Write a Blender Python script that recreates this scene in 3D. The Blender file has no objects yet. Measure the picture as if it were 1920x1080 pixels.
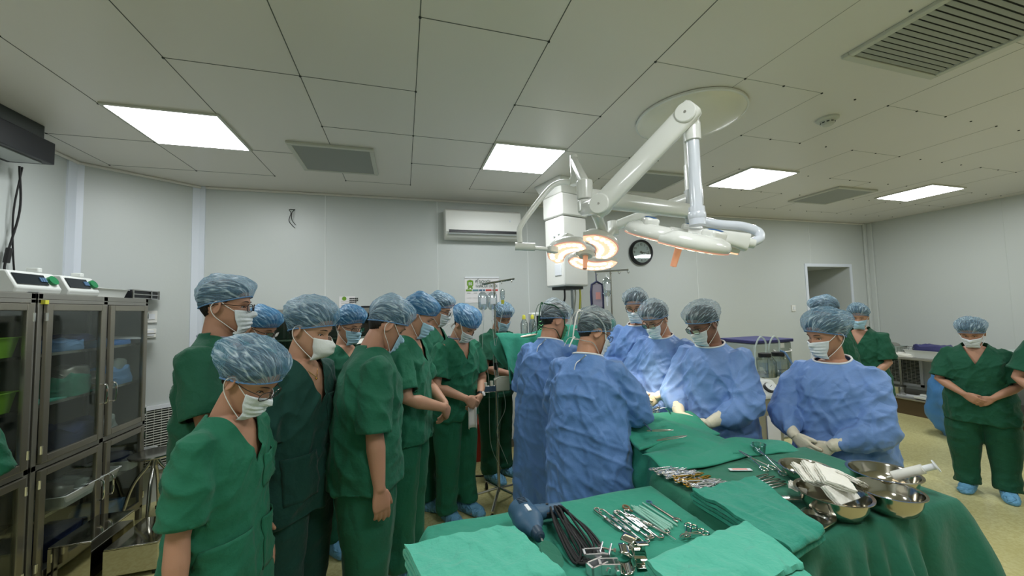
import bpy, bmesh, math, random
import numpy as np
from mathutils import Vector, Matrix, Euler

random.seed(7)
PI = math.pi
SC = bpy.context.scene
COL = SC.collection

# ------------------------------------------------------------------ camera
CAM_H = 1.65
FPX = 700.0
RCAM = np.array([[0.9599, 0.0090, -0.2803], [-0.2796, -0.0620, -0.9581], [-0.0260, 0.9980, -0.0570]])
_x = RCAM[:, 0] / np.linalg.norm(RCAM[:, 0]); _z = RCAM[:, 2] - (RCAM[:, 2] @ _x) * _x; _z /= np.linalg.norm(_z)
RCAM = np.stack([_x, np.cross(_z, _x), _z], axis=1)
cam_data = bpy.data.cameras.new('camera')
cam_data.sensor_width = 36.0
cam_data.lens = FPX / 1920 * 36.0
cam_data.clip_start = 0.02
cam = bpy.data.objects.new('camera', cam_data)
COL.objects.link(cam)
_m = Matrix([[*RCAM[0], 0], [*RCAM[1], 0], [*RCAM[2], CAM_H], [0, 0, 0, 1]])
cam.matrix_world = _m
SC.camera = cam

# ------------------------------------------------------------------ exposure, world
SC.view_settings.view_transform = 'Standard'
SC.view_settings.look = 'None'
SC.view_settings.exposure = 0.0
SC.view_settings.gamma = 1.0
SC.view_settings.use_curve_mapping = False
wd = bpy.data.worlds.new('world'); SC.world = wd; wd.use_nodes = True
wd.node_tree.nodes['Background'].inputs[0].default_value = (0.75, 0.8, 0.78, 1)
wd.node_tree.nodes['Background'].inputs[1].default_value = 0.05
try:
    SC.cycles.use_denoising = True
    SC.cycles.max_bounces = 8
    SC.cycles.diffuse_bounces = 4
    SC.cycles.transparent_max_bounces = 16
    SC.cycles.sample_clamp_indirect = 6
except Exception:
    pass
PANEL_POWER = 17.5      # each ceiling light panel
CEIL = 2.97

def ray(px, py):
    r = RCAM @ np.array([px - 960.0, -(py - 540.0), -FPX]) / FPX
    return r
def G(px, py, z):
    """the point of the horizontal plane at height z seen at a pixel of the 1920x1080 photograph"""
    r = ray(px, py); t = (z - CAM_H) / r[2]
    return Vector((r[0] * t, r[1] * t, z))
def AT(px, py, d):
    r = ray(px, py)
    return Vector((r[0] * d, r[1] * d, CAM_H + r[2] * d))
def ONY(px, py, y):
    r = ray(px, py); t = y / r[1]
    return Vector((r[0] * t, y, CAM_H + r[2] * t))
def ONX(px, py, x):
    r = ray(px, py); t = x / r[0]
    return Vector((x, r[1] * t, CAM_H + r[2] * t))

# ------------------------------------------------------------------ materials
M = {}
def srgb(h):
    if isinstance(h, str):
        h = h.lstrip('#'); c = [int(h[i:i + 2], 16) / 255 for i in (0, 2, 4)]
    else:
        c = list(h)
    return tuple(((v / 12.92) if v <= 0.04045 else ((v + 0.055) / 1.055) ** 2.4) for v in c) + (1,)

def mat(name, col, rough=0.5, metal=0.0, var=0.0, vscale=8.0, bump=0.0, bscale=40.0, bdet=3.0, emit=None, estr=0.0,
        trans=0.0, alpha=1.0, ior=1.45, sheen=0.0, coat=0.0, spec=0.5, stretch=None, sss=0.0, crease=0.0, cscale=7.0):
    m = bpy.data.materials.new(name); m.use_nodes = True
    nt = m.node_tree; b = nt.nodes['Principled BSDF']
    c = srgb(col)
    b.inputs['Base Color'].default_value = c
    b.inputs['Roughness'].default_value = rough
    b.inputs['Metallic'].default_value = metal
    b.inputs['IOR'].default_value = ior
    b.inputs['Specular IOR Level'].default_value = spec
    if trans: b.inputs['Transmission Weight'].default_value = trans
    if alpha < 1: b.inputs['Alpha'].default_value = alpha
    if sheen:
        b.inputs['Sheen Weight'].default_value = sheen
        b.inputs['Sheen Roughness'].default_value = 0.5
    if coat: b.inputs['Coat Weight'].default_value = coat
    if sss:
        b.inputs['Subsurface Weight'].default_value = sss
        b.inputs['Subsurface Radius'].default_value = (0.012, 0.005, 0.003)
        b.inputs['Subsurface Scale'].default_value = 1.0
    if emit:
        b.inputs['Emission Color'].default_value = srgb(emit)
        b.inputs['Emission Strength'].default_value = estr
    tc = nt.nodes.new('ShaderNodeTexCoord')
    src = tc.outputs['Object']
    if stretch:
        mp = nt.nodes.new('ShaderNodeMapping'); mp.inputs['Scale'].default_value = stretch
        nt.links.new(src, mp.inputs['Vector']); src = mp.outputs['Vector']
    if var:
        n = nt.nodes.new('ShaderNodeTexNoise'); n.inputs['Scale'].default_value = vscale; n.inputs['Detail'].default_value = 4
        nt.links.new(src, n.inputs['Vector'])
        mx = nt.nodes.new('ShaderNodeMix'); mx.data_type = 'RGBA'
        mx.inputs['A'].default_value = tuple(v * (1 - var) for v in c[:3]) + (1,)
        mx.inputs['B'].default_value = tuple(min(1, v * (1 + var)) for v in c[:3]) + (1,)
        nt.links.new(n.outputs['Fac'], mx.inputs['Factor'])
        nt.links.new(mx.outputs['Result'], b.inputs['Base Color'])
    if bump:
        n = nt.nodes.new('ShaderNodeTexNoise'); n.inputs['Scale'].default_value = bscale; n.inputs['Detail'].default_value = bdet
        nt.links.new(src, n.inputs['Vector'])
        bp = nt.nodes.new('ShaderNodeBump'); bp.inputs['Strength'].default_value = bump; bp.inputs['Distance'].default_value = 0.01
        nt.links.new(n.outputs['Fac'], bp.inputs['Height'])
        nt.links.new(bp.outputs['Normal'], b.inputs['Normal'])
        if crease:   # sharp fold lines with flat facets between them, like crumpled cloth
            nd = nt.nodes.new('ShaderNodeTexNoise'); nd.inputs['Scale'].default_value = cscale * 0.6; nt.links.new(src, nd.inputs['Vector'])
            va = nt.nodes.new('ShaderNodeVectorMath'); va.operation = 'MULTIPLY_ADD'; va.inputs[1].default_value = (0.22, 0.22, 0.22)
            nt.links.new(nd.outputs['Color'], va.inputs[0]); nt.links.new(src, va.inputs[2])
            mp2 = nt.nodes.new('ShaderNodeMapping'); mp2.inputs['Scale'].default_value = (1, 1, 0.55); mp2.inputs['Rotation'].default_value = (0.5, 0.4, 0.3)
            nt.links.new(va.outputs[0], mp2.inputs['Vector'])
            vo = nt.nodes.new('ShaderNodeTexVoronoi'); vo.feature = 'DISTANCE_TO_EDGE'; vo.inputs['Scale'].default_value = cscale
            nt.links.new(mp2.outputs[0], vo.inputs['Vector'])
            mr = nt.nodes.new('ShaderNodeMapRange'); mr.inputs['From Max'].default_value = 0.22; mr.interpolation_type = 'SMOOTHSTEP'; nt.links.new(vo.outputs['Distance'], mr.inputs['Value'])
            b2 = nt.nodes.new('ShaderNodeBump'); b2.inputs['Strength'].default_value = crease; b2.inputs['Distance'].default_value = 0.015; b2.invert = True
            nt.links.new(mr.outputs['Result'], b2.inputs['Height']); nt.links.new(bp.outputs['Normal'], b2.inputs['Normal']); nt.links.new(b2.outputs['Normal'], b.inputs['Normal'])
    M[name] = m
    return m

def cap_mat(name, col, light, fac0, fac1):
    """thin pleated see-through nonwoven fabric"""
    m = bpy.data.materials.new(name); m.use_nodes = True
    nt = m.node_tree; nt.nodes.clear()
    out = nt.nodes.new('ShaderNodeOutputMaterial')
    uv = nt.nodes.new('ShaderNodeUVMap'); uv.uv_map = 'UVMap'
    mp = nt.nodes.new('ShaderNodeMapping'); mp.inputs['Scale'].default_value = (25, 2.4, 1)
    n = nt.nodes.new('ShaderNodeTexNoise'); n.inputs['Scale'].default_value = 1.0; n.inputs['Detail'].default_value = 3; n.inputs['Distortion'].default_value = 2.0
    nt.links.new(uv.outputs['UV'], mp.inputs['Vector']); nt.links.new(mp.outputs['Vector'], n.inputs['Vector'])
    cr = nt.nodes.new('ShaderNodeValToRGB'); cr.color_ramp.elements[0].position = 0.48; cr.color_ramp.elements[1].position = 0.70
    nt.links.new(n.outputs['Fac'], cr.inputs['Fac'])
    mx = nt.nodes.new('ShaderNodeMix'); mx.data_type = 'RGBA'
    mx.inputs['A'].default_value = srgb(col); mx.inputs['B'].default_value = srgb(light)
    nt.links.new(cr.outputs['Color'], mx.inputs['Factor'])
    d = nt.nodes.new('ShaderNodeBsdfDiffuse'); t = nt.nodes.new('ShaderNodeBsdfTranslucent')
    g = nt.nodes.new('ShaderNodeBsdfGlossy'); g.inputs['Roughness'].default_value = 0.45
    nt.links.new(mx.outputs['Result'], d.inputs['Color']); nt.links.new(mx.outputs['Result'], t.inputs['Color'])
    bp = nt.nodes.new('ShaderNodeBump'); bp.inputs['Strength'].default_value = 0.7; bp.inputs['Distance'].default_value = 0.004
    nt.links.new(n.outputs['Fac'], bp.inputs['Height'])
    for x in (d, t, g): nt.links.new(bp.outputs['Normal'], x.inputs['Normal'])
    a = nt.nodes.new('ShaderNodeMixShader'); a.inputs[0].default_value = 0.35
    nt.links.new(d.outputs[0], a.inputs[1]); nt.links.new(t.outputs[0], a.inputs[2])
    a2 = nt.nodes.new('ShaderNodeMixShader'); a2.inputs[0].default_value = 0.08
    nt.links.new(a.outputs[0], a2.inputs[1]); nt.links.new(g.outputs[0], a2.inputs[2])
    tr = nt.nodes.new('ShaderNodeBsdfTransparent')
    mr = nt.nodes.new('ShaderNodeMapRange'); mr.inputs['To Min'].default_value = fac0; mr.inputs['To Max'].default_value = fac1
    nt.links.new(cr.outputs['Color'], mr.inputs['Value'])
    fin = nt.nodes.new('ShaderNodeMixShader')
    nt.links.new(mr.outputs['Result'], fin.inputs[0]); nt.links.new(tr.outputs[0], fin.inputs[1]); nt.links.new(a2.outputs[0], fin.inputs[2])
    nt.links.new(fin.outputs[0], out.inputs['Surface'])
    M[name] = m

def glass_mat(name, tint, fac=0.85, rough=0.03, hi=0.7):
    """thin pane: mostly see-through, some reflection"""
    m = bpy.data.materials.new(name); m.use_nodes = True
    nt = m.node_tree; nt.nodes.clear()
    out = nt.nodes.new('ShaderNodeOutputMaterial')
    tr = nt.nodes.new('ShaderNodeBsdfTransparent'); tr.inputs[0].default_value = srgb(tint)
    g = nt.nodes.new('ShaderNodeBsdfGlossy'); g.inputs['Roughness'].default_value = rough
    mx = nt.nodes.new('ShaderNodeMixShader')
    lw = nt.nodes.new('ShaderNodeLayerWeight'); lw.inputs['Blend'].default_value = 0.3
    mr = nt.nodes.new('ShaderNodeMapRange'); mr.inputs['To Min'].default_value = 1 - fac; mr.inputs['To Max'].default_value = hi
    nt.links.new(lw.outputs['Fresnel'], mr.inputs['Value']); nt.links.new(mr.outputs['Result'], mx.inputs[0])
    nt.links.new(tr.outputs[0], mx.inputs[1]); nt.links.new(g.outputs[0], mx.inputs[2])
    nt.links.new(mx.outputs[0], out.inputs['Surface'])
    M[name] = m

mat('wall', '#c9cecb', 0.38, var=0.03, vscale=1.2, bump=0.06, bscale=30)
mat('ceiling', '#e2ded6', 0.30, var=0.03, vscale=0.9, bump=0.03, bscale=6)
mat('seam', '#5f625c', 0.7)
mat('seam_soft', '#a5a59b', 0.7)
mat('seam_light', '#e4e8e6', 0.5)
mat('post_white', '#dfe5ee', 0.35)
mat('light_panel', '#ffffff', 0.5, emit='#f7fcff', estr=7.0)
mat('grille', '#a4a8a6', 0.5)
mat('grille_dark', '#3a3e3b', 0.7)
mat('frame_white', '#c7c8bd', 0.45)
mat('white_plastic', '#e6e6e0', 0.35)
mat('cream', '#e9e6d6', 0.28, coat=0.3)
mat('lamp_white', '#e8e9e4', 0.22, coat=0.5)
mat('lamp_blue_white', '#dfe4ee', 0.2, coat=0.5)
mat('lamp_grey', '#a9aeac', 0.35)
mat('lamp_pink', '#e8a88d', 0.35)
mat('deep_blue', '#2a5c96', 0.4)
mat('black_plastic', '#1b1d20', 0.4)
mat('rubber', '#141414', 0.55)
mat('glow_warm', '#fff0e0', 0.4, emit='#ffc9a0', estr=1.0)
mat('glow_led', '#ffffff', 0.4, emit='#fff2cf', estr=4.0)
mat('steel', '#b9b8b2', 0.22, metal=1.0, var=0.06, vscale=5)
mat('steel_dull', '#a3a19a', 0.4, metal=0.75, var=0.12, vscale=6)
mat('steel_dark', '#a39e92', 0.30, metal=0.85, var=0.15, vscale=4, bump=0.1, bscale=3)
mat('steel_mirror', '#c9c7bf', 0.07, metal=1.0, bump=0.12, bscale=4)
mat('chrome', '#e6e6e6', 0.09, metal=1.0)
mat('gold', '#c9a24c', 0.2, metal=1.0)
mat('cab_inside', '#63635b', 0.5, var=0.2, vscale=3)
glass_mat('cab_glass', '#f2f6f4', 0.97, 0.05, 0.22)
glass_mat('clear', '#eef4f4', 0.86)
glass_mat('clear_bag', '#dfe8ec', 0.72, 0.12)
mat('green_scrub', '#155f46', 0.82, var=0.10, vscale=5, bump=0.3, bscale=60, sheen=0.06, crease=0.42, cscale=5.5)
mat('green_scrub_b', '#1a6a4e', 0.82, var=0.10, vscale=5, bump=0.3, bscale=60, sheen=0.06, crease=0.42, cscale=5.5)
mat('green_scrub_c', '#12543c', 0.82, var=0.10, vscale=5, bump=0.3, bscale=60, sheen=0.06, crease=0.42, cscale=5.5)
mat('teal_scrub', '#0b4037', 0.85, var=0.10, vscale=5, bump=0.3, bscale=60, sheen=0.1, crease=0.5, cscale=5)
mat('gown_blue', '#7094cf', 0.58, var=0.06, vscale=6, bump=0.4, bscale=22, sheen=0.08, crease=0.55, cscale=6.5)
mat('gown_blue_b', '#6189c4', 0.58, var=0.06, vscale=6, bump=0.4, bscale=22, sheen=0.08, crease=0.55, cscale=6.5)
mat('trim_white', '#e3e6ea', 0.6)
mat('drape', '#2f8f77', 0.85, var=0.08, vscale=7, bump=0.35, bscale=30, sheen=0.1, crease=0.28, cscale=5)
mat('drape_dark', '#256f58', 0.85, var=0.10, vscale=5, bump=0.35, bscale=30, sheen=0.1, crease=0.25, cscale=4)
mat('towel', '#54b39b', 0.88, var=0.06, vscale=14, bump=0.4, bscale=90, sheen=0.1, crease=0.3, cscale=9)
mat('towel_mid', '#318f7a', 0.88, var=0.06, vscale=14, bump=0.4, bscale=90, sheen=0.1, crease=0.3, cscale=9)
mat('drape_pale', '#8fc9b4', 0.85, var=0.05, vscale=9, bump=0.3, bscale=30)
mat('skin', '#c3957b', 0.5, var=0.06, vscale=18, bump=0.06, bscale=120, sss=0.08)
mat('skin_b', '#b98a70', 0.5, var=0.06, vscale=18, bump=0.06, bscale=120, sss=0.08)
mat('skin_c', '#b4866d', 0.5, var=0.07, vscale=18, bump=0.06, bscale=120, sss=0.08)
mat('skin_d', '#8d6655', 0.5, var=0.07, vscale=18, bump=0.06, bscale=120, sss=0.08)
mat('hair', '#17130f', 0.45, bump=0.5, bscale=30, stretch=(6, 6, 1))
mat('brow', '#1c1612', 0.7)
mat('eye_white', '#d8d2cb', 0.3)
mat('eye_dark', '#120c09', 0.15)
mat('mask_white', '#dde4e8', 0.75, bump=0.3, bscale=50)
mat('mask_blue', '#a9cfe3', 0.75, bump=0.3, bscale=50)
mat('mask_green', '#3f7f56', 0.75, bump=0.3, bscale=50)
mat('mask_n95', '#dfe2df', 0.7, bump=0.2, bscale=60)
mat('strap_white', '#e8e8e4', 0.7)
mat('strap_green', '#1c5538', 0.7)
mat('glove', '#e4dcc8', 0.5, bump=0.25, bscale=40, sss=0.05)
mat('glove_warm', '#ecd9bd', 0.5, bump=0.25, bscale=40, sss=0.05)
mat('shoe_cover', '#6ea9cf', 0.55, bump=0.8, bscale=26, crease=0.6, cscale=16)
mat('shoe_cover_b', '#3f6fb5', 0.55, bump=0.8, bscale=26)
mat('undershirt', '#8f93a8', 0.8)
mat('glasses', '#1d1714', 0.25)
mat('glasses_metal', '#4c443e', 0.25, metal=0.6)
glass_mat('lens', '#e8eef0', 0.88)
cap_mat('cap_light', '#6f9fbd', '#cfe3ec', 0.46, 0.95)
cap_mat('cap_blue', '#3f8abf', '#a9d4ec', 0.66, 0.97)
cap_mat('cap_grey', '#8aa6b6', '#d8e4ea', 0.30, 0.88)
mat('watch_black', '#15151a', 0.4)
mat('paper', '#e8e6e6', 0.7)
mat('gauze', '#ebe9e0', 0.85, bump=0.5, bscale=70)
mat('drill_blue', '#3d5d78', 0.4, var=0.05)
mat('drill_dark', '#263d50', 0.45)
mat('tube_green', '#a9dccb', 0.3, alpha=0.75)
mat('brown_handle', '#7d6044', 0.5)
mat('red', '#b13427', 0.5)
mat('red_print', '#c04a44', 0.6)
mat('yellow', '#d6d24a', 0.5)
mat('lime_basket', '#7fae3c', 0.55)
mat('poly_blue', '#4a86c6', 0.35, bump=0.6, bscale=14)
mat('purple', '#3e3f70', 0.5)
mat('crate_grey', '#b9c4be', 0.5, alpha=0.9)
mat('tray_white', '#d3d6d2', 0.45)
mat('tank_green', '#1f7a4a', 0.4)
mat('shade_brown', '#5a4a33', 0.6, var=0.15, vscale=3, stretch=(1, 1, 6))  # dark brown that stands for the shaded floor below the bench
mat('door_brown', '#6d6a5e', 0.5)
mat('print_green', '#6f9c2b', 0.6)
mat('print_dark', '#3f5a4a', 0.6)
mat('print_blue', '#5f8f96', 0.6)
mat('print_navy', '#4b6a8a', 0.6)
mat('screen', '#20262a', 0.2)
mat('clock_face', '#d9dcdc', 0.3)
mat('beige_machine', '#d2d2c6', 0.4)
mat('blue_cloth', '#5f86b0', 0.8, bump=0.4, bscale=20)
mat('blue_sheet', '#3f7cc4', 0.6, bump=0.4, bscale=20)
mat('navy_cloth', '#28345c', 0.8, bump=0.4, bscale=20)
mat('pink_label', '#e3a09a', 0.6)
mat('bag_plum', '#b0a5b4', 0.4)
mat('bag_navy', '#23284a', 0.6)

def floor_mat():
    m = bpy.data.materials.new('floor_vinyl'); m.use_nodes = True
    nt = m.node_tree; b = nt.nodes['Principled BSDF']
    b.inputs['Roughness'].default_value = 0.32
    tc = nt.nodes.new('ShaderNodeTexCoord')
    n1 = nt.nodes.new('ShaderNodeTexNoise'); n1.inputs['Scale'].default_value = 55; n1.inputs['Detail'].default_value = 4
    n2 = nt.nodes.new('ShaderNodeTexNoise'); n2.inputs['Scale'].default_value = 1.3; n2.inputs['Detail'].default_value = 5
    for n in (n1, n2): nt.links.new(tc.outputs['Object'], n.inputs['Vector'])
    cr = nt.nodes.new('ShaderNodeValToRGB')
    cr.color_ramp.elements[0].position = 0.38; cr.color_ramp.elements[0].color = srgb('#c9c083')
    cr.color_ramp.elements[1].position = 0.62; cr.color_ramp.elements[1].color = srgb('#dad49e')
    nt.links.new(n1.outputs['Fac'], cr.inputs['Fac'])
    mx = nt.nodes.new('ShaderNodeMix'); mx.data_type = 'RGBA'; mx.inputs['B'].default_value = srgb('#b7ae74')
    mr = nt.nodes.new('ShaderNodeMapRange'); mr.inputs['From Min'].default_value = 0.5; mr.inputs['From Max'].default_value = 0.8; mr.inputs['To Max'].default_value = 0.5
    nt.links.new(n2.outputs['Fac'], mr.inputs['Value']); nt.links.new(mr.outputs['Result'], mx.inputs['Factor'])
    nt.links.new(cr.outputs['Color'], mx.inputs['A']); nt.links.new(mx.outputs['Result'], b.inputs['Base Color'])
    M['floor'] = m
floor_mat()

# ------------------------------------------------------------------ mesh helpers
def unit(v):
    v = Vector(v); return v.normalized() if v.length > 1e-9 else Vector((0, 0, 1))
def frame(d, up=(0, 0, 1)):
    d = unit(d); u = Vector(up)
    if abs(d.dot(u.normalized())) > 0.97: u = Vector((0, 1, 0)) if abs(d.y) < 0.9 else Vector((1, 0, 0))
    x = d.cross(u).normalized(); y = x.cross(d).normalized()
    return x, y, d

class MB:
    def __init__(s):
        s.v = []; s.f = []; s.fm = []; s.m = 0; s.uv = None
    def _add(s, vs, fs):
        o = len(s.v); s.v.extend([tuple(p) for p in vs]); s.f.extend([tuple(i + o for i in f) for f in fs]); s.fm.extend([s.m] * len(fs))
        return s
    def box(s, c, size, rot=None):
        hx, hy, hz = size[0] / 2, size[1] / 2, size[2] / 2
        vs = [Vector((x, y, z)) for x in (-hx, hx) for y in (-hy, hy) for z in (-hz, hz)]
        if rot is not None:
            R = rot if isinstance(rot, Matrix) else Euler(rot).to_matrix()
            vs = [R @ p for p in vs]
        vs = [p + Vector(c) for p in vs]
        return s._add(vs, [(0, 1, 3, 2), (4, 6, 7, 5), (0, 4, 5, 1), (2, 3, 7, 6), (0, 2, 6, 4), (1, 5, 7, 3)])
    def box2(s, lo, hi):
        return s.box([(a + b) / 2 for a, b in zip(lo, hi)], [abs(b - a) for a, b in zip(lo, hi)])
    def rings(s, rs, closed_caps=True, close=True):
        n = len(rs[0]); vs = [p for r in rs for p in r]; fs = []
        for i in range(len(rs) - 1):
            for j in range(n if close else n - 1):
                k = (j + 1) % n
                fs.append((i * n + j, i * n + k, (i + 1) * n + k, (i + 1) * n + j))
        if closed_caps:
            fs.append(tuple(range(n - 1, -1, -1))); fs.append(tuple((len(rs) - 1) * n + j for j in range(n)))
        return s._add(vs, fs)
    def tube(s, pts, r, n=12, caps=True, flat=None, up=(0, 0, 1), closed=False):
        pts = [Vector(p) for p in pts]
        rr = r if isinstance(r, (list, tuple)) else [r] * len(pts)
        rs = []; x = None
        for i, p in enumerate(pts):
            if closed: d = pts[(i + 1) % len(pts)] - pts[i - 1]
            else: d = pts[min(i + 1, len(pts) - 1)] - pts[max(i - 1, 0)]
            d = unit(d)
            if x is None: x, y, _ = frame(d, up)
            else:
                x = (x - d * x.dot(d));
                x = x.normalized() if x.length > 1e-6 else frame(d, up)[0]
                y = d.cross(x) * -1
                y = x.cross(d)
            rad = rr[i]; ra, rb = (rad if isinstance(rad, (tuple, list)) else (rad, rad * (flat or 1)))
            rs.append([p + x * (ra * math.cos(2 * PI * k / n)) + y * (rb * math.sin(2 * PI * k / n)) for k in range(n)])
        if closed:
            rs.append(rs[0]); return s.rings(rs, False)
        return s.rings(rs, caps)
    def cyl(s, a, b, r0, r1=None, n=20):
        return s.tube([a, b], [r0, r0 if r1 is None else r1], n)
    def lathe(s, prof, c=(0, 0, 0), n=32, axis=None, close=False):
        c = Vector(c); x, y, z = (Vector((1, 0, 0)), Vector((0, 1, 0)), Vector((0, 0, 1))) if axis is None else frame(axis)
        rs = [[c + x * (r * math.cos(2 * PI * k / n)) + y * (r * math.sin(2 * PI * k / n)) + z * h for k in range(n)] for r, h in prof]
        if close: rs.append(rs[0]); return s.rings(rs, False)
        return s.rings(rs, True)
    def ball(s, c, r, n=16, rot=None):
        r = (r, r, r) if not isinstance(r, (tuple, list)) else r
        R = Matrix.Identity(3) if rot is None else (rot if isinstance(rot, Matrix) else Euler(rot).to_matrix())
        rs = []
        for i in range(1, n):
            a = -PI / 2 + PI * i / n
            rs.append([R @ Vector((r[0] * math.cos(a) * math.cos(2 * PI * k / (2 * n)), r[1] * math.cos(a) * math.sin(2 * PI * k / (2 * n)), r[2] * math.sin(a))) + Vector(c) for k in range(2 * n)])
        return s.rings(rs, True)
    def prism(s, poly, mtx, h):
        """poly: 2d outline; mtx: 4x4; extruded 0..h along local z"""
        n = len(poly)
        vs = [mtx @ Vector((x, y, 0)) for x, y in poly] + [mtx @ Vector((x, y, h)) for x, y in poly]
        fs = [tuple(range(n - 1, -1, -1)), tuple(range(n, 2 * n))] + [(i, (i + 1) % n, n + (i + 1) % n, n + i) for i in range(n)]
        return s._add(vs, fs)
    def grid(s, fn, nu, nv, closeu=False):
        vs = [fn(i / (nu if closeu else nu - 1), j / (nv - 1)) for j in range(nv) for i in range(nu)]
        fs = []
        for j in range(nv - 1):
            for i in range(nu if closeu else nu - 1):
                k = (i + 1) % nu
                fs.append((j * nu + i, j * nu + k, (j + 1) * nu + k, (j + 1) * nu + i))
        return s._add(vs, fs)
    def mesh(s, name='m'):
        me = bpy.data.meshes.new(name); me.from_pydata(s.v, [], s.f); me.update()
        return me
    def build(s, name, mats, parent=None, smooth=True, bevel=0, sub=0, solid=0, world=True, loc=None, angle=35, seg=2):
        if not isinstance(mats, (list, tuple)): mats = [mats]
        off = Vector((0, 0, 0))
        if parent is not None and world: off = parent['_o']  if '_o' in parent else Vector(parent.location)
        off = Vector(off)
        if parent is None:
            if loc is None:
                a = np.array(s.v); off = Vector(((a[:, 0].min() + a[:, 0].max()) / 2, (a[:, 1].min() + a[:, 1].max()) / 2, a[:, 2].min()))
            else: off = Vector(loc)
        me = bpy.data.meshes.new(name)
        me.from_pydata([tuple(Vector(p) - off) for p in s.v], [], s.f)
        for m_ in mats: me.materials.append(M[m_] if isinstance(m_, str) else m_)
        if len(mats) > 1: me.polygons.foreach_set('material_index', s.fm)
        me.update()
        bm = bmesh.new(); bm.from_mesh(me); bmesh.ops.recalc_face_normals(bm, faces=bm.faces); bm.to_mesh(me); bm.free()
        if smooth:
            me.polygons.foreach_set('use_smooth', [True] * len(me.polygons))
            try: me.set_sharp_from_angle(angle=math.radians(angle))
            except Exception: pass
        if s.uv is not None:
            uvl = me.uv_layers.new(name='UVMap'); li = np.zeros(len(me.loops), dtype=np.int32); me.loops.foreach_get('vertex_index', li)
            uvl.data.foreach_set('uv', np.array(s.uv, dtype=np.float32)[li].ravel())
        o = bpy.data.objects.new(name, me); COL.objects.link(o)
        if parent is not None: o.parent = parent; o['_o'] = list(off)
        else: o.location = off; o['_o'] = list(off)
        if bevel:
            b = o.modifiers.new('bevel', 'BEVEL'); b.width = bevel; b.segments = seg; b.limit_method = 'ANGLE'; b.angle_limit = math.radians(40)
            b.harden_normals = False
        if solid:
            b = o.modifiers.new('solid', 'SOLIDIFY'); b.thickness = solid
        if sub:
            b = o.modifiers.new('sub', 'SUBSURF'); b.levels = sub; b.render_levels = sub
        return o

def tag(o, label, cat, group=None, kind=None):
    if label: o['label'] = label
    if cat: o['category'] = cat
    if group: o['group'] = group
    if kind: o['kind'] = kind
    return o
def thing(name, label, cat, loc=(0, 0, 0), rotz=0.0, group=None):
    o = bpy.data.objects.new(name, None); COL.objects.link(o); o.location = loc; o.rotation_euler = (0, 0, rotz)
    o.empty_display_size = 0.1
    o['_o'] = list(loc)
    return tag(o, label, cat, group)
def struct(mb, name, m, **k):
    o = mb.build(name, m, **k)
    if o.parent is None: o['kind'] = 'structure'
    return o
def spline(pts, n=8):
    """Catmull-Rom through the points"""
    P = [Vector(p) for p in pts]; P = [P[0] * 2 - P[1]] + P + [P[-1] * 2 - P[-2]]; out = []
    for i in range(1, len(P) - 2):
        a, b, c, d = P[i - 1:i + 3]
        for k in range(n):
            t = k / n
            out.append(0.5 * ((2 * b) + (c - a) * t + (2 * a - 5 * b + 4 * c - d) * t * t + (-a + 3 * b - 3 * c + d) * t ** 3))
    out.append(P[-2]); return out
def text(body, size, loc, rot, m, parent, name='lettering', ext=0.0005, width=None):
    cu = bpy.data.curves.new(name, 'FONT'); cu.body = body; cu.size = size; cu.extrude = ext
    cu.align_x = 'CENTER'; cu.align_y = 'CENTER'; cu.offset = size * 0.02
    o = bpy.data.objects.new('tmp', cu); COL.objects.link(o)
    bpy.context.view_layer.update()
    me = bpy.data.meshes.new_from_object(o.evaluated_get(bpy.context.evaluated_depsgraph_get()))
    bpy.data.objects.remove(o)
    t = bpy.data.objects.new(name, me); COL.objects.link(t); me.materials.clear(); me.materials.append(M[m])
    t.parent = parent; t.location = Vector(loc) - Vector(parent['_o']); t.rotation_euler = rot
    if width and t.dimensions.x > 0: t.scale = (width / t.dimensions.x, 1, 1)
    t['_o'] = list(loc)
    return t

# numpy noise
_rs = np.random.RandomState(3); _perm = _rs.permutation(512)
_grad = _rs.randn(512, 3); _grad /= np.linalg.norm(_grad, axis=1)[:, None]
def noise3(p):
    p = np.asarray(p, dtype=np.float64); i = np.floor(p).astype(np.int64); f = p - i; u = f * f * f * (f * (f * 6 - 15) + 10)
    r = 0
    for dx in (0, 1):
        for dy in (0, 1):
            for dz in (0, 1):
                h = _perm[(_perm[(_perm[(i[:, 0] + dx) & 511] + i[:, 1] + dy) & 511] + i[:, 2] + dz) & 511]
                g = _grad[h]; w = (u[:, 0] if dx else 1 - u[:, 0]) * (u[:, 1] if dy else 1 - u[:, 1]) * (u[:, 2] if dz else 1 - u[:, 2])
                r = r + w * (g[:, 0] * (f[:, 0] - dx) + g[:, 1] * (f[:, 1] - dy) + g[:, 2] * (f[:, 2] - dz))
    return r * 1.6
def get_co(me):
    a = np.zeros(len(me.vertices) * 3, dtype=np.float32); me.vertices.foreach_get('co', a); return a.reshape(-1, 3).astype(np.float64)
def get_no(me):
    a = np.zeros(len(me.vertices) * 3, dtype=np.float32); me.vertices.foreach_get('normal', a); return a.reshape(-1, 3).astype(np.float64)
def set_co(me, a):
    me.vertices.foreach_set('co', a.astype(np.float32).ravel()); me.update()
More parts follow.
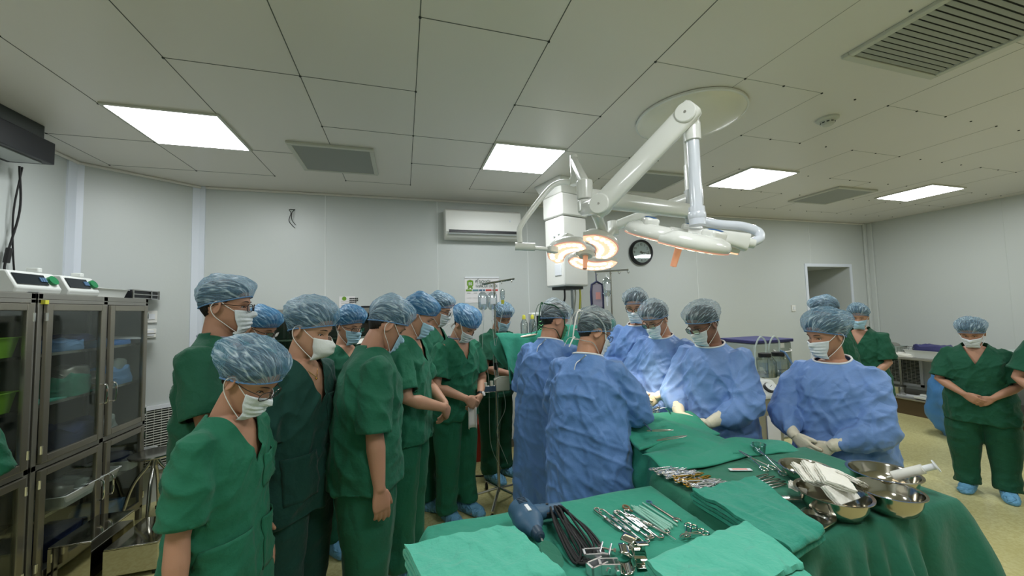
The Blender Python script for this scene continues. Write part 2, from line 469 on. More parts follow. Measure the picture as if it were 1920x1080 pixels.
def remesh(mb, voxel, smooth=4, fac=0.5):
    me = mb.mesh('tmp')
    bm = bmesh.new(); bm.from_mesh(me)
    bmesh.ops.recalc_face_normals(bm, faces=bm.faces); bm.to_mesh(me); bm.free()
    o = bpy.data.objects.new('tmp', me); COL.objects.link(o)
    r = o.modifiers.new('r', 'REMESH'); r.mode = 'VOXEL'; r.voxel_size = voxel; r.adaptivity = 0
    if smooth:
        q = o.modifiers.new('s', 'SMOOTH'); q.factor = fac; q.iterations = smooth
    dg = bpy.context.evaluated_depsgraph_get(); dg.update()
    out = bpy.data.meshes.new_from_object(o.evaluated_get(dg))
    bpy.data.objects.remove(o); bpy.data.meshes.remove(me)
    return out
def link_mesh(me, name, m, parent, smooth=True):
    me.name = name; me.materials.clear(); me.materials.append(M[m] if isinstance(m, str) else m)
    if smooth: me.polygons.foreach_set('use_smooth', [True] * len(me.polygons))
    o = bpy.data.objects.new(name, me); COL.objects.link(o)
    if parent is not None: o.parent = parent
    return o
# ================================================================== THE ROOM
XL, XR, YB, YF = -2.59, 7.72, 4.43, -2.2
CHX, CHY = -1.955, 3.915           # the slanted corner runs from (XL, CHY) to (CHX, YB)
struct(MB().box2((XL - 0.3, YF - 0.3, -0.12), (XR + 0.3, YB + 1.3, 0)), 'floor', 'floor', smooth=False)
struct(MB().box2((XL - 0.3, YF - 0.3, CEIL), (XR + 0.3, YB + 0.3, CEIL + 0.12)), 'ceiling', 'ceiling', smooth=False)
struct(MB().box2((XL - 0.12, YF, 0), (XL, CHY, CEIL)), 'wall_left', 'wall', smooth=False)
DX0, DX1, DZ = 5.86, 6.98, 2.06
_p = ONY(1512, 500, YB); DX0 = _p.x; DZ = _p.z; DX1 = ONY(1592, 503, YB).x
w = MB(); w.box2((CHX, YB, 0), (DX0, YB + 0.12, CEIL)); w.box2((DX1, YB, 0), (XR, YB + 0.12, CEIL)); w.box2((DX0, YB, DZ), (DX1, YB + 0.12, CEIL))
struct(w, 'wall_back', 'wall', smooth=False)
struct(MB().box2((XR, YF, 0), (XR + 0.12, YB + 0.12, CEIL)), 'wall_right', 'wall', smooth=False)
struct(MB().box2((XL, YF - 0.12, 0), (XR, YF, CEIL)), 'wall_front', 'wall', smooth=False)
w = MB(); q = [(XL, CHY), (CHX, YB), (CHX - 0.09, YB + 0.12), (XL - 0.12, CHY + 0.1)]
w.prism(q, Matrix.Identity(4), CEIL)
struct(w, 'wall_corner', 'wall', smooth=False)
# niche of the doorway
w = MB(); w.box2((DX0 - 0.1, YB + 0.12, 0), (DX0, YB + 0.9, DZ + 0.1)); w.box2((DX1, YB + 0.12, 0), (DX1 + 0.1, YB + 0.9, DZ + 0.1))
w.box2((DX0, YB + 0.12, DZ), (DX1, YB + 0.9, DZ + 0.1)); w.box2((DX0 - 0.1, YB + 0.9, 0), (DX1 + 0.1, YB + 1.0, DZ + 0.1))
struct(w, 'wall_niche', 'wall', smooth=False)
d = thing('door_1', None, None, ((DX0 + DX1) / 2, YB + 0.85, 0)); d['kind'] = 'structure'
xm = DX0 + (DX1 - DX0) * 0.52
MB().box2((DX0 + 0.03, YB + 0.84, 0), (xm, YB + 0.88, DZ - 0.03)).build('door_leaf', 'door_brown', d, smooth=False)
w = MB(); w.box2((xm, YB + 0.82, 0), (xm + 0.05, YB + 0.9, DZ)); w.box2((DX0, YB + 0.82, DZ - 0.05), (DX1, YB + 0.9, DZ))
w.build('door_frame', 'post_white', d, smooth=False)
w = MB()
for a, b in (((DX0 - 0.05, YB - 0.012, 0), (DX0, YB, DZ + 0.05)), ((DX1, YB - 0.012, 0), (DX1 + 0.05, YB, DZ + 0.05)), ((DX0, YB - 0.012, DZ), (DX1, YB, DZ + 0.05))): w.box2(a, b)
struct(w, 'trim_1', 'post_white', smooth=False)
# aluminium cover strips and panel joints of the walls
def strip(name, p0, p1, m, t=0.012):
    a, b = Vector((*p0, 0)), Vector((*p1, 0)); dd = (b - a); n = Vector((dd.y, -dd.x, 0)).normalized() * t
    if n.dot(Vector((1.5, 1.5, 0)) - a) < 0: n = -n
    w = MB(); w.prism([(a.x, a.y), (b.x, b.y), (b.x + n.x, b.y + n.y), (a.x + n.x, a.y + n.y)], Matrix.Identity(4), CEIL)
    struct(w, name, m, smooth=False)
cdir = Vector((CHX - XL, YB - CHY, 0)).normalized()
strip('trim_2', (XL, CHY - 0.09), (XL, CHY), 'post_white'); strip('trim_3', (XL, CHY), (XL + cdir.x * 0.045, CHY + cdir.y * 0.045), 'post_white')
strip('trim_4', (CHX - cdir.x * 0.06, YB - cdir.y * 0.06), (CHX, YB), 'post_white'); strip('trim_5', (CHX, YB), (CHX + 0.05, YB), 'post_white')
k = 6
for px in (610, 820, 988, 1303, 1516):
    x = ONY(px, 430, YB).x; z0 = DZ + 0.05 if px == 1516 else 0
    w = MB(); w.box2((x - 0.004, YB - 0.003, z0), (x + 0.004, YB, CEIL)); struct(w, 'trim_%d' % k, 'seam_light', smooth=False); k += 1
for yy in (2.9, 1.7, 0.5):
    w = MB(); w.box2((XR - 0.003, yy - 0.005, 0), (XR, yy + 0.005, CEIL)); struct(w, 'trim_%d' % k, 'wall', smooth=False); k += 1
w = MB(); w.box2((XR - 0.035, YB - 0.10, 0), (XR, YB, CEIL)); w.box2((XR - 0.1, YB - 0.035, 0), (XR - 0.035, YB, CEIL)); struct(w, 'trim_%d' % k, 'wall', smooth=False, bevel=0.01); k += 1
w = MB(); w.box2((CHX + 0.05, YB - 0.02, CEIL - 0.025), (XR, YB, CEIL)); struct(w, 'trim_%d' % k, 'ceiling', smooth=False, bevel=0.008); k += 1
w = MB()
w.tube([(XL + 0.012, CHY, CEIL - 0.012), (CHX + 0.012, YB - 0.015, CEIL - 0.012)], 0.014, 8); w.tube([(XL + 0.012, YF, CEIL - 0.012), (XL + 0.012, CHY, CEIL - 0.012)], 0.014, 8)
struct(w, 'trim_%d' % k, 'ceiling'); k += 1
struct(MB().box2((CHX, YB - 0.015, 0), (DX0 - 0.06, YB, 0.09)), 'baseboard_back', 'door_brown', smooth=False)
struct(MB().box2((XR - 0.015, YF, 0), (XR, YB - 0.1, 0.09)), 'baseboard_right', 'door_brown', smooth=False)
struct(MB().box2((XL, YF, 0), (XL + 0.015, CHY - 0.1, 0.09)), 'baseboard_left', 'door_brown', smooth=False)
# joints between the ceiling boards, with their screws
PX = 0.62; X0 = 0.705
sx = [X0 + PX * i for i in range(-5, 12)]; sy = [-1.4, -0.8, -0.2, 0.45, 1.05, 1.645, 2.235, 2.82, 3.36, 3.95]
w = MB(); w2 = MB(); rr = random.Random(5)
for i, x in enumerate(sx):
    for j in range(len(sy) - 1):
        if (i + j) % 3 == 0 and x > 2: continue
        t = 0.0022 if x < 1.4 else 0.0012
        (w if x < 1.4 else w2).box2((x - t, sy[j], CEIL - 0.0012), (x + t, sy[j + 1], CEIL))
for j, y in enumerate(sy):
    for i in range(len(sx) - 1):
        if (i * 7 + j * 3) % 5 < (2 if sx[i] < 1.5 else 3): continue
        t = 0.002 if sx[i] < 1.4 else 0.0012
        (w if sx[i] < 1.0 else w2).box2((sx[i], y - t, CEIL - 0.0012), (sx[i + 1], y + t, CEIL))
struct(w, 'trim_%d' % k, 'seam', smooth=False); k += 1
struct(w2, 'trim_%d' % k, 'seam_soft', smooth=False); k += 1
w = MB()
for x in sx:
    for y in sy:
        for q in range(1 + (x > 1.5)):
            w.cyl((x + q * 0.3, y, CEIL - 0.005), (x + q * 0.3, y, CEIL), 0.0065, n=8)
struct(w, 'trim_%d' % k, 'grille_dark', smooth=False); k += 1

# ------------------------------------------------------------------ ceiling light panels
def panel_light(cx, cy, label):
    w_, h_ = 0.585, 0.53
    t = thing('ceiling_light', label, 'ceiling light', (cx, cy, CEIL - 0.012), 0, 'recessed ceiling light panels')
    f = MB(); a, b = w_ / 2 + 0.018, h_ / 2 + 0.018
    for lo, hi in (((-a, -b), (a, -h_ / 2)), ((-a, h_ / 2), (a, b)), ((-a, -h_ / 2), (-w_ / 2, h_ / 2)), ((w_ / 2, -h_ / 2), (a, h_ / 2))):
        f.box2((cx + lo[0], cy + lo[1], CEIL - 0.012), (cx + hi[0], cy + hi[1], CEIL))
    f.build('frame', 'frame_white', t, smooth=False)
    MB().box2((cx - w_ / 2, cy - h_ / 2, CEIL - 0.008), (cx + w_ / 2, cy + h_ / 2, CEIL - 0.001)).build('diffuser', 'light_panel', t, smooth=False)
    l = bpy.data.lights.new('lamp', 'AREA'); l.shape = 'RECTANGLE'; l.size = w_; l.size_y = h_; l.energy = PANEL_POWER; l.color = (0.95, 0.985, 1.0)
    o = bpy.data.objects.new('lamp', l); COL.objects.link(o); o.parent = t; o.location = (0, 0, -0.003)
    o.visible_camera = True
    return t
pl = ['large bright light panel nearest the cabinets, above the left group in scrubs', 'light panel directly in front of the surgical lamp arms and pendant column',
      'light panel just beyond the round ceiling plate of the surgical lamps', 'light panel nearest the bench wall, farthest from the camera']
for i, (x, y) in enumerate(((-1.45, 3.075), (1.015, 3.055), (3.56, 3.02), (6.185, 2.97))): panel_light(x, y, pl[i])
fl = ['ceiling light panel above the front of the cabinets', 'ceiling light panel above the camera side of the instrument tables', 'ceiling light panel before the big air vent', 'ceiling light panel above the end of the steel bench']
for i, (x, y) in enumerate(((-1.45, 0.35), (1.0, 0.35), (3.56, 0.35), (6.18, 0.35))): panel_light(x, y, fl[i])

# ------------------------------------------------------------------ return air grilles
def vent(x0, x1, y0, y1, label, n, cov=0.95):
    t = thing('ceiling_vent', label, 'air vent', ((x0 + x1) / 2, (y0 + y1) / 2, CEIL - 0.02), 0, 'ceiling air vents')
    f = MB(); b = 0.035
    for lo, hi in (((x0 - b, y0 - b), (x1 + b, y0)), ((x0 - b, y1), (x1 + b, y1 + b)), ((x0 - b, y0), (x0, y1)), ((x1, y0), (x1 + b, y1))):
        f.box2((lo[0], lo[1], CEIL - 0.02), (hi[0], hi[1], CEIL))
    f.build('frame', 'frame_white', t, smooth=False, bevel=0.004)
    MB().box2((x0, y0, CEIL - 0.002), (x1, y1, CEIL - 0.0005)).build('backing', 'grille_dark', t, smooth=False)
    s_ = MB()
    for i in range(n):
        y = y0 + (i + 0.5) * (y1 - y0) / n
        s_.box((0.5 * (x0 + x1), y, CEIL - 0.011), (x1 - x0, (y1 - y0) / n * cov, 0.0025), (math.radians(-24), 0, 0))
    s_.build('slats', 'grille', t, smooth=False)
    return t
vent(-0.81, -0.25, 3.15, 3.66, 'square ceiling air vent beside the large bright light panel', 26)
vent(2.32, 3.0, 0.75, 1.325, 'big ceiling air vent with dark slats nearest the camera', 20, 0.62)
_a = G(1190, 320, CEIL)
vent(_a.x - 0.02, _a.x + 0.62, _a.y, _a.y + 0.52, 'air vent behind the surgical lamp arms', 22)
vent(4.87, 5.46, 3.03, 3.56, 'air vent between the two farther light panels', 26)

t = thing('smoke_detector', 'round smoke detector on ceiling past the surgical lamp plate', 'smoke detector', (2.96, 1.875, CEIL - 0.06))
MB().lathe([(0.068, 0.0), (0.068, -0.012), (0.055, -0.02), (0.0, -0.02)], (2.96, 1.875, CEIL), 28).build('base', 'frame_white', t)
MB().lathe([(0.045, -0.02), (0.042, -0.038), (0.03, -0.052), (0.0, -0.055)], (2.96, 1.875, CEIL), 28).build('sensor_head', 'frame_white', t)
w = MB()
for i in range(10):
    a = i * PI / 5; w.box((2.96 + 0.041 * math.cos(a), 1.875 + 0.041 * math.sin(a), CEIL - 0.034), (0.004, 0.016, 0.008), (0, 0, a))
w.build('slots', 'grille_dark', t, smooth=False)

# ------------------------------------------------------------------ wall things
# air conditioner
A0, A1 = ONY(833, 392, YB - 0.12), ONY(973, 400, YB - 0.12)
x0, x1, z1 = A0.x, A1.x, A0.z + 0.0; z0 = ONY(833, 447, YB - 0.12).z
t = thing('air_conditioner', 'white split air conditioner high on the back wall', 'air conditioner', ((x0 + x1) / 2, YB - 0.1, z0))
hh = z1 - z0
prof = [(0, 0), (0, hh), (-0.14, hh), (-0.19, hh - 0.03), (-0.205, hh * 0.5), (-0.2, 0.07), (-0.16, 0.02), (-0.12, 0)]
mt = Matrix(((0, 0, 1, x0), (1, 0, 0, YB - 0.002), (0, 1, 0, z0), (0, 0, 0, 1)))
w = MB(); w.prism(prof, mt, x1 - x0); w.build('body', 'white_plastic', t, bevel=0.012, seg=3)
w = MB(); w.box(((x0 + x1) / 2 - 0.01, YB - 0.199, z0 + 0.075), (x1 - x0 - 0.1, 0.012, 0.03)); w.build('air_outlet', 'black_plastic', t, smooth=False)
w = MB(); w.box(((x0 + x1) / 2 - 0.01, YB - 0.196, z0 + 0.048), (x1 - x0 - 0.09, 0.012, 0.02), (0.4, 0, 0)); w.build('louver', 'lamp_grey', t, bevel=0.003)
w = MB(); w.ball((x1 - 0.14, YB - 0.205, z0 + hh * 0.62), (0.012, 0.004, 0.014), 8); w.build('sensor_dot', 'trim_white', t)

# poster 5S
a, b = ONY(871, 519, YB), ONY(935, 518, YB); zb = ONY(872, 568, YB).z
x0, x1, z1 = a.x, b.x + 0.0, a.z; pw, ph = x1 - x0, z1 - zb; yy = YB - 0.006
t = thing('poster', 'white cleaning poster with green 5S badge, taped to back wall', 'poster', ((x0 + x1) / 2, YB, zb))
MB().box2((x0, YB - 0.004, zb), (x1, YB - 0.001, z1)).build('sheet', 'paper', t, smooth=False)
c = Vector((x0 + pw * 0.155, yy, zb + ph * 0.72))
sh = [(-0.5, 0.45), (0, 0.58), (0.5, 0.45), (0.5, -0.15), (0.3, -0.42), (0, -0.55), (-0.3, -0.42), (-0.5, -0.15)]
bw = pw * 0.18
def flat(poly, c, sx_, sz_, name, m, t, dy=0.0, th=0.0012):
    mt = Matrix(((sx_, 0, 0, c.x), (0, 0, 1, c.y + dy), (0, sz_, 0, c.z), (0, 0, 0, 1)))
    w = MB(); w.prism(poly, mt, -th); return w.build(name, m, t, smooth=False)
flat(sh, c, bw, bw * 1.15, 'badge', 'print_green', t)
flat([(-0.35, 0), (-0.1, 0), (-0.15, -1), (-0.3, -0.75), (-0.45, -0.95)], c - Vector((0, 0, bw * 0.5)), bw, bw * 0.35, 'ribbon', 'print_green', t)
flat([(0.35, 0), (0.1, 0), (0.15, -1), (0.3, -0.75), (0.45, -0.95)], c - Vector((0, 0, bw * 0.5)), bw, bw * 0.35, 'ribbon', 'print_green', t)
text('5S', bw * 0.62, (c.x, yy - 0.003, c.z), (PI / 2, 0, 0), 'trim_white', t)
text('\u0110\u1ec2 S\u1ea0CH H\u01a0N', ph * 0.17, (x0 + pw * 0.53, yy, zb + ph * 0.80), (PI / 2, 0, 0), 'print_dark', t, width=pw * 0.44)
text('V\u00c0 N\u0102NG SU\u1ea4T CAO H\u01a0N', ph * 0.16, (x0 + pw * 0.63, yy, zb + ph * 0.63), (PI / 2, 0, 0), 'print_dark', t, width=pw * 0.64)
sq = [(0, 0), (1, 0), (1, 1), (0, 1)]
for i, m_ in enumerate(('print_green', 'print_blue', 'print_navy', 'red_print', 'red_print')):
    flat(sq, Vector((x0 + pw * (0.03 + 0.19 * i), yy, zb + ph * 0.44)), pw * 0.17, ph * 0.07, 'column_heading', m_, t)
    flat(sq, Vector((x0 + pw * (0.05 + 0.19 * i), yy, zb + ph * 0.18)), pw * 0.13, ph * 0.005, 'rule_line', 'seam', t)
    flat(sq, Vector((x0 + pw * (0.06 + 0.19 * i), yy, zb + ph * 0.36)), pw * 0.10, ph * 0.015, 'rule_line', 'seam', t)
MB().box2((x0, YB - 0.012, z1 - 0.02), (x1, YB - 0.004, z1)).build('hanging_strip', 'trim_white', t, smooth=False)

# small notices
def notice(px0, py0, px1, py1, label, m_='paper', head='red_print'):
    a = ONY(px0, py0, YB); b = ONY(px1, py1, YB); t = thing('notice', label, 'notice', ((a.x + b.x) / 2, YB, b.z))
    MB().box2((a.x, YB - 0.004, b.z), (b.x, YB - 0.001, a.z)).build('sheet', m_, t, smooth=False)
    w_, h_ = b.x - a.x, a.z - b.z
    if head: flat(sq, Vector((a.x + w_ * 0.2, YB - 0.0045, b.z + h_ * 0.78)), w_ * 0.6, h_ * 0.12, 'heading_bar', head, t)
    for i in range(4): flat(sq, Vector((a.x + w_ * 0.12, YB - 0.0045, b.z + h_ * (0.12 + 0.14 * i))), w_ * (0.76 - 0.1 * (i % 2)), h_ * 0.03, 'rule_line', 'lamp_grey', t)
    return t
notice(841, 570, 859, 588, 'small paper notice with red heading below the air conditioner wall')
t = notice(636, 556, 666, 578, 'small white picture board with green roundel, behind the stocky man', head=None)
a = ONY(640, 560, YB)
w = MB(); w.cyl((a.x + 0.03, YB - 0.008, a.z), (a.x + 0.03, YB - 0.003, a.z), 0.022, n=20); w.build('roundel', 'print_green', t)
for i in range(14): 
    w = MB(); w.box((a.x + 0.09 + 0.018 * (i % 5), YB - 0.006, a.z - 0.02 * (i // 5)), (0.014, 0.004, 0.012)); 
    if i == 0: ww = w
    else: ww._add(w.v, w.f)
ww.build('print_pattern', 'black_plastic', t, smooth=False)

# clock
c = ONY(1203, 473, YB - 0.03); R_ = abs(ONY(1224, 473, YB - 0.03).x - ONY(1181, 473, YB - 0.03).x) / 2 * 0.97
t = thing('wall_clock', 'round wall clock with thick black rim on back wall', 'clock', (c.x, YB - 0.02, c.z - R_))
ax = (0, -1, 0)
MB().lathe([(R_ * 0.80, 0.0), (R_, 0.0), (R_, 0.035), (R_ * 0.93, 0.055), (R_ * 0.83, 0.045), (R_ * 0.80, 0.02)], (c.x, YB - 0.002, c.z), 48, axis=ax, close=True).build('rim', 'black_plastic', t)
MB().lathe([(R_ * 0.84, 0.0), (R_ * 0.84, 0.022)], (c.x, YB - 0.002, c.z), 40, axis=ax).build('dial', 'clock_face', t)
for i in range(12):
    a = math.radians(30 * (i + 1)); text(str(i + 1), R_ * 0.25, (c.x + R_ * 0.62 * math.sin(a), YB - 0.026, c.z + R_ * 0.62 * math.cos(a)), (PI / 2, 0, 0), 'black_plastic', t, 'numeral')
def hand_(ang, L, wd_, nm):
    a = math.radians(ang); dd = Vector((math.sin(a), 0, math.cos(a))); w = MB()
    w.tube([Vector((c.x, YB - 0.032, c.z)) - dd * L * 0.2, Vector((c.x, YB - 0.032, c.z)) + dd * L], [wd_, wd_ * 0.7], 6, flat=0.4, up=(0, 1, 0)); w.build(nm, 'black_plastic', t)
hand_(158, R_ * 0.5, R_ * 0.045, 'hour_hand'); hand_(97, R_ * 0.68, R_ * 0.035, 'minute_hand')
MB().lathe([(R_ * 0.83, 0.0), (R_ * 0.83, 0.002)], (c.x, YB - 0.04, c.z), 40, axis=ax).build('cover_glass', 'clear', t)

# loose wires out of the wall
a = ONY(553, 393, YB)
w = MB(); w.tube(spline([(a.x, YB - 0.002, a.z), (a.x - 0.045, YB - 0.03, a.z - 0.01), (a.x - 0.03, YB - 0.03, a.z - 0.05), (a.x - 0.05, YB - 0.02, a.z - 0.13), (a.x + 0.0, YB - 0.02, a.z - 0.2)]), 0.0035, 6)
w.tube(spline([(a.x, YB - 0.002, a.z), (a.x - 0.02, YB - 0.04, a.z - 0.05), (a.x - 0.02, YB - 0.03, a.z - 0.12), (a.x + 0.01, YB - 0.02, a.z - 0.17)]), 0.0035, 6)
tag(w.build('loose_wire', 'rubber'), 'dark loose wires sticking out of the bare back wall', 'wire')

# black air curtain at the ceiling edge
e0 = ONX(105, 262, -2.3); yb_ = e0.y
zt = ONX(105, 270, -2.3).z; zb_ = ONX(100, 309, -2.3).z
t = thing('air_curtain', 'long black air curtain box hung under the ceiling edge', 'air curtain', (-2.42, yb_ - 0.6, zb_))
MB().box2((-2.55, yb_ - 1.4, zb_), (-2.3, yb_, zt)).build('housing', 'black_plastic', t, bevel=0.006)
MB().box2((-2.589, yb_ - 1.35, zt - 0.02), (-2.32, yb_ - 0.06, CEIL - 0.001)).build('mounting_board', 'grille_dark', t, smooth=False)
MB().box2((-2.5, yb_ - 1.36, zb_ - 0.006), (-2.34, yb_ - 0.04, zb_ + 0.004)).build('air_slot', 'lamp_grey', t, smooth=False)
b = ONX(48, 300, -2.5); e = ONX(42, 520, -2.5)
w = MB(); w.tube(spline([(-2.53, b.y, zb_), (-2.54, b.y + 0.03, b.z - 0.35), (-2.55, b.y - 0.04, b.z - 0.75), (-2.55, e.y, 1.86)]), 0.006, 8)
w.tube(spline([(-2.53, b.y + 0.02, zb_), (-2.55, b.y + 0.0, b.z - 0.4), (-2.55, b.y + 0.03, b.z - 0.8), (-2.55, e.y + 0.06, 1.86)]), 0.005, 8)
w.tube([(-2.545, b.y - 0.02, b.z - 0.62), (-2.55, b.y - 0.03, b.z - 0.72)], 0.016, 8)
w.build('power_cord', 'rubber', t)

# switches beside the cabinets
for i, (px, py) in enumerate(((283, 594), (281, 625))):
    r = ray(px, py); A = Vector((XL, CHY, 0)); nn = Vector((cdir.y, -cdir.x, 0)); tt = nn.dot(A) / nn.dot(Vector((r[0], r[1], 0)))
    p = Vector((r[0] * tt, r[1] * tt, CAM_H + r[2] * tt)) + nn * 0.012
    t = thing('wall_switch', ('upper white switch box beside the steel cabinets', 'lower white switch box beside the steel cabinets')[i], 'switch', (p.x, p.y, p.z - 0.05), math.atan2(cdir.y, cdir.x))
    MB().box((0, 0, 0.05), (0.08, 0.022, 0.11 if i == 0 else 0.08)).build('plate', 'white_plastic', t, world=False, bevel=0.004)
    MB().box((0, -0.013, 0.05), (0.045, 0.008, 0.05)).build('rocker', 'trim_white', t, world=False, bevel=0.002)
a = ONY(1487, 578, YB)
t = thing('wall_switch', 'white switch by the doorway at the far end', 'switch', (a.x, YB - 0.01, a.z - 0.05))
MB().box2((a.x - 0.04, YB - 0.014, a.z - 0.05), (a.x + 0.04, YB - 0.001, a.z + 0.05)).build('plate', 'white_plastic', t, bevel=0.003)
MB().box2((a.x - 0.02, YB - 0.02, a.z - 0.025), (a.x + 0.02, YB - 0.012, a.z + 0.025)).build('rocker', 'trim_white', t, bevel=0.002)
# ================================================================== PEOPLE
HP = [  # z (eye level 0), half width, front y, back y
    (-0.122, 0.014, 0.074, 0.046), (-0.116, 0.026, 0.084, 0.030), (-0.104, 0.038, 0.089, 0.004), (-0.085, 0.050, 0.090, -0.030),
    (-0.062, 0.061, 0.090, -0.062), (-0.030, 0.069, 0.091, -0.086), (0.0, 0.0735, 0.089, -0.098), (0.030, 0.0765, 0.092, -0.103),
    (0.060, 0.075, 0.086, -0.101), (0.085, 0.066, 0.068, -0.088), (0.105, 0.046, 0.040, -0.060), (0.118, 0.014, 0.006, -0.022)]
HPA = np.array(HP)
def hprof(z):
    return [float(np.interp(z, HPA[:, 0], HPA[:, i])) for i in (1, 2, 3)]
def g2(dx, dz, sx, sz): return math.exp(-(dx / sx) ** 2 - (dz / sz) ** 2)
def head_pt(th, z, off=0.0, detail=True):
    """th: 0 = straight ahead (+y), positive to +x"""
    w, f, b = hprof(z)
    yc, ry = (f + b) / 2, (f - b) / 2
    s_, c_ = math.sin(th), math.cos(th)
    e = 0.90
    x = w * math.copysign(abs(s_) ** e, s_); y = yc + ry * math.copysign(abs(c_) ** e, c_)
    if detail and c_ > 0:
        y += 0.019 * g2(x, z + 0.036, 0.011, 0.014) + 0.010 * g2(x, z + 0.012, 0.008, 0.02)
        y -= 0.011 * (g2(x - 0.031, z + 0.002, 0.016, 0.012) + g2(x + 0.031, z + 0.002, 0.016, 0.012))
        y += 0.005 * (g2(x - 0.03, z - 0.019, 0.02, 0.007) + g2(x + 0.03, z - 0.019, 0.02, 0.007))
        y += 0.005 * g2(x, z + 0.074, 0.022, 0.010) + 0.005 * g2(x, z + 0.105, 0.018, 0.012)
    n = Vector((s_ / max(w, 0.02), c_ / max(ry, 0.02), 0)).normalized()
    n.z = 1.2 * max(0, (z - 0.05) / 0.07) - 0.7 * max(0, (-z - 0.09) / 0.03)
    n.normalize()
    return Vector((x, y, z)) + n * off

def add_head(mb, X, s):
    zs = [HP[0][0]] + list(np.linspace(-0.118, 0.117, 44)) + [HP[-1][0]]
    mb.rings([[X @ (head_pt(2 * PI * k / 56, z) * s) for k in range(56)] for z in zs])
    for sg in (-1, 1):   # ears
        c = Vector((sg * 0.078, -0.012, -0.012)); R_ = Euler((math.radians(-12), 0, sg * math.radians(-24))).to_matrix()
        rs = []
        for (dx, k) in ((-0.006, 0.7), (0.0, 1.0), (0.005, 0.98), (0.0065, 0.8), (0.002, 0.55)):
            rs.append([X @ ((c + R_ @ Vector((sg * dx, 0.019 * k * math.cos(a), 0.033 * k * math.sin(a) + 0.004 * math.cos(a)))) * s) for a in [2 * PI * i / 20 for i in range(20)]])
        mb.rings(rs)

def build_hand(mb, W, d, n, s, side, curl=0.4, spread=0.0, grow=0.0, thumb=0.6):
    """W wrist; d direction of the fingers; n palm normal; side +1/-1 puts the thumb on +x/-x of d x n"""
    W = Vector(W); d = unit(d); n = (Vector(n) - d * Vector(n).dot(d)).normalized(); x = d.cross(n).normalized() * side
    g = grow
    rs = []
    for (a, w, t) in ((-0.015, 0.026, 0.020), (0.01, 0.029, 0.018), (0.04, 0.038, 0.016), (0.07, 0.042, 0.015), (0.092, 0.041, 0.012), (0.098, 0.036, 0.008)):
        w = (w + g) * s; t = (t + g) * s
        rs.append([W + d * (a * s) + x * (math.copysign(abs(math.cos(q)) ** 0.7, math.cos(q)) * w) + n * (math.copysign(abs(math.sin(q)) ** 0.8, math.sin(q)) * t) for q in [2 * PI * k / 20 for k in range(20)]])
    mb.rings(rs)
    for i, (off, L, r) in enumerate(((0.030, 0.072, 0.0092), (0.010, 0.080, 0.0095), (-0.010, 0.074, 0.0090), (-0.029, 0.058, 0.0080))):
        p = W + d * (0.086 * s) + x * (off * s); dd = (d + x * (off * (1.5 + spread * 6))).normalized(); pts = [p - dd * 0.02 * s, p]; rad = [(r + 0.001 + g) * s, (r + 0.001 + g) * s]
        ang = curl * (0.75 + 0.10 * i)
        for q, fr in enumerate((0.45, 0.3, 0.25)):
            a = ang * (1.0, 1.25, 0.9)[q]
            dd = (dd * math.cos(a) + n * math.sin(a)).normalized(); n2 = n
            p = p + dd * (L * fr * s); pts.append(p); rad.append((r * (0.98, 0.92, 0.80)[q] + g) * s)
        pts.append(p + dd * 0.004 * s); rad.append(r * 0.45 * s)
        mb.tube(pts, rad, 10)
    p = W + d * (0.022 * s) + x * (0.024 * s); td = (d * 0.86 + x * 0.46 + n * 0.45 * thumb).normalized()
    pts = [p, p + td * 0.035 * s]; td2 = (td * 0.8 + d * 0.35 + n * 0.35 * thumb).normalized(); pts.append(pts[-1] + td2 * 0.032 * s); pts.append(pts[-1] + td2 * 0.022 * s); pts.append(pts[-1] + td2 * 0.006 * s)
    mb.tube(pts, [(0.015 + g) * s, (0.0125 + g) * s, (0.0108 + g) * s, (0.009 + g) * s, 0.005 * s], 10)

def ik(S, W, a, b, pole):
    S, W = Vector(S), Vector(W); v = W - S; L = v.length; L2 = min(L, (a + b) * 0.999); u = v.normalized(); W = S + u * L2
    x = (a * a - b * b + L2 * L2) / (2 * L2); h = math.sqrt(max(0, a * a - x * x)); p = Vector(pole); p = (p - u * p.dot(u)).normalized()
    return S + u * x + p * h, W

def sering(c, w, d, n=40, e=0.86, R_=None, yo=0):
    out = []
    for k in range(n):
        a = 2 * PI * k / n; ca, sa = math.cos(a), math.sin(a)
        p = Vector((w * math.copysign(abs(ca) ** e, ca), d * math.copysign(abs(sa) ** e, sa) + yo, 0))
        if R_ is not None: p = R_ @ p
        out.append(Vector(c) + p)
    return out

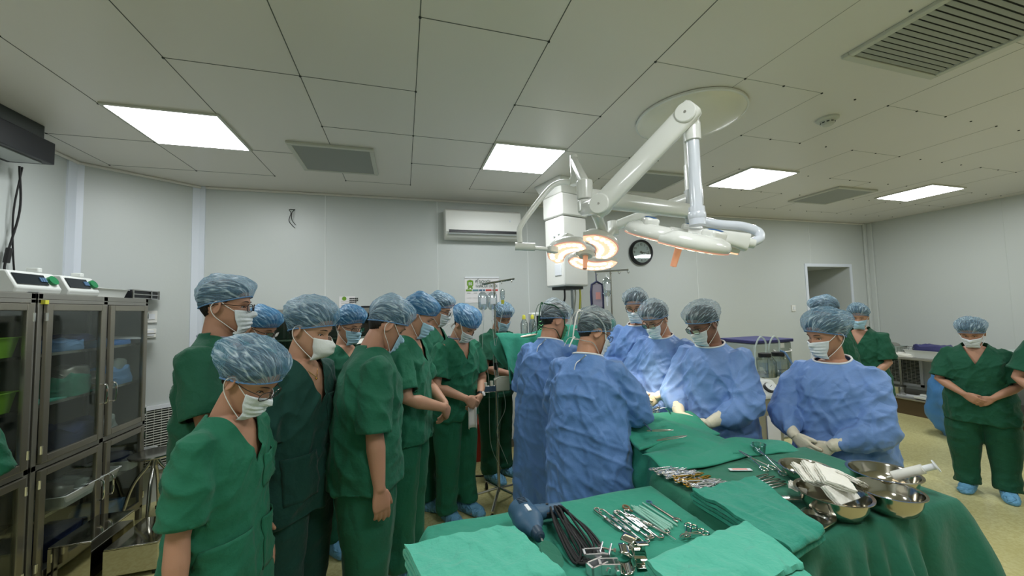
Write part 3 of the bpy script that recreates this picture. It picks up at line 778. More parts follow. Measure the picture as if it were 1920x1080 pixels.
class Person:
    pass
PEOPLE = []
def person(label, px, py, d, rel, head_rel=None, bow=25, roll=0, kind='scrub', female=False, bulk=1.0, garment='green_scrub', cap='cap_light', mask='white', maskw=1.0,
           glasses=None, skin='skin', arms=('clasp', 'clasp'), hand_z=0.97, hand_y=0.20, voxel=0.006, lean=4, capsize=1.0, capback=0.0, shoes='shoe_cover', sleeve=0.78,
           hem=0.80, tie=False, wrist_off=(0, 0), hair_low=False, vdeep=0.0, watch=False, shift=(0, 0), look='down', pockets=False, under=False, pose=None, seed=0, name='person', gtrim=True, undercol=None, scale=None, spread_legs=0.0):
    W = AT(px, py, d); tocam = math.degrees(math.atan2(-W.y, -W.x)); a = tocam + rel
    hr = 0 if head_rel is None else head_rel - rel            # extra head yaw (deg, ccw seen from above)
    rot = math.radians(a - 90)
    # neck and head in unit body space
    ln = math.radians(lean)
    def bend(p):     # the trunk leans forward from the hips
        p = Vector(p)
        if p.z > 0.95:
            h = p.z - 0.95; return Vector((p.x, p.y * 1.0 + h * math.sin(ln), 0.95 + h * math.cos(ln) - p.y * math.sin(ln)))
        return p
    nb = bend((0, -0.012, 1.44)); bo = math.radians(bow)
    nd = Vector((0, math.sin(bo * 0.55 + ln), math.cos(bo * 0.55 + ln)))
    Rh = Matrix.Rotation(math.radians(hr), 4, 'Z') @ Matrix.Rotation(-bo, 4, 'X') @ Matrix.Rotation(math.radians(roll), 4, 'Y')
    hc = nb + nd * 0.105 + (Rh.to_3x3() @ Vector((0, 0.022, 0.055)))
    s = W.z / hc.z if scale is None else scale
    X = Matrix.Translation(hc * s) @ Rh
    R3 = Matrix.Rotation(rot, 3, 'Z')
    base = W - R3 @ (hc * s); base.z = 0
    t = thing(name, label, 'person', base, rot)
    t['_o'] = [0, 0, 0]
    fw = 0.93 if female else 1.0
    # ------------------------------------------------ arms
    joints = {}
    for sg, side in ((1, 0), (-1, 1)):
        mode = arms[side]
        S = bend((sg * 0.168 * fw * bulk ** 0.5, -0.005, 1.362))
        if mode == 'clasp':
            Wr = Vector((sg * 0.088 + wrist_off[0], hand_y + (0.035 if sg > 0 else 0) + wrist_off[1], hand_z + (0.012 if sg > 0 else -0.01))); pole = (sg * 0.9, -0.5, -0.35)
            hd = (-sg * 0.80, 0.12, -0.58); hn = (-sg * 0.15, -1, 0.05); th = 1; curl = 0.42
        elif mode == 'hang':
            Wr = Vector((sg * 0.262 * fw * bulk ** 0.3, 0.03, 0.835)); pole = (sg * 0.3, -1, 0)
            hd = (0, 0.12, -1); hn = (-sg, -0.25, 0); th = 1; curl = 0.26
        elif mode == 'fwd':
            Wr = Vector((sg * 0.16, 0.33, 1.05)); pole = (sg * 0.6, -0.6, -0.6); hd = (-sg * 0.35, 0.9, -0.3); hn = (0, -0.3, -1); th = 1; curl = 0.4
        else:
            Wr, pole, hd, hn, curl = Vector(mode[0]), mode[1], mode[2], mode[3], mode[4]; th = 1
        E, Wr = ik(S, Wr, 0.285, 0.25, pole)
        joints[sg] = [v for v in (S, E, Wr)] + [unit(hd), unit(hn), curl]
    # ------------------------------------------------ body
    mb = MB()
    if female: T = [(0.84, .150, .100), (0.93, .160, .110), (1.03, .125, .090), (1.12, .125, .092), (1.22, .138, .108), (1.30, .145, .100), (1.37, .145, .078), (1.405, .100, .066), (1.44, .058, .054)]
    else: T = [(0.84, .145, .100), (0.93, .155, .108), (1.03, .138, .098), (1.12, .140, .102), (1.22, .158, .112), (1.30, .166, .105), (1.37, .163, .084), (1.405, .115, .072), (1.445, .066, .060)]
    mb.rings([[bend(p) * s for p in sering((0, 0, z), w * bulk, dd * bulk, 32)] for z, w, dd in T])
    nk = (0.050 if female else 0.057)
    mb.tube([bend((0, -0.012, 1.39)) * s, nb * s, (nb + nd * 0.06) * s, (hc + Rh.to_3x3() @ Vector((0, -0.012, -0.03))) * s], [(nk + 0.020) * s, nk * 1.08 * s, nk * 0.97 * s, nk * s], 24)
    add_head(mb, X, s)
    for sg in (1, -1):
        S, E, Wr, hd, hn, curl = joints[sg]
        k = s * (0.92 if female else 1.0) * (bulk ** 0.4)
        mb.ball(S * s, 0.056 * k, 10)
        m1 = S.lerp(E, 0.45); m2 = E.lerp(Wr, 0.3)
        mb.tube([S * s, m1 * s, E * s, m2 * s, E.lerp(Wr, 0.7) * s, Wr * s, (Wr + hd * 0.01) * s], [0.050 * k, 0.046 * k, 0.038 * k, 0.041 * k, 0.032 * k, (0.0265 * k, 0.024 * k), 0.022 * k], 20)
        build_hand(mb, Wr * s, hd, hn, s * (0.93 if female else 1.0), sg * (1), curl)
        x = 0.085 + spread_legs
        mb.tube([Vector((sg * 0.075, 0, 0.86)) * s, Vector((sg * 0.085, 0, 0.75)) * s, Vector((sg * x, 0.01, 0.49)) * s, Vector((sg * x, -0.012, 0.33)) * s, Vector((sg * x, -0.01, 0.07)) * s], [0.085 * s, 0.080 * s, 0.056 * s, 0.056 * s, 0.038 * s], 16)
        mb.rings([[Vector((sg * x + sg * 0.15 * yy * 0.5 + w_ * math.cos(q), yy, 0.005 / s + h_ * 0.5 + h_ * 0.5 * math.sin(q))) * s for q in [2 * PI * i / 16 for i in range(16)]] for yy, w_, h_ in ((-0.06, 0.02, 0.04), (-0.045, 0.033, 0.07), (0.0, 0.036, 0.085), (0.06, 0.042, 0.065), (0.12, 0.046, 0.045), (0.165, 0.035, 0.03), (0.18, 0.015, 0.018))])
    body = link_mesh(remesh(mb, voxel * s, 5, 0.45), 'body', skin, t)
    # ------------------------------------------------ face details
    fd = MB()
    for sg in (-1, 1):
        pts = [X @ (head_pt(math.asin(max(-1, min(1, sg * q))) if False else sg * q, 0.022 + 0.004 * math.sin(PI * k / 5), 0.0012) * s) for k, q in enumerate((0.14, 0.24, 0.34, 0.44, 0.54, 0.64))]
        w = MB(); w.tube(pts, [0.0014 * s, 0.0032 * s, 0.0036 * s, 0.0032 * s, 0.0024 * s, 0.001 * s], 6, flat=0.6); w.build('eyebrow', 'brow', t, world=False)
        th = 0.37 * sg
        c = head_pt(th, -0.002, -0.0035)
        w = MB(); w.m = 0; w.ball(X @ (c * s), (0.0135 * s, 0.0075 * s, 0.0058 * s), 8, rot=X.to_3x3() @ Matrix.Rotation(-th * 0.8, 3, 'Z'))
        w.m = 1; w.ball(X @ ((c + Vector((0, 0.004, -0.0015))) * s), (0.0058 * s, 0.0046 * s, 0.0048 * s), 6, rot=X.to_3x3())
        e = w.build('eye', ['eye_white', 'eye_dark'], t, world=False)
        lp = [X @ (head_pt(th + sg * q, -0.0025 + zz, 0.0016) * s) for q, zz in ((-0.17, -0.001), (-0.08, 0.0035), (0.02, 0.0042), (0.12, 0.0015), (0.20, -0.003))]
        w = MB(); w.tube(lp, [0.0008 * s, 0.0016 * s, 0.0018 * s, 0.0016 * s, 0.0008 * s], 6); w.build('eyelashes', 'brow', t, world=False)
    # ------------------------------------------------ hair
    def sstep(x): x = min(1, max(0, x)); return x * x * (3 - 2 * x)
    hz = [(0, 0.070), (0.6, 0.064), (1.05, 0.035), (1.35, 0.012), (1.62, 0.022), (1.95, 0.0), (2.2, -0.045), (3.15, -0.070)]
    hza = np.array(hz)
    w = MB(); rs = []
    for z in np.linspace(-0.098, 0.119, 40):
        r_ = []
        for k in range(56):
            th = 2 * PI * k / 56; ta = abs((th + PI) % (2 * PI) - PI)
            hl = float(np.interp(ta, hza[:, 0], hza[:, 1]))
            m_ = sstep((z - hl) / 0.012 + 0.5)
            r_.append(X @ (head_pt(th, z, -0.014 + 0.022 * m_, False) * s))
        rs.append(r_)
    w.rings(rs); w.build('hair', 'hair', t, world=False)
    # ------------------------------------------------ bouffant cap
    rng = np.random.RandomState(seed * 13 + 5)
    NP, NT = 150, 46
    pu = (1.0 + (0.10 if female else 0.04)) * capsize
    P = np.zeros((NT, NP, 3)); UV = np.zeros((NT, NP, 2))
    nape = -0.040 if (hair_low or female) else -0.022
    for i in range(NT):
        tt = i / (NT - 1); e = tt * PI / 2
        for j in range(NP):
            ph = 2 * PI * j / NP; th = ph; c_ = (1 - math.cos(ph)) / 2
            rz = 0.052 * (1 - c_) + nape * c_; rim = head_pt(th, rz, 0.0105, False)
            back = c_ ** 1.5
            hor = (math.cos(e) ** 0.62); bul = (0.20 + 0.14 * back + capback * back) * math.sin(min(PI, 2.3 * e)) ** 1.0 * pu
            ruff = 0.0
            topz = 0.142 * pu
            x = rim.x * hor * (1 + bul); y = (rim.y + 0.01) * hor * (1 + bul) - 0.01 - 0.02 * (1 - hor) - capback * 0.03 * math.sin(2 * e)
            z = rz + (topz - rz) * math.sin(e) ** 0.82 - 0.02 * back * math.sin(2.6 * e if 2.6 * e < PI else PI) * pu
            P[i, j] = (x, y, z); 
            psi = math.atan2(x, z - 0.0)
            UV[i, j] = (psi / PI, y * 4)
    Q = P.reshape(-1, 3); e = np.repeat(np.linspace(0, 1, NT), NP)
    psi = np.arctan2(Q[:, 0], Q[:, 2] + 0.02)
    nn = Q - np.array([0, -0.01, 0.03]); nn /= np.linalg.norm(nn, axis=1)[:, None]
    sd = rng.rand(3) * 20
    env = np.clip(e * 6, 0, 1) * np.clip((1.02 - e) * 8, 0.35, 1)
    wob = noise3(Q * 14 + sd)
    pl_ = np.abs(np.sin(psi * 17 + wob * 3.2)) ** 0.6
    cr = 1 - np.abs(noise3(Q * np.array([26, 18, 26]) + sd)) * 2
    disp = env * (0.0042 * (pl_ - 0.5) + 0.0055 * (cr - 0.4) + 0.010 * noise3(Q * 9 + sd + 5))
    disp += np.where(e < 0.05, 0.002 * np.sin(np.tile(np.arange(NP), NT) * 2 * PI / NP * 37), 0)
    Q = Q + nn * disp[:, None]
    w = MB(); w.rings([[X @ (Vector(Q[i * NP + j]) * s) for j in range(NP)] for i in range(NT)], closed_caps=False)
    w.f.append(tuple((NT - 1) * NP + j for j in range(NP))); w.fm.append(0)
    w.uv = [tuple(u) for u in UV.reshape(-1, 2)]
    co = w.build('surgical_cap', cap, t, world=False, angle=80)
    # elastic rim of the cap
    w = MB(); w.tube([X @ (Vector(Q[j]) * s) for j in range(0, NP, 2)], 0.0032 * s, 6, closed=True); w.build('elastic_band', 'cap_blue' if cap == 'cap_blue' else 'blue_cloth', co, world=False)
    # ------------------------------------------------ mask
    if mask:
        mcol = {'white': 'mask_white', 'blue': 'mask_blue', 'n95': 'mask_n95', 'green': 'mask_green'}[mask]
        w = MB(); NU, NV = 33, 25; top, bot = (-0.019, -0.117)
        am = (1.02 if mask != 'n95' else 0.86) * maskw
        def mp(u, v):
            th = (u * 2 - 1) * am; z = top + (bot - top) * v
            edge = abs(u * 2 - 1)
            z2 = z - 0.016 * (1 - edge ** 2) * 0 + 0.012 * edge * (v - 0.5) * -1.4 - 0.006 * edge
            zz = max(z2, -0.092); p = head_pt(th, zz, 0.0); p.z = z2
            wv = min(1, v * 4) * (1 - 0.35 * max(0, v - 0.75) * 4)
            bulge = 0.007 + 0.012 * (1 - edge ** 2) * (math.sin(PI * min(1, v * 1.05)) ** 0.7 if v * 1.05 < 1 else 0) + (0.006 * (1 - edge) if v < 0.2 else 0.0)
            if mask == 'n95': bulge = 0.008 + 0.045 * (1 - edge ** 1.6) * math.sin(PI * min(1, 0.12 + v * 0.8)) ** 1.3
            else: bulge += 0.0022 * math.sin(v * 34) * (1 - edge ** 3)
            p = p + Vector((math.sin(th), math.cos(th), 0)) * bulge
            if v > 0.8: p.y -= (v - 0.8) * 0.06 * (1 - edge * 0.5)
            return X @ (p * s)
        w.grid(mp, NU, NV); mk = w.build('face_mask', mcol, t, world=False, solid=0.0016 * s)
        for sg in (-1, 1):
            A = mp((sg + 1) / 2, 0.06); B = mp((sg + 1) / 2, 0.9)
            E0 = X @ (Vector((sg * 0.083, -0.008, 0.020)) * s); E1 = X @ (Vector((sg * 0.086, -0.032, -0.008)) * s); E2 = X @ (Vector((sg * 0.080, -0.018, -0.048)) * s)
            if not tie:
                w = MB(); w.tube(spline([A, A.lerp(E0, 0.5) + (X.to_3x3() @ Vector((sg * 0.004, 0, 0))) * s, E0, E1, E2, B.lerp(E2, 0.5) + (X.to_3x3() @ Vector((sg * 0.006, 0, 0))) * s, B], 4), 0.0017 * s, 6); w.build('ear_loop', 'strap_white', mk, world=False)
            else:
                tc_ = 'strap_green' if mask == 'green' else 'strap_white'
                Bk = X @ (Vector((sg * 0.02, -0.135, 0.075)) * s); B2 = X @ (Vector((sg * 0.012, -0.105, -0.085)) * s)
                w = MB(); w.tube(spline([A, X @ (Vector((sg * 0.092, 0.0, 0.04)) * s), X @ (Vector((sg * 0.085, -0.075, 0.075)) * s), Bk], 5), 0.0042 * s, 6, flat=0.4); w.build('mask_tie', tc_, mk, world=False)
                w = MB(); w.tube(spline([B, X @ (Vector((sg * 0.073, -0.015, -0.075)) * s), X @ (Vector((sg * 0.056, -0.075, -0.085)) * s), B2], 5), 0.0042 * s, 6, flat=0.4); w.build('mask_tie', tc_, mk, world=False)
        if tie:
            w = MB(); w.ball(X @ (Vector((0, -0.14, 0.075)) * s), 0.010 * s, 6)
            for sg in (-1, 1): w.tube(spline([X @ (Vector((0, -0.14, 0.075)) * s), X @ (Vector((sg * 0.02, -0.155, 0.05)) * s), X @ (Vector((sg * 0.03, -0.145, -0.03)) * s), X @ (Vector((sg * 0.035, -0.13, -0.09)) * s)], 4), 0.0045 * s, 6, flat=0.4)
            w.ball(X @ (Vector((0, -0.108, -0.085)) * s), 0.009 * s, 6)
            for sg in (-1, 1): w.tube(spline([X @ (Vector((0, -0.108, -0.085)) * s), X @ (Vector((sg * 0.03, -0.125, -0.10)) * s), X @ (Vector((sg * 0.035, -0.13, -0.15)) * s)], 4), 0.0040 * s, 6, flat=0.4)
            w.build('knot', 'strap_green' if mask == 'green' else 'strap_white', mk, world=False)
    # ------------------------------------------------ glasses
    if glasses:
        gl = MB()
        for sg in (-1, 1):
            c = Vector((sg * 0.033, 0.110, -0.004)); rim = []
            for q in range(24):
                a_ = 2 * PI * q / 24; ca, sa = math.cos(a_), math.sin(a_)
                rim.append(X @ ((c + Vector((0.0255 * math.copysign(abs(ca) ** 0.7, ca), -0.010 * abs(ca + sg) * 0.5, 0.0185 * math.copysign(abs(sa) ** 0.75, sa)))) * s))
            gl.tube(rim, 0.0017 * s, 6, closed=True)
            gl.tube(spline([X @ (Vector((sg * 0.060, 0.100, 0.004)) * s), X @ (Vector((sg * 0.078, 0.05, 0.004)) * s), X @ (Vector((sg * 0.084, -0.01, 0.004)) * s), X @ (Vector((sg * 0.084, -0.035, -0.012)) * s)], 4), 0.0018 * s, 6)
            w = MB(); w._add(rim, [tuple(range(24))]); lens_v = w
            if sg == -1: L0 = w
            else: L1 = w
        gl.tube(spline([X @ (Vector((-0.009, 0.111, 0.0)) * s), X @ (Vector((0, 0.114, 0.004)) * s), X @ (Vector((0.009, 0.111, 0.0)) * s)], 4), 0.0016 * s, 6)
        go = gl.build('glasses', glasses, t, world=False)
        L0.build('lens', 'lens', go, world=False, smooth=False); L1.build('lens', 'lens', go, world=False, smooth=False)
    # ------------------------------------------------ garments
    vg = 0.0075 * s
    sd = rng.rand(3) * 30
    def wrinkle(me, kind_):
        co_ = get_co(me); no = get_no(me); q = co_ / s
        f1 = noise3(np.stack([q[:, 0] * 9, q[:, 1] * 9, q[:, 2] * 1.6], 1) + sd)
        def rdg(A, p, o): return (1 - np.minimum(1, 2.2 * np.abs(noise3(p @ np.array(A).T + sd + o)))) ** 1.6
        sx = np.sign(q[:, 0]); qs = np.stack([np.abs(q[:, 0]), q[:, 1], q[:, 2]], 1)
        # creases run diagonally from the armpits down to the middle, on both sides
        f2 = rdg([[7.5, 1, 6.0], [-1.5, 5, 1.5], [2.2, -1.5, -2.4]], qs, 3)
        f2b = rdg([[3.0, 4.0, 9.0], [-3, 4, 3.0], [1.5, -1.0, 2.5]], q, 17)
        f3 = rdg([[14, 3, 5], [-3, 13, 4], [5, -4, 9]], q, 9)
        low = np.clip((1.25 - q[:, 2]) / 0.45, 0, 1)
        if kind_ == 'gown': d_ = 0.030 * f1 * low + 0.015 * (f2 - 0.35) * (1 - 0.75 * low) + 0.008 * (f2b - 0.35) + 0.006 * (f3 - 0.35)
        else: d_ = 0.017 * f1 * low + 0.012 * (f2 - 0.35) + 0.006 * (f2b - 0.35) + 0.0035 * (f3 - 0.35)
        up = np.clip((q[:, 2] - 1.34) / 0.06, 0, 1) * np.clip((0.13 - np.abs(q[:, 0])) / 0.04, 0, 1)
        d_ *= (1 - 0.85 * up)
        set_co(me, co_ + no * d_[:, None] * s)
        return me
    def capface(me, specs):
        """open the closed ends: specs = (centre, direction, radius, tolerance)"""
        bm = bmesh.new(); bm.from_mesh(me); bm.normal_update()
        for c, dr, rad, tol in specs:
            c = Vector(c); dr = unit(dr); kill = []
            for f in bm.faces:
                p = f.calc_center_median() - c; h = p.dot(dr)
                if -tol < h < tol * 1.5 and (p - dr * h).length < rad and f.normal.dot(dr) > 0.5: kill.append(f)
            bmesh.ops.delete(bm, geom=kill, context='FACES')
            for v in bm.verts:
                if v.is_boundary:
                    p = v.co - c; h = p.dot(dr)
                    if abs(h) < tol * 2.5 and (p - dr * h).length < rad * 1.1: v.co -= dr * (h)
        bm.to_mesh(me); bm.free(); return me
    wf = bulk * (0.95 if female else 1.0)
    if kind == 'scrub':
        G_ = [(hem, .218, .160), (0.88, .215, .158), (0.98, .205, .152), (1.08, .198, .146), (1.20, .200, .142), (1.30, .196, .132), (1.36, .184, .114), (1.395, .155, .096), (1.425, .118, .084), (1.450, .088, .076), (1.475, .076, .070)]
        mb = MB(); mb.rings([[bend(p) * s for p in sering((0, -0.004 if z > 1.35 else 0, z), w * wf, dd * wf, 44)] for z, w, dd in G_])
        specs = []
        for sg in (1, -1):
            S, E, Wr = joints[sg][:3]; u = (E - S).normalized(); c = S + u * (0.285 * sleeve)
            mb.ball((S + Vector((0, 0, -0.008))) * s, (0.068 * s * bulk ** 0.5), 12)
            mb.tube([(S - u * 0.03) * s, (S + u * 0.06) * s, (S + u * 0.13) * s, c * s], [0.064 * s * bulk ** .5, 0.071 * s * bulk ** .5, 0.077 * s * bulk ** .5, (0.084 * s * bulk ** .5, 0.076 * s * bulk ** .5)], 28)
            specs.append((c * s, u, 0.105 * s * bulk ** .5, 0.016 * s))
        me = wrinkle(remesh(mb, vg, 4), 'scrub')
        capface(me, specs)
        # V neck
        bm = bmesh.new(); bm.from_mesh(me)
        zv = 1.285 - vdeep; kk = (1.462 - zv) / 0.082
        Bv = bend((0, 0.12, zv)) * s
        for sg in (1, -1):
            geom = [f for f in bm.faces if f.calc_center_median().z > (zv - 0.05) * s and f.calc_center_median().y > 0.0 and abs(f.calc_center_median().x) < 0.16 * s]
            g = set(geom); 
            for f in geom: g.update(f.edges); g.update(f.verts)
            bmesh.ops.bisect_plane(bm, geom=list(g), dist=1e-5, plane_co=Bv, plane_no=Vector((-sg * kk, 0, 1)).normalized())
        kill = []
        for f in bm.faces:
            c = f.calc_center_median(); zz = c.z / s
            if c.y > (0.0) * s and zz > Bv.z / s + kk * abs(c.x) / s + 1e-5: kill.append(f)
            elif (c - (nb + Vector((0, 0, 0.02))) * s).length < 0.074 * s and f.normal.z > 0.25: kill.append(f)
        bmesh.ops.delete(bm, geom=kill, context='FACES')
        bm.to_mesh(me); bm.free()
        top = link_mesh(me, 'scrub_top', garment, t)
        so = top.modifiers.new('solid', 'SOLIDIFY'); so.thickness = 0.004 * s; so.offset = -1
        if pockets:
            # patch pockets with a hem line, following the front of the top
            from mathutils.bvhtree import BVHTree
            bm = bmesh.new(); bm.from_mesh(me); tree = BVHTree.FromBMesh(bm)
            for (cx, cz, pw_, ph_, nm) in ((0.105, 0.92, 0.075, 0.10, 'pocket'), (-0.105, 0.92, 0.075, 0.10, 'pocket'), (-0.085, 1.20, 0.05, 0.065, 'chest_pocket')):
                w = MB()
                def pf(u, v):
                    x_ = (cx + (u - 0.5) * 2 * pw_) * s * (1 if sg else 1); z_ = (cz + (v - 0.5) * 2 * ph_) * s
                    hit = tree.ray_cast(Vector((x_, 0.6 * s, z_)), Vector((0, -1, 0)))
                    y_ = hit[0].y if hit[0] is not None else 0.1 * s
                    bag = 0.010 * math.sin(PI * u) * v ** 3
                    return Vector((x_, y_ + 0.004 * s + bag * s, z_))
                w.grid(pf, 14, 14); w.build(nm, garment, top, world=False, solid=0.003 * s)
            bm.free()
    else:
        G_ = [(0.30, .285, .225), (0.50, .270, .212), (0.70, .258, .20), (0.90, .248, .190), (1.03, .236, .178), (1.15, .228, .168), (1.26, .222, .156), (1.33, .200, .138), (1.375, .172, .112), (1.41, .132, .092), (1.44, .092, .078), (1.462, .072, .070), (1.475, .066, .064)]
        mb = MB(); mb.rings([[bend(p) * s for p in sering((0, 0, z), w * wf, dd * wf, 44)] for z, w, dd in G_])
        for sg in (1, -1):
            S, E, Wr = joints[sg][:3]; u = (E - S).normalized(); u2 = (Wr - E).normalized()
            dn = Vector((0, 0, -0.022))
            mb.ball((S + Vector((0, 0, -0.01))) * s, 0.074 * s, 12)
            mb.tube([(S - u * 0.03) * s, (S + u * 0.08) * s, (S.lerp(E, 0.6) + dn * 0.3) * s, (E - u * 0.01 + dn) * s, (E + u2 * 0.05 + dn) * s, (E + u2 * 0.11 + dn * 0.9) * s, (E + u2 * 0.17 + dn * 0.3) * s, (E + u2 * 0.205) * s, (Wr - u2 * 0.02) * s],
                    [0.068 * s, 0.080 * s, 0.090 * s, 0.092 * s, (0.086 * s, 0.096 * s), (0.074 * s, 0.086 * s), 0.056 * s, 0.039 * s, 0.033 * s], 28)
        me = wrinkle(remesh(mb, vg, 3), 'gown')
        bm = bmesh.new(); bm.from_mesh(me)
        cn = bend((0, 0, 1.447)) * s; pn = (bend((0, -0.30, 1.44 + 0.12)) * s - cn); nrm = Vector((0, -math.sin(-0.30 + ln), math.cos(-0.30 + ln)))
        nrm = Vector((0, 0.28, 1)).normalized()
        geom = [f for f in bm.faces if (f.calc_center_median() - cn).length < 0.16 * s]
        g = set(geom)
        for f in geom: g.update(f.edges); g.update(f.verts)
        bmesh.ops.bisect_plane(bm, geom=list(g), dist=1e-5, plane_co=cn, plane_no=nrm)
        kill = [f for f in bm.faces if (f.calc_center_median() - cn).dot(nrm) > 1e-5 and (f.calc_center_median() - cn).length < 0.15 * s]
        bmesh.ops.delete(bm, geom=kill, context='FACES')
        rim = sorted([v.co.copy() for v in bm.verts if v.is_boundary and (v.co - cn).length < 0.2 * s], key=lambda p: math.atan2(p.y - cn.y, p.x - cn.x))
        bm.to_mesh(me); bm.free()
        top = link_mesh(me, 'surgical_gown', garment, t)
        so = top.modifiers.new('solid', 'SOLIDIFY'); so.thickness = 0.003 * s; so.offset = -1
        if len(rim) > 12:
            st = max(1, len(rim) // 48)
            w = MB(); w.tube(rim[::st], 0.0055 * s, 8, closed=True); w.build('neck_trim', 'trim_white', top, world=False)
        # back tie
        w = MB(); p0 = bend((0.0, -0.09, 1.425)) * s
        w.tube(spline([p0, p0 + Vector((0.02, -0.02, 0.01)) * s, p0 + Vector((0.045, -0.03, 0.03)) * s], 4), 0.006 * s, 6, flat=0.4)
        w.tube(spline([p0, p0 + Vector((-0.02, -0.02, -0.02)) * s, p0 + Vector((-0.03, -0.03, -0.06)) * s], 4), 0.006 * s, 6, flat=0.4)
        w.build('neck_tie', 'trim_white', top, world=False)
        for sg in (1, -1):
            S, E, Wr, hd, hn, curl = joints[sg]; u2 = (Wr - E).normalized(); mb = MB(); k = s * (0.93 if female else 1.0)
            build_hand(mb, Wr * s, hd, hn, k, sg, curl, grow=0.0022)
            mb.tube([(Wr - u2 * 0.085) * s, (Wr - u2 * 0.04) * s, (Wr) * s, (Wr + hd * 0.012) * s], [0.041 * s, 0.038 * s, 0.032 * s, 0.028 * s], 20)
            mb.tube([(Wr - u2 * 0.088) * s, (Wr - u2 * 0.080) * s], 0.0425 * s, 20)
            link_mesh(remesh(mb, min(0.0042, voxel * 0.75) * s, 3, 0.4), 'glove', 'glove', t)
    # trousers
    mb = MB()
    for sg in (1, -1):
        x = 0.092 + spread_legs
        mb.tube([Vector((sg * 0.075, 0, 1.0)) * s, Vector((sg * 0.085, -0.002, 0.82)) * s, Vector((sg * x, 0, 0.62)) * s, Vector((sg * x, 0.004, 0.45)) * s, Vector((sg * x, -0.006, 0.25)) * s, Vector((sg * (x + .003), -0.004, 0.13)) * s, Vector((sg * (x + .003), 0.004, 0.075)) * s],
                [(0.115 * s * bulk, 0.13 * s * bulk), (0.118 * s * bulk, 0.128 * s * bulk), (0.105 * s * bulk, 0.115 * s * bulk), 0.094 * s * bulk, 0.088 * s, 0.087 * s, (0.086 * s, 0.092 * s)], 24)
    me = remesh(mb, 0.011 * s, 3)
    co_ = get_co(me); no = get_no(me); q = co_ / s
    f1 = noise3(np.stack([q[:, 0] * 10, q[:, 1] * 10, q[:, 2] * 1.3], 1) + sd); f2 = 1 - 2 * np.abs(noise3(np.stack([q[:, 0] * 5, q[:, 1] * 5, q[:, 2] * 9], 1) + sd))
    an = np.clip((0.30 - q[:, 2]) / 0.2, 0, 1)
    set_co(me, co_ + no * ((0.009 * f1 + 0.012 * an * (f2 - 0.3) + 0.004 * f2)[:, None]) * s)
    link_mesh(me, 'trousers', garment if kind == 'scrub' else 'green_scrub', t)
    # shoe covers
    for sg in (1, -1):
        x = 0.09 + spread_legs; mb = MB()
        rs = []
        for yy, w_, h_ in ((-0.085, 0.012, 0.05), (-0.078, 0.036, 0.085), (-0.04, 0.050, 0.105), (0.01, 0.053, 0.11), (0.06, 0.055, 0.088), (0.12, 0.057, 0.066), (0.165, 0.050, 0.052), (0.19, 0.034, 0.04), (0.2, 0.012, 0.026)):
            rs.append([Vector((sg * x + sg * yy * 0.12 + w_ * math.copysign(abs(math.cos(q_)) ** 0.8, math.cos(q_)), yy, 0.004 + max(0, h_ * 0.42 + h_ * 0.6 * math.sin(q_)))) * s for q_ in [2 * PI * i / 48 for i in range(48)]])
        rs2 = []
        for i in range(len(rs) - 1):
            for k in range(5): rs2.append([rs[i][j].lerp(rs[i + 1][j], k / 5) for j in range(48)])
        rs2.append(rs[-1])
        mb.rings(rs2); me = mb.mesh('x'); bm = bmesh.new(); bm.from_mesh(me); bmesh.ops.recalc_face_normals(bm, faces=bm.faces); bm.to_mesh(me); bm.free()
        co_ = get_co(me); no = get_no(me); q = co_ / s
        dsp = 0.007 * noise3(q * np.array([14, 34, 14]) + sd) + 0.003 * noise3(q * 60); dsp[co_[:, 2] < 0.012] = 0
        c2 = co_ + no * dsp[:, None] * s; c2[:, 2] = np.maximum(c2[:, 2], 0.002); set_co(me, c2)
        link_mesh(me, 'shoe_cover', shoes, t)
    if undercol:
        w = MB(); c0 = bend((0, -0.012, 1.452)) * s
        w.tube([c0 + Vector((0.071 * s * math.cos(q_), 0.069 * s * math.sin(q_), 0.008 * s * -math.sin(q_))) for q_ in [2 * PI * i / 32 for i in range(32)]], 0.007 * s, 8, closed=True); w.build('undershirt_collar', undercol, t, world=False)
    if watch:
        sg = watch; S, E, Wr, hd, hn, curl = joints[sg]; u2 = (Wr - E).normalized(); c = (Wr - u2 * 0.02) * s
        w = MB(); w.lathe([(0.029 * s, -0.011 * s), (0.033 * s, -0.010 * s), (0.033 * s, 0.010 * s), (0.029 * s, 0.011 * s)], c, 24, axis=u2, close=True); wo = w.build('wristwatch', 'watch_black', t, world=False)
        fx = frame(u2)[0]; o_ = Vector((sg * 0.4, 0.9, 0.3)); o_ = (o_ - u2 * o_.dot(u2)).normalized()
        w = MB(); w.lathe([(0.0, 0.028 * s), (0.019 * s, 0.028 * s), (0.019 * s, 0.038 * s), (0.0, 0.039 * s)], c, 24, axis=o_); w.build('watch_dial', 'paper', wo, world=False)
    PEOPLE.append((t, joints, s, rot, base))
    return t, joints, s, rot, base

def wpos(P, v):
    t, joints, s, rot, base = P
    return Vector(base) + Matrix.Rotation(rot, 3, 'Z') @ (Vector(v) * s)
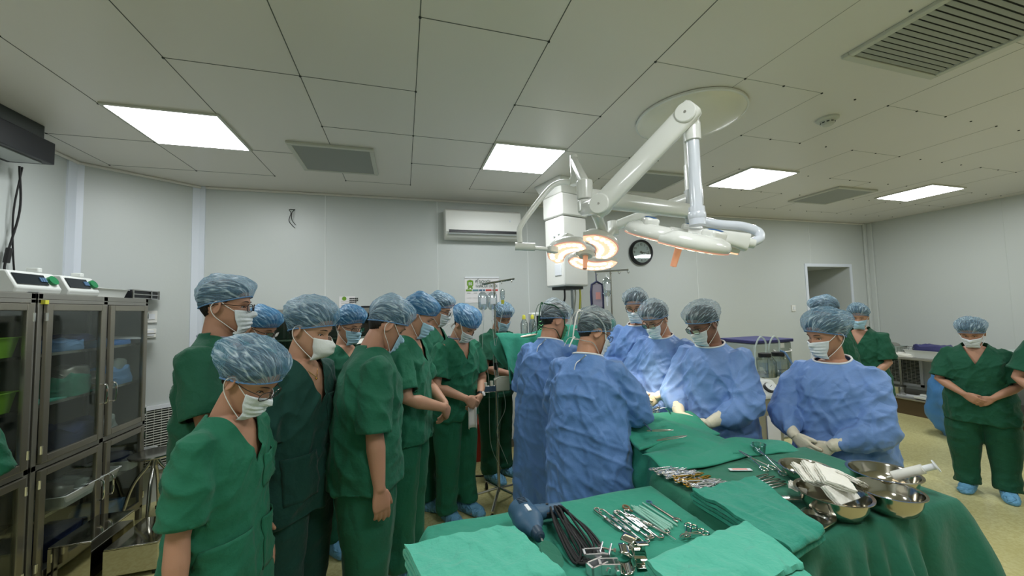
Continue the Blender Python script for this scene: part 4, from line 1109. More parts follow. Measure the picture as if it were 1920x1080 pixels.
# ------------------------------------------------------------------ who stands where
HI = 0.0045
P1 = person('woman in green scrubs nearest the camera, head bowed, glasses, pleated light blue cap', 470, 711, 1.34, 57, 52, bow=34, female=True, bulk=0.93, garment='green_scrub_b', cap='cap_light', mask='white', glasses='glasses_metal',
            skin='skin_b', arms=('hang', 'hang'), voxel=HI, capback=0.55, capsize=1.06, pockets=True, seed=1, sleeve=0.86, hem=0.70, vdeep=0.03)
P2 = person('tallest man in green scrubs, looking straight ahead with glasses and white mask', 424, 573, 1.9, 66, 74, bow=6, lean=0, garment='green_scrub_c', cap='cap_light', mask='white', glasses='glasses', skin='skin_c', arms=('clasp', 'clasp'), voxel=HI, seed=2, undercol='undershirt', sleeve=0.85)
P3 = person('man in glasses half hidden behind the tallest man and the bowed woman', 488, 615, 2.5, 55, 52, bow=26, garment='green_scrub', cap='cap_blue', mask='white', glasses='glasses', skin='skin_c', seed=3)
P4 = person('woman in dark teal scrubs with a cup-shaped respirator mask and necklace', 583, 617, 1.84, 52, 56, bow=20, female=True, bulk=1.04, garment='teal_scrub', cap='cap_light', mask='n95', skin='skin', arms=('hang', 'hang'), voxel=HI, capback=0.3, seed=4, sleeve=0.9, hem=0.74, vdeep=0.06, pockets=True, capsize=1.06)
P5 = person('woman in glasses and pale blue mask half hidden behind the teal scrubs', 655, 610, 2.75, 40, 40, bow=18, female=True, garment='green_scrub', cap='cap_blue', mask='blue', glasses='glasses', skin='skin', seed=5)
P6 = person('stocky man in green scrubs seen from behind his shoulder, one arm hanging down', 726, 610, 2.05, 100, 108, bow=32, lean=5, bulk=1.14, garment='green_scrub', cap='cap_light', mask='blue', skin='skin_c', arms=('hang', 'hang'), voxel=HI, seed=6, undercol='undershirt', sleeve=1.0, capsize=1.16, maskw=0.8)
P7 = person('man in green scrubs with folded bare forearms and blue mask, next to the stocky man', 785, 592, 2.5, 72, 82, bow=30, lean=3, garment='green_scrub_b', cap='cap_blue', mask='blue', skin='skin', arms=('clasp', 'clasp'), hand_z=1.0, hand_y=0.24, voxel=0.005, seed=7, sleeve=0.85)
P8 = person('man with glasses mostly hidden behind the man with folded forearms', 822, 580, 3.3, 70, 75, bow=24, garment='green_scrub', cap='cap_light', mask='white', glasses='glasses', skin='skin', seed=8)
P9 = person('man in green scrubs with watch, rolled white paper and bright blue cap, deeply bowed', 873, 609, 3.02, 40, 48, bow=42, lean=6, garment='green_scrub_b', cap='cap_blue', mask='white', tie=True, skin='skin', arms=('clasp', 'clasp'), hand_z=0.98, hand_y=0.21, voxel=0.005, watch=-1, seed=9, undercol='undershirt', capback=0.5)
P10 = person('person in green scrubs behind the drip stand, working at the head of the table', 942, 594, 3.7, 50, 25, bow=30, lean=7, garment='green_scrub_c', cap='cap_light', mask='blue', skin='skin_c', arms=('fwd', 'fwd'), seed=10)
P11 = person('surgeon in blue gown seen from behind, green mask ties, beside the drip stand', 1040, 600, 2.66, 150, 122, bow=22, kind='gown', garment='gown_blue_b', cap='cap_grey', mask='green', tie=True, skin='skin_b', arms=('clasp', 'clasp'), hand_z=1.12, hand_y=0.26, seed=11, voxel=0.005)
P12 = person('surgeon in blue gown seen from behind, white mask ties, nearest the instrument tables', 1114, 622, 2.15, 158, 118, bow=26, kind='gown', bulk=1.0, garment='gown_blue_b', cap='cap_grey', mask='white', tie=True, glasses='glasses', skin='skin_b', arms=('clasp', 'clasp'), hand_z=1.08, hand_y=0.30, seed=12, voxel=0.005, capback=0.35, hair_low=True)
P14 = person('tall surgeon in blue gown with black glasses at the far side of the table', 1193, 574, 3.25, -18, -14, bow=18, kind='gown', garment='gown_blue', cap='cap_grey', mask='white', glasses='glasses', skin='skin', hand_z=1.08, hand_y=0.22, seed=14)
P15 = person('middle surgeon in blue gown under the lamp, face turned down, gloves folded', 1229, 598, 2.85, -35, -38, bow=30, kind='gown', garment='gown_blue', cap='cap_grey', mask='white', glasses='glasses_metal', skin='skin_b', hand_z=1.03, hand_y=0.25, seed=15, voxel=0.005, capsize=1.04)
P16 = person('surgeon in blue gown with earphones, between the lit surgeon and the bowls', 1318, 607, 2.42, -28, -46, bow=26, kind='gown', garment='gown_blue', cap='cap_grey', mask='white', glasses='glasses_metal', skin='skin_d', hand_z=0.99, hand_y=0.27, seed=16, voxel=0.005, capsize=1.05, capback=0.2)
P17 = person('woman in blue gown resting gloved hands on the instrument table near the bowls', 1548, 628, 2.12, -22, -46, bow=14, kind='gown', female=True, bulk=1.08, garment='gown_blue', cap='cap_light', mask='white', skin='skin_b', hand_z=0.985, hand_y=0.27, wrist_off=(0.03, 0), seed=17, voxel=HI, capback=0.5, capsize=1.08)
P18 = person('person in green mostly hidden behind the woman in the blue gown', 1548, 584, 3.5, -100, -110, bow=16, lean=8, bulk=0.85, garment='green_scrub_c', cap='cap_light', mask='white', skin='skin_b', female=True, seed=18)
P19 = person('woman in green scrubs and pale blue mask standing before the steel bench', 1610, 594, 3.98, -14, -4, bow=16, female=True, garment='green_scrub_c', cap='cap_light', mask='blue', skin='skin', hand_z=0.93, seed=19, hem=0.72, sleeve=0.9, bulk=1.08)
P20 = person('woman in green scrubs standing alone on the yellow floor near the bench', 1822, 624, 3.17, -2, -10, bow=26, female=True, garment='green_scrub_c', cap='cap_light', mask='white', skin='skin_b', hand_z=0.98, hand_y=0.21, seed=20, hem=0.70, sleeve=0.9, bulk=1.2, voxel=0.005, spread_legs=0.03, capback=0.3)
P21 = person('person in green scrubs cut off by the frame beyond the woman standing alone', 1992, 600, 2.72, -8, -8, bow=20, female=True, garment='green_scrub_c', cap='cap_light', mask='white', skin='skin_b', hand_z=0.98, seed=21, shoes='shoe_cover_b', bulk=1.0, spread_legs=0.02)
P22 = person('person in green scrubs cut off by the frame, elbow in front of the cabinets', -256, 640, 1.3, 160, 160, sleeve=1.15, bulk=1.1, bow=20, garment='green_scrub_b', cap='cap_light', mask='white', skin='skin_b', seed=22)
mat('crate_solid', '#8d948f', 0.6)
mat('glow_led_green', '#7fd08a', 0.4, emit='#7fd08a', estr=1.0)
mat('tube_pale', '#c9d6cf', 0.25, alpha=0.6)
# ================================================================== SURGICAL LAMPS
CX, CY = 1.94, 2.09
t = thing('surgical_lamp', 'ceiling-mounted surgical lamp set with cream arms and two petal lamp heads', 'surgical lamp', (CX, CY, CEIL))
w = MB(); w.lathe([(0.0, -0.001), (0.345, -0.001), (0.352, -0.012), (0.345, -0.022), (0.31, -0.045), (0.22, -0.066), (0.09, -0.075), (0.0, -0.075)], (CX, CY, CEIL), 64); w.build('ceiling_plate', 'cream', t)
w = MB(); w.lathe([(0.345, -0.004), (0.356, -0.004), (0.358, -0.018), (0.346, -0.022)], (CX, CY, CEIL), 64, close=True); w.build('plate_rim', 'lamp_white', t)
w = MB(); w.cyl((CX, CY, CEIL - 0.07), (CX, CY, 2.62), 0.046, n=32); w.cyl((CX, CY, 2.62), (CX, CY, 2.44), 0.052, n=32); w.build('column', 'lamp_white', t)
w = MB(); w.cyl((CX, CY, 2.44), (CX, CY, 2.33), 0.060, n=32); w.cyl((CX, CY, 2.325), (CX, CY, 2.20), 0.060, n=32); w.cyl((CX, CY, 2.33), (CX, CY, 2.325), 0.054, n=32); w.build('column_sleeve', 'lamp_grey', t)
w = MB()
for z in (2.56, 2.40, 2.27): w.ball((CX - 0.045, CY - 0.045, z), 0.007, 6)
w.build('screws', 'steel_dull', t)
J1 = G(1097, 370, 2.31); J1.z = 2.30
def beam(a, b, w0, h0, w1, h1, nm, m='lamp_white', par=t, e=0.6):
    a, b = Vector(a), Vector(b); d = (b - a).normalized(); x, y, _ = frame(d)
    rs = []
    for k, (f, g) in enumerate(((-0.0, 0.72), (0.012, 0.96), (0.03, 1), (0.97, 1), (0.988, 0.96), (1.0, 0.72))):
        p = a.lerp(b, f); ww, hh_ = (w0 + (w1 - w0) * f) * g / 2, (h0 + (h1 - h0) * f) * g / 2
        rs.append([p + x * (math.copysign(abs(math.cos(q)) ** e, math.cos(q)) * ww) + y * (math.copysign(abs(math.sin(q)) ** e, math.sin(q)) * hh_) for q in [2 * PI * i / 32 for i in range(32)]])
    return MB().rings(rs).build(nm, m, par)
beam((CX, CY, 2.29), (J1.x, J1.y, 2.31), 0.085, 0.095, 0.09, 0.105, 'extension_arm')
w = MB(); w.cyl((J1.x, J1.y, 2.22), (J1.x, J1.y, 2.29), 0.046, n=32); w.cyl((J1.x, J1.y, 2.295), (J1.x, J1.y, 2.41), 0.048, n=32); w.build('arm_joint', 'lamp_white', t, bevel=0.005)
S0 = AT(1127, 384, 1.98); S1 = AT(1287, 215, 1.75)
beam(J1 + Vector((0, 0, -0.06)), S0, 0.075, 0.09, 0.075, 0.09, 'joint_knuckle')
beam(S0 + (S0 - S1).normalized() * 0.05, S1 + (S1 - S0).normalized() * 0.05, 0.060, 0.115, 0.060, 0.105, 'spring_arm', e=0.7)
xx = frame((S1 - S0))[0]
for p, r in ((S0, 0.055), (S1, 0.048)):
    w = MB(); w.cyl(p - xx * 0.036, p + xx * 0.036, r, n=36); w.build('arm_knuckle', 'lamp_white', t, bevel=0.006)
w = MB()
for p in (S0, S1):
    for q in (-1, 1): w.cyl(p + xx * q * 0.034, p + xx * q * 0.038, 0.006, n=10)
w.build('pivot_screw', 'steel_dull', t)
D0 = AT(1298, 245, 1.78); D1 = AT(1297, 403, 1.78); D1.x, D1.y = D0.x, D0.y
w = MB(); w.cyl(S1 + Vector((0.02, 0.01, 0.02)), D0 + Vector((0, 0, 0.02)), 0.042, 0.036, n=28); w.cyl(D0 + Vector((0, 0, 0.03)), D0 - Vector((0, 0, 0.05)), 0.037, n=28); w.build('drop_joint', 'lamp_white', t)
w = MB(); w.cyl(D0 - Vector((0, 0, 0.03)), D1 + Vector((0, 0, 0.02)), 0.028, n=28); w.build('drop_tube', 'lamp_blue_white', t)
w = MB(); w.ball(D1 - Vector((0, 0, 0.01)), 0.040, 12); w.cyl(D1 + Vector((0, 0, 0.03)), D1 - Vector((0, 0, 0.055)), 0.036, n=28); w.build('ball_joint', 'lamp_blue_white', t)

def lamp_head(nm, centre, normal, roll, R_, handle_len, par, blue=True):
    """three crescent petals round a hub; local -z is where the light goes"""
    nz = unit(normal) * -1; x, y, _ = frame(nz); q = Matrix.Rotation(roll, 3, nz); x = q @ x; y = q @ y
    Mx = Matrix(((x.x, y.x, nz.x, centre[0]), (x.y, y.y, nz.y, centre[1]), (x.z, y.z, nz.z, centre[2]), (0, 0, 0, 1)))
    root = MB(); root.lathe([(0.0, 0.03), (0.05, 0.03), (0.065, 0.01), (0.065, -0.02), (0.045, -0.035), (0.0, -0.035)], (0, 0, 0), 28)
    root.v = [tuple(Mx @ Vector(p)) for p in root.v]; hub = root.build(nm, 'lamp_white', par)
    for k in range(3):
        a0 = k * 2 * PI / 3
        def cen(f):
            a = a0 + f * 2.05; r = R_ * (0.80 - 0.52 * (1 - f) ** 1.5); return Vector((r * math.cos(a), r * math.sin(a), 0))
        def prof(f):
            return R_ * (0.20 + 0.085 * math.sin(PI * min(1, f * 1.1)) ) * min(1, 0.35 + 4 * f) * min(1, 0.55 + 3.5 * (1 - f))
        shell = MB(); face = MB(); rim = MB(); rs, rf, rr_ = [], [], []
        for i in range(25):
            f = i / 24; c = cen(f); tg = (cen(min(1, f + 0.02)) - cen(max(0, f - 0.02))).normalized(); nn = Vector((-tg.y, tg.x, 0)); h = prof(f)
            endk = min(1, 0.25 + 8 * f, 0.25 + 8 * (1 - f)); tk = 0.042 * endk
            loop = [(-1, -0.012), (-1.0, 0.006), (-0.86, 0.6 * tk), (-0.4, tk), (0.4, tk), (0.86, 0.6 * tk), (1.0, 0.006), (1, -0.012), (0.93, -0.020), (-0.93, -0.020)]
            rs.append([c + nn * (h * u) + Vector((0, 0, v)) for u, v in loop])
            rf.append([c + nn * (h * u) + Vector((0, 0, v)) for u, v in ((-0.88, -0.019), (0.88, -0.019), (0.84, -0.026), (-0.84, -0.026))])
            rr_.append([c + nn * (h * u) + Vector((0, 0, v)) for u, v in ((-0.97, -0.0195), (0.97, -0.0195), (0.95, -0.0235), (-0.95, -0.0235))])
        shell.rings(rs); face.rings(rf); rim.rings(rr_)
        for m_ in (shell, face, rim): m_.v = [tuple(Mx @ Vector(p)) for p in m_.v]
        pt = shell.build('petal', 'lamp_white', hub if False else par, angle=50)
        rim.build('petal_rim', 'lamp_pink_glow', pt); face.build('light_face', 'glow_warm', pt)
        led = MB()
        for i in range(2, 23, 2):
            f = i / 24; c = cen(f); tg = (cen(min(1, f + 0.02)) - cen(max(0, f - 0.02))).normalized(); nn = Vector((-tg.y, tg.x, 0)); h = prof(f)
            for u in ((-0.45, 0.45) if h > R_ * 0.19 else (0,)):
                p = c + nn * (h * u); led.lathe([(0.0, -0.0255), (0.017, -0.0255), (0.016, -0.0285), (0.0, -0.029)], tuple(p), 12)
        led.v = [tuple(Mx @ Vector(p)) for p in led.v]; led.build('led_lenses', 'glow_led', pt)
        c = cen(0.42); b = MB(); b.box((c.x, c.y, 0.045), (0.10, 0.07, 0.05), (0, 0, a0 + 2.4)); b.v = [tuple(Mx @ Vector(p)) for p in b.v]; kb = b.build('petal_knob', 'lamp_white', pt, bevel=0.016, seg=4)
        if blue:
            b = MB(); b.ball((c.x, c.y, 0.069), (0.042, 0.028, 0.006), 10, rot=(0, 0, a0 + 2.4)); b.v = [tuple(Mx @ Vector(p)) for p in b.v]; b.build('blue_cap', 'deep_blue', kb)
    h = MB(); h.lathe([(0.0, -0.03), (0.022, -0.03), (0.017, -0.045), (0.015, -handle_len), (0.0, -handle_len - 0.004)], (0, 0, 0), 20); h.v = [tuple(Mx @ Vector(p)) for p in h.v]
    h.build('sterile_handle', 'lamp_pink', par)
    return Mx
mat('lamp_pink_glow', '#e7b0a4', 0.4, emit='#ffb09a', estr=0.35)
OPF = Vector((1.42, 2.15, 1.0))
H1 = AT(1098, 472, 2.55); H2 = AT(1278, 447, 1.80)
# head one: lit side towards table and camera
n1 = Vector((-0.22, -0.28, -0.93))
M1 = lamp_head('lamp_hub', H1, n1, 0.6, 0.27, 0.13, t, blue=False)
n2 = Vector((-0.10, 0.36, -0.92))
M2 = lamp_head('lamp_hub', H2, n2, 2.3, 0.29, 0.14, t)
# yoke of the near head
ye = AT(1425, 432, 1.74); y2 = AT(1408, 452, 1.70)
w = MB(); w.tube(spline([D1 + Vector((0.0, 0, -0.03)), AT(1345, 420, 1.79), AT(1390, 424, 1.77), AT(1420, 434, 1.75), AT(1424, 447, 1.73), AT(1410, 455, 1.72)], 8), 0.021, 16); w.build('yoke', 'lamp_blue_white', t)
beam(AT(1402, 455, 1.72), AT(1335, 440, 1.74), 0.05, 0.085, 0.05, 0.05, 'yoke_block')
beam(AT(1338, 440, 1.74), AT(1290, 440, 1.79), 0.05, 0.05, 0.06, 0.06, 'yoke_block')
w = MB(); w.cyl(AT(1400, 455, 1.72), AT(1414, 457, 1.715), 0.022, n=20); w.build('yoke_pivot', 'lamp_white', t)
# second arm with the lit head
K = AT(1076, 300, 2.5)
beam((CX, CY, 2.40), AT(1150, 425, 2.75), 0.06, 0.075, 0.055, 0.07, 'extension_arm')
w = MB(); w.cyl(AT(1150, 425, 2.75) + Vector((0, 0, 0.04)), AT(1150, 425, 2.75) - Vector((0, 0, 0.06)), 0.04, n=24); w.cyl(AT(1150, 430, 2.75), AT(1132, 452, 2.6), 0.028, n=20); w.cyl(AT(1118, 400, 2.2), AT(1134, 446, 2.5), 0.030, n=20); w.build('arm_joint', 'lamp_white', t)
beam(Vector((J1.x, J1.y, 2.40)), K, 0.05, 0.06, 0.045, 0.055, 'spring_arm')
w = MB(); w.cyl(K + Vector((0, 0, 0.03)), K - Vector((0, 0, 0.14)), 0.026, n=24); w.cyl(K - Vector((0, 0, 0.12)), K - Vector((0, 0, 0.17)), 0.033, n=24); w.build('drop_joint', 'lamp_white', t)
w = MB(); w.tube(spline([K - Vector((0, 0, 0.15)), AT(1052, 342, 2.5), AT(1032, 352, 2.49), AT(1004, 385, 2.47), AT(982, 415, 2.45), AT(974, 432, 2.44), AT(975, 455, 2.44)], 8), 0.018, 16); w.build('yoke', 'lamp_white', t)
w = MB(); w.cyl(AT(966, 462, 2.44), AT(1003, 463, 2.44), 0.026, n=24); w.cyl(AT(1003, 465, 2.44), AT(1026, 467, 2.45), 0.013, n=16); w.build('yoke_pivot', 'lamp_white', t)
w = MB(); w.box(AT(1036, 468, 2.46), (0.07, 0.05, 0.045), (0, 0.1, 0.3)); w.build('head_bracket', 'lamp_white', t, bevel=0.008)
for (H_, n_, en, sz) in ((H1, n1, 95, 0.60), (H2, (OPF - H2), 40, 0.7)):
    l = bpy.data.lights.new('lamp_beam', 'SPOT'); l.energy = en; l.color = (1.0, 0.78, 0.55); l.spot_size = sz; l.spot_blend = 0.7; l.shadow_soft_size = 0.10
    o = bpy.data.objects.new('lamp_beam', l); COL.objects.link(o); o.parent = t
    tgt = Vector((1.62, 2.35, 1.05)) if en > 60 else Vector((1.55, 2.2, 0.95))
    dd = (tgt - H_).normalized(); p = H_ + dd * 0.16
    o.location = p - Vector((CX, CY, CEIL)); o.rotation_euler = dd.to_track_quat('-Z', 'Y').to_euler()

# ================================================================== PENDANT COLUMN
p = AT(1064, 538, 3.95)
px_, py_, pz_ = p.x, p.y, p.z
t = thing('medical_pendant', 'white square medical gas column hanging from the ceiling', 'ceiling pendant', (px_, py_, pz_))
RZ = Matrix.Rotation(math.radians(16), 4, 'Z')
w = MB(); w.prism([(-0.165, -0.15), (0.165, -0.15), (0.165, 0.15), (-0.165, 0.15)], Matrix.Translation((px_, py_, pz_)) @ RZ, 0.72); w.build('column', 'white_plastic', t, bevel=0.02, seg=3)
w = MB(); w.prism([(-0.175, -0.16), (0.175, -0.16), (0.175, 0.16), (-0.175, 0.16)], Matrix.Translation((px_, py_, pz_ + 0.725)) @ RZ, 0.23); w.build('collar', 'white_plastic', t, bevel=0.015)
w = MB(); A_ = [Matrix.Translation((px_, py_, z)) @ RZ for z in (pz_ + 0.955, CEIL - 0.001)]
w.rings([[A_[i] @ Vector((sx_ * a_, sy_ * b_, 0)) for sx_, sy_ in ((-1, -1), (1, -1), (1, 1), (-1, 1))] for i, (a_, b_) in enumerate(((0.175, 0.16), (0.24, 0.22)))]); w.build('ceiling_cover', 'white_plastic', t, smooth=False, bevel=0.006)
w = MB(); w.prism([(-0.12, -0.11), (0.12, -0.11), (0.12, 0.11), (-0.12, 0.11)], Matrix.Translation((px_, py_, pz_ - 0.03)) @ RZ, 0.03); w.build('base_cap', 'grille_dark', t)
Bm = Matrix.Translation((px_, py_, pz_)) @ RZ
w = MB(); w.box((0, 0, 0), (0.012, 0.10, 0.12)); w.v = [tuple(Bm @ (Vector(v_) + Vector((-0.168, -0.06, 0.17)))) for v_ in w.v]; w.build('switch_plate', 'trim_white', t, bevel=0.004)
w = MB()
for yy_ in (-0.02, -0.09): w.ball(Bm @ Vector((-0.168, yy_, 0.52 + yy_ * -0.2)), 0.014, 8)
w.build('gas_ports', 'trim_white', t)
for i, (dx, dy, L, m_, r_) in enumerate(((-0.11, -0.08, 0.28, 'rubber', 0.010), (0.0, -0.07, 0.42, 'lamp_grey', 0.016), (0.06, -0.05, 0.62, 'beige_machine', 0.009), (0.10, -0.08, 0.55, 'yellow', 0.009), (0.13, -0.06, 0.5, 'white_plastic', 0.010))):
    a = Bm @ Vector((dx, dy, -0.02)); w = MB()
    w.tube(spline([a, a + Vector((0.0, 0, -0.10)), a + Vector((0.03 * math.sin(i * 2.1), 0.05, -L * 0.6)), a + Vector((0.06 * math.sin(i * 2.1), 0.12, -L))], 6), r_, 8); w.build('gas_hose', m_, t)

# ================================================================== STEEL CABINETS
def cabinet(y0, y1, ys, label, cx0=-2.50, cx1=-2.10, H=1.82):
    t = thing('steel_cabinet', label, 'cabinet', ((cx0 + cx1) / 2, (y0 + y1) / 2, 0))
    w = MB(); p = 0.032
    for x in (cx0, cx1 - p):
        for y in (y0, y1 - p): w.box2((x, y, 0.0), (x + p, y + p, H))
    w.box2((cx1 - p, ys - 0.02, 0.1), (cx1, ys + 0.02, H))
    w.box2((cx0, y0, H - 0.035), (cx1, y1, H)); w.box2((cx0, y0, 0.09), (cx1, y1, 0.115)); w.box2((cx1 - p, y0, 0.765), (cx1, y1, 0.80)); w.box2((cx1 - p, y0, H - 0.06), (cx1, y1, H - 0.035))
    w.build('frame', 'steel_dull', t, smooth=False, bevel=0.003)
    w = MB(); w.box2((cx0 + 0.002, y0 + p, 0.115), (cx0 + 0.01, y1 - p, H - 0.035)); w.box2((cx0 + p, y0 + 0.004, 0.115), (cx1 - p, y0 + 0.010, H - 0.035)); w.box2((cx0 + p, y1 - 0.010, 0.115), (cx1 - p, y1 - 0.004, H - 0.035)); w.build('panels', 'cab_inside', t, smooth=False)
    for z in (0.45, 0.785, 1.14, 1.45):
        MB().box2((cx0 + 0.012, y0 + 0.012, z - 0.018), (cx1 - 0.045, y1 - 0.012, z)).build('shelf', 'steel', t, smooth=False)
    for (a, b) in ((y0 + p, ys - 0.02), (ys + 0.02, y1 - p)):
        for (c_, d_) in ((0.80, H - 0.06), (0.12, 0.765)):
            f = MB(); m_ = 0.042; xf0, xf1 = cx1 - 0.002, cx1 + 0.02
            a2, b2 = a + 0.003, b - 0.003; c2, d2 = c_ + 0.003, d_ - 0.003
            f.box2((xf0, a2, c2), (xf1, a2 + m_, d2)); f.box2((xf0, b2 - m_, c2), (xf1, b2, d2)); f.box2((xf0, a2 + m_, c2), (xf1, b2 - m_, c2 + m_)); f.box2((xf0, a2 + m_, d2 - m_), (xf1, b2 - m_, d2))
            dr = f.build('door', 'steel_dark', t, smooth=False, bevel=0.004)
            MB().box2((cx1 + 0.006, a2 + m_, c2 + m_), (cx1 + 0.010, b2 - m_, d2 - m_)).build('glass_pane', 'cab_glass', dr, smooth=False)
            hy = (ys - 0.045) if b < ys else (ys + 0.045); hz_ = 1.12 if c_ > 0.5 else 0.45
            h = MB(); h.tube(spline([(cx1 + 0.02, hy, hz_ + 0.07), (cx1 + 0.05, hy, hz_ + 0.055), (cx1 + 0.05, hy, hz_ - 0.055), (cx1 + 0.02, hy, hz_ - 0.07)], 4), 0.006, 8); h.build('handle', 'chrome', dr)
            yh = a2 if b < ys else b2
            for zz in (c2 + 0.08, d2 - 0.08):
                hg = MB(); hg.cyl((cx1 + 0.016, yh, zz - 0.025), (cx1 + 0.016, yh, zz + 0.025), 0.009, n=10); hg.build('hinge', 'chrome', dr)
    return t
cy0, cys, cy1 = ONX(63, 700, -2.1).y, ONX(194, 700, -2.1).y, ONX(277, 700, -2.1).y - 0.02
cabinet(cy0 + 0.01, cy1, cys, 'steel glass-door cabinet next to the round stool, white trays on its lower shelf')
cabinet(cy0 - 1.05, cy0 - 0.005, cy0 - 0.52, 'steel glass-door cabinet with lime green baskets, cut off by the frame')
st = MB(); st.box2((-2.103, cy0 + 0.025, 1.755), (-2.079, cy0 + 0.05, 1.78))
tag(st.build('sticker', 'yellow', smooth=False), 'small yellow sticker on the cabinet door corner', 'sticker')

def cloth_pile(c, size, n, m, nm, label, cat, group=None, seed=0, rz=0):
    """folded cloth or packs lying on a shelf: one lumpy folded bundle"""
    r = random.Random(seed); w = MB()
    lx, ly, lz = size; rs = []
    nu, nv = 26, 12
    sd = np.array([seed * 1.7, seed * 0.9, 3.1])
    def fn(u, v):
        a = 2 * PI * u; e_ = 0.6
        x = lx / 2 * math.copysign(abs(math.cos(a)) ** e_, math.cos(a)); y = ly / 2 * math.copysign(abs(math.sin(a)) ** e_, math.sin(a))
        k = (1, 1.02, 1.0, 1.03, 0.98, 1.0, 0.97, 0.99, 0.93, 0.7, 0.35, 0.02)[int(round(v * (nv - 1)))]; z = lz * (0, 0.1, 0.22, 0.34, 0.46, 0.58, 0.7, 0.82, 0.93, 0.98, 1.0, 1.0)[int(round(v * (nv - 1)))]
        return Vector((x * k, y * k, z))
    pts = [fn(i / nu, j / (nv - 1)) for j in range(nv) for i in range(nu)]
    A_ = np.array(pts); nz_ = noise3(A_ * 22 + sd) * 0.35 + noise3(A_ * 9 + sd) * 0.5
    A_[:, 0] += nz_ * 0.02; A_[:, 1] += nz_ * 0.02; A_[:, 2] = np.maximum(0, A_[:, 2] + (A_[:, 2] > 0.001) * noise3(A_ * 14 + sd + 4) * lz * 0.35)
    R_ = Matrix.Rotation(rz, 3, 'Z')
    w.rings([[R_ @ Vector(A_[j * nu + i]) + Vector(c) for i in range(nu)] for j in range(nv)])
    return tag(w.build(nm, m, angle=60), label, cat, group)
def tray(c, lx, ly, h, m, nm, label, cat, group=None, t_=0.004, flare=1.12, parent=None, rz=0, lip=0.008):
    w = MB(); rs = []
    def rr(k, z, r_=0.025, off=0):
        out = []; ax_, ay_ = lx / 2 * k + off, ly / 2 * k + off
        for cx_, cy_, a0 in ((ax_ - r_, ay_ - r_, 0), (-ax_ + r_, ay_ - r_, PI / 2), (-ax_ + r_, -ay_ + r_, PI), (ax_ - r_, -ay_ + r_, 1.5 * PI)):
            for i in range(6):
                a = a0 + i * PI / 10; p_ = Vector((cx_ + r_ * math.cos(a), cy_ + r_ * math.sin(a), z)); out.append(Matrix.Rotation(rz, 3, 'Z') @ p_ + Vector(c))
        return out
    rs = [rr(1, 0), rr(flare, h), rr(flare, h, off=lip), rr(flare, h + t_, off=lip), rr(flare, h + t_, off=-t_ * 0.6), rr(1, t_, off=-t_)]
    w.rings(rs); o = w.build(nm, m, parent)
    return tag(o, label, cat, group) if parent is None else o
# things on and in the cabinets
xs = -2.27
def shelfy(px, x=-2.2): return ONX(px, 700, x).y
its = [
 ('folded_drape', 1.45, 98, (0.26, 0.20, 0.07), 'blue_cloth', 'pale blue folded sheet on the upper shelf behind the wide door', 'cloth'),
 ('folded_drape', 1.45, 160, (0.24, 0.18, 0.05), 'blue_cloth', 'thin pale blue bundle at the handle end of the upper shelf', 'cloth'),
 ('plastic_sheet', 1.45, 230, (0.26, 0.24, 0.035), 'blue_sheet', 'bright blue sheet on the upper shelf behind the narrow door', 'sheet'),
 ('folded_drape', 1.14, 112, (0.26, 0.26, 0.13), 'drape_dark', 'dark green folded drape on the middle shelf of the wide door', 'cloth'),
 ('folded_drape', 1.14, 165, (0.24, 0.22, 0.10), 'steel_dull', 'grey packed bundle beside the dark green drape', 'cloth'),
 ('folded_drape', 1.14, 232, (0.26, 0.28, 0.13), 'blue_cloth', 'large pale blue pack on the middle shelf behind the narrow door', 'cloth'),
 ('cloth_roll', 0.785, 140, (0.22, 0.30, 0.14), 'navy_cloth', 'navy rolled cloth on the shelf at door-rail height', 'cloth'),
 ('folded_drape', 0.115, 228, (0.26, 0.28, 0.12), 'blue_cloth', 'pale blue bundle on the cabinet floor behind the stool', 'cloth'),
 ('instrument_pack', 1.262, 120, (0.20, 0.22, 0.07), 'steel_dull', 'dark grey pack lying on top of the dark green folded drape', 'pack'),
 ('instrument_pack', 1.255, 228, (0.18, 0.16, 0.07), 'crate_solid', 'small grey pack on top of the large pale blue pack', 'pack'),
 ('folded_drape', 1.50, 125, (0.22, 0.22, 0.05), 'navy_cloth', 'dark cloth lying on the pale blue sheet of the upper shelf', 'cloth'),
 ('instrument_pack', 0.785, 185, (0.20, 0.14, 0.10), 'crate_solid', 'grey pack beside the navy rolled cloth', 'pack'),
 ('folded_drape', 0.115, 110, (0.24, 0.28, 0.14), 'navy_cloth', 'navy bundle on the cabinet floor behind the taller step', 'cloth'),
]
for i, (nm, z, px, sz, m_, lb, ct) in enumerate(its): cloth_pile((xs, max(cy0 + 0.05 + sz[1] / 2, min(shelfy(px, xs), cy1 - 0.055 - sz[1] / 2)), z + 0.001), sz, 3, m_, nm, lb, ct, seed=i + 3)
for i, (z, px, lb) in enumerate(((1.50, 222, 'open white paper pad lying on the bright blue sheet'), (1.148, 240, 'x'))):
    if i: continue
    c = Vector((xs + 0.05, shelfy(px, xs), z)); w = MB(); w.box(c, (0.20, 0.16, 0.006), (0.10, 0.05, 0.3)); w.box(c + Vector((0.02, 0.14, 0.02)), (0.18, 0.15, 0.006), (-0.1, 0.0, 0.5))
    tag(w.build('paper_pad', 'paper', smooth=False), lb, 'paper')
w = MB(); w.box2((-2.48, cy0 + 0.06, 1.141), (-2.16, cy1 - 0.06, 1.149)); tag(w.build('shelf_liner', 'towel_mid', smooth=False), 'green cloth liner along the middle shelf of the nearer cabinet', 'liner')
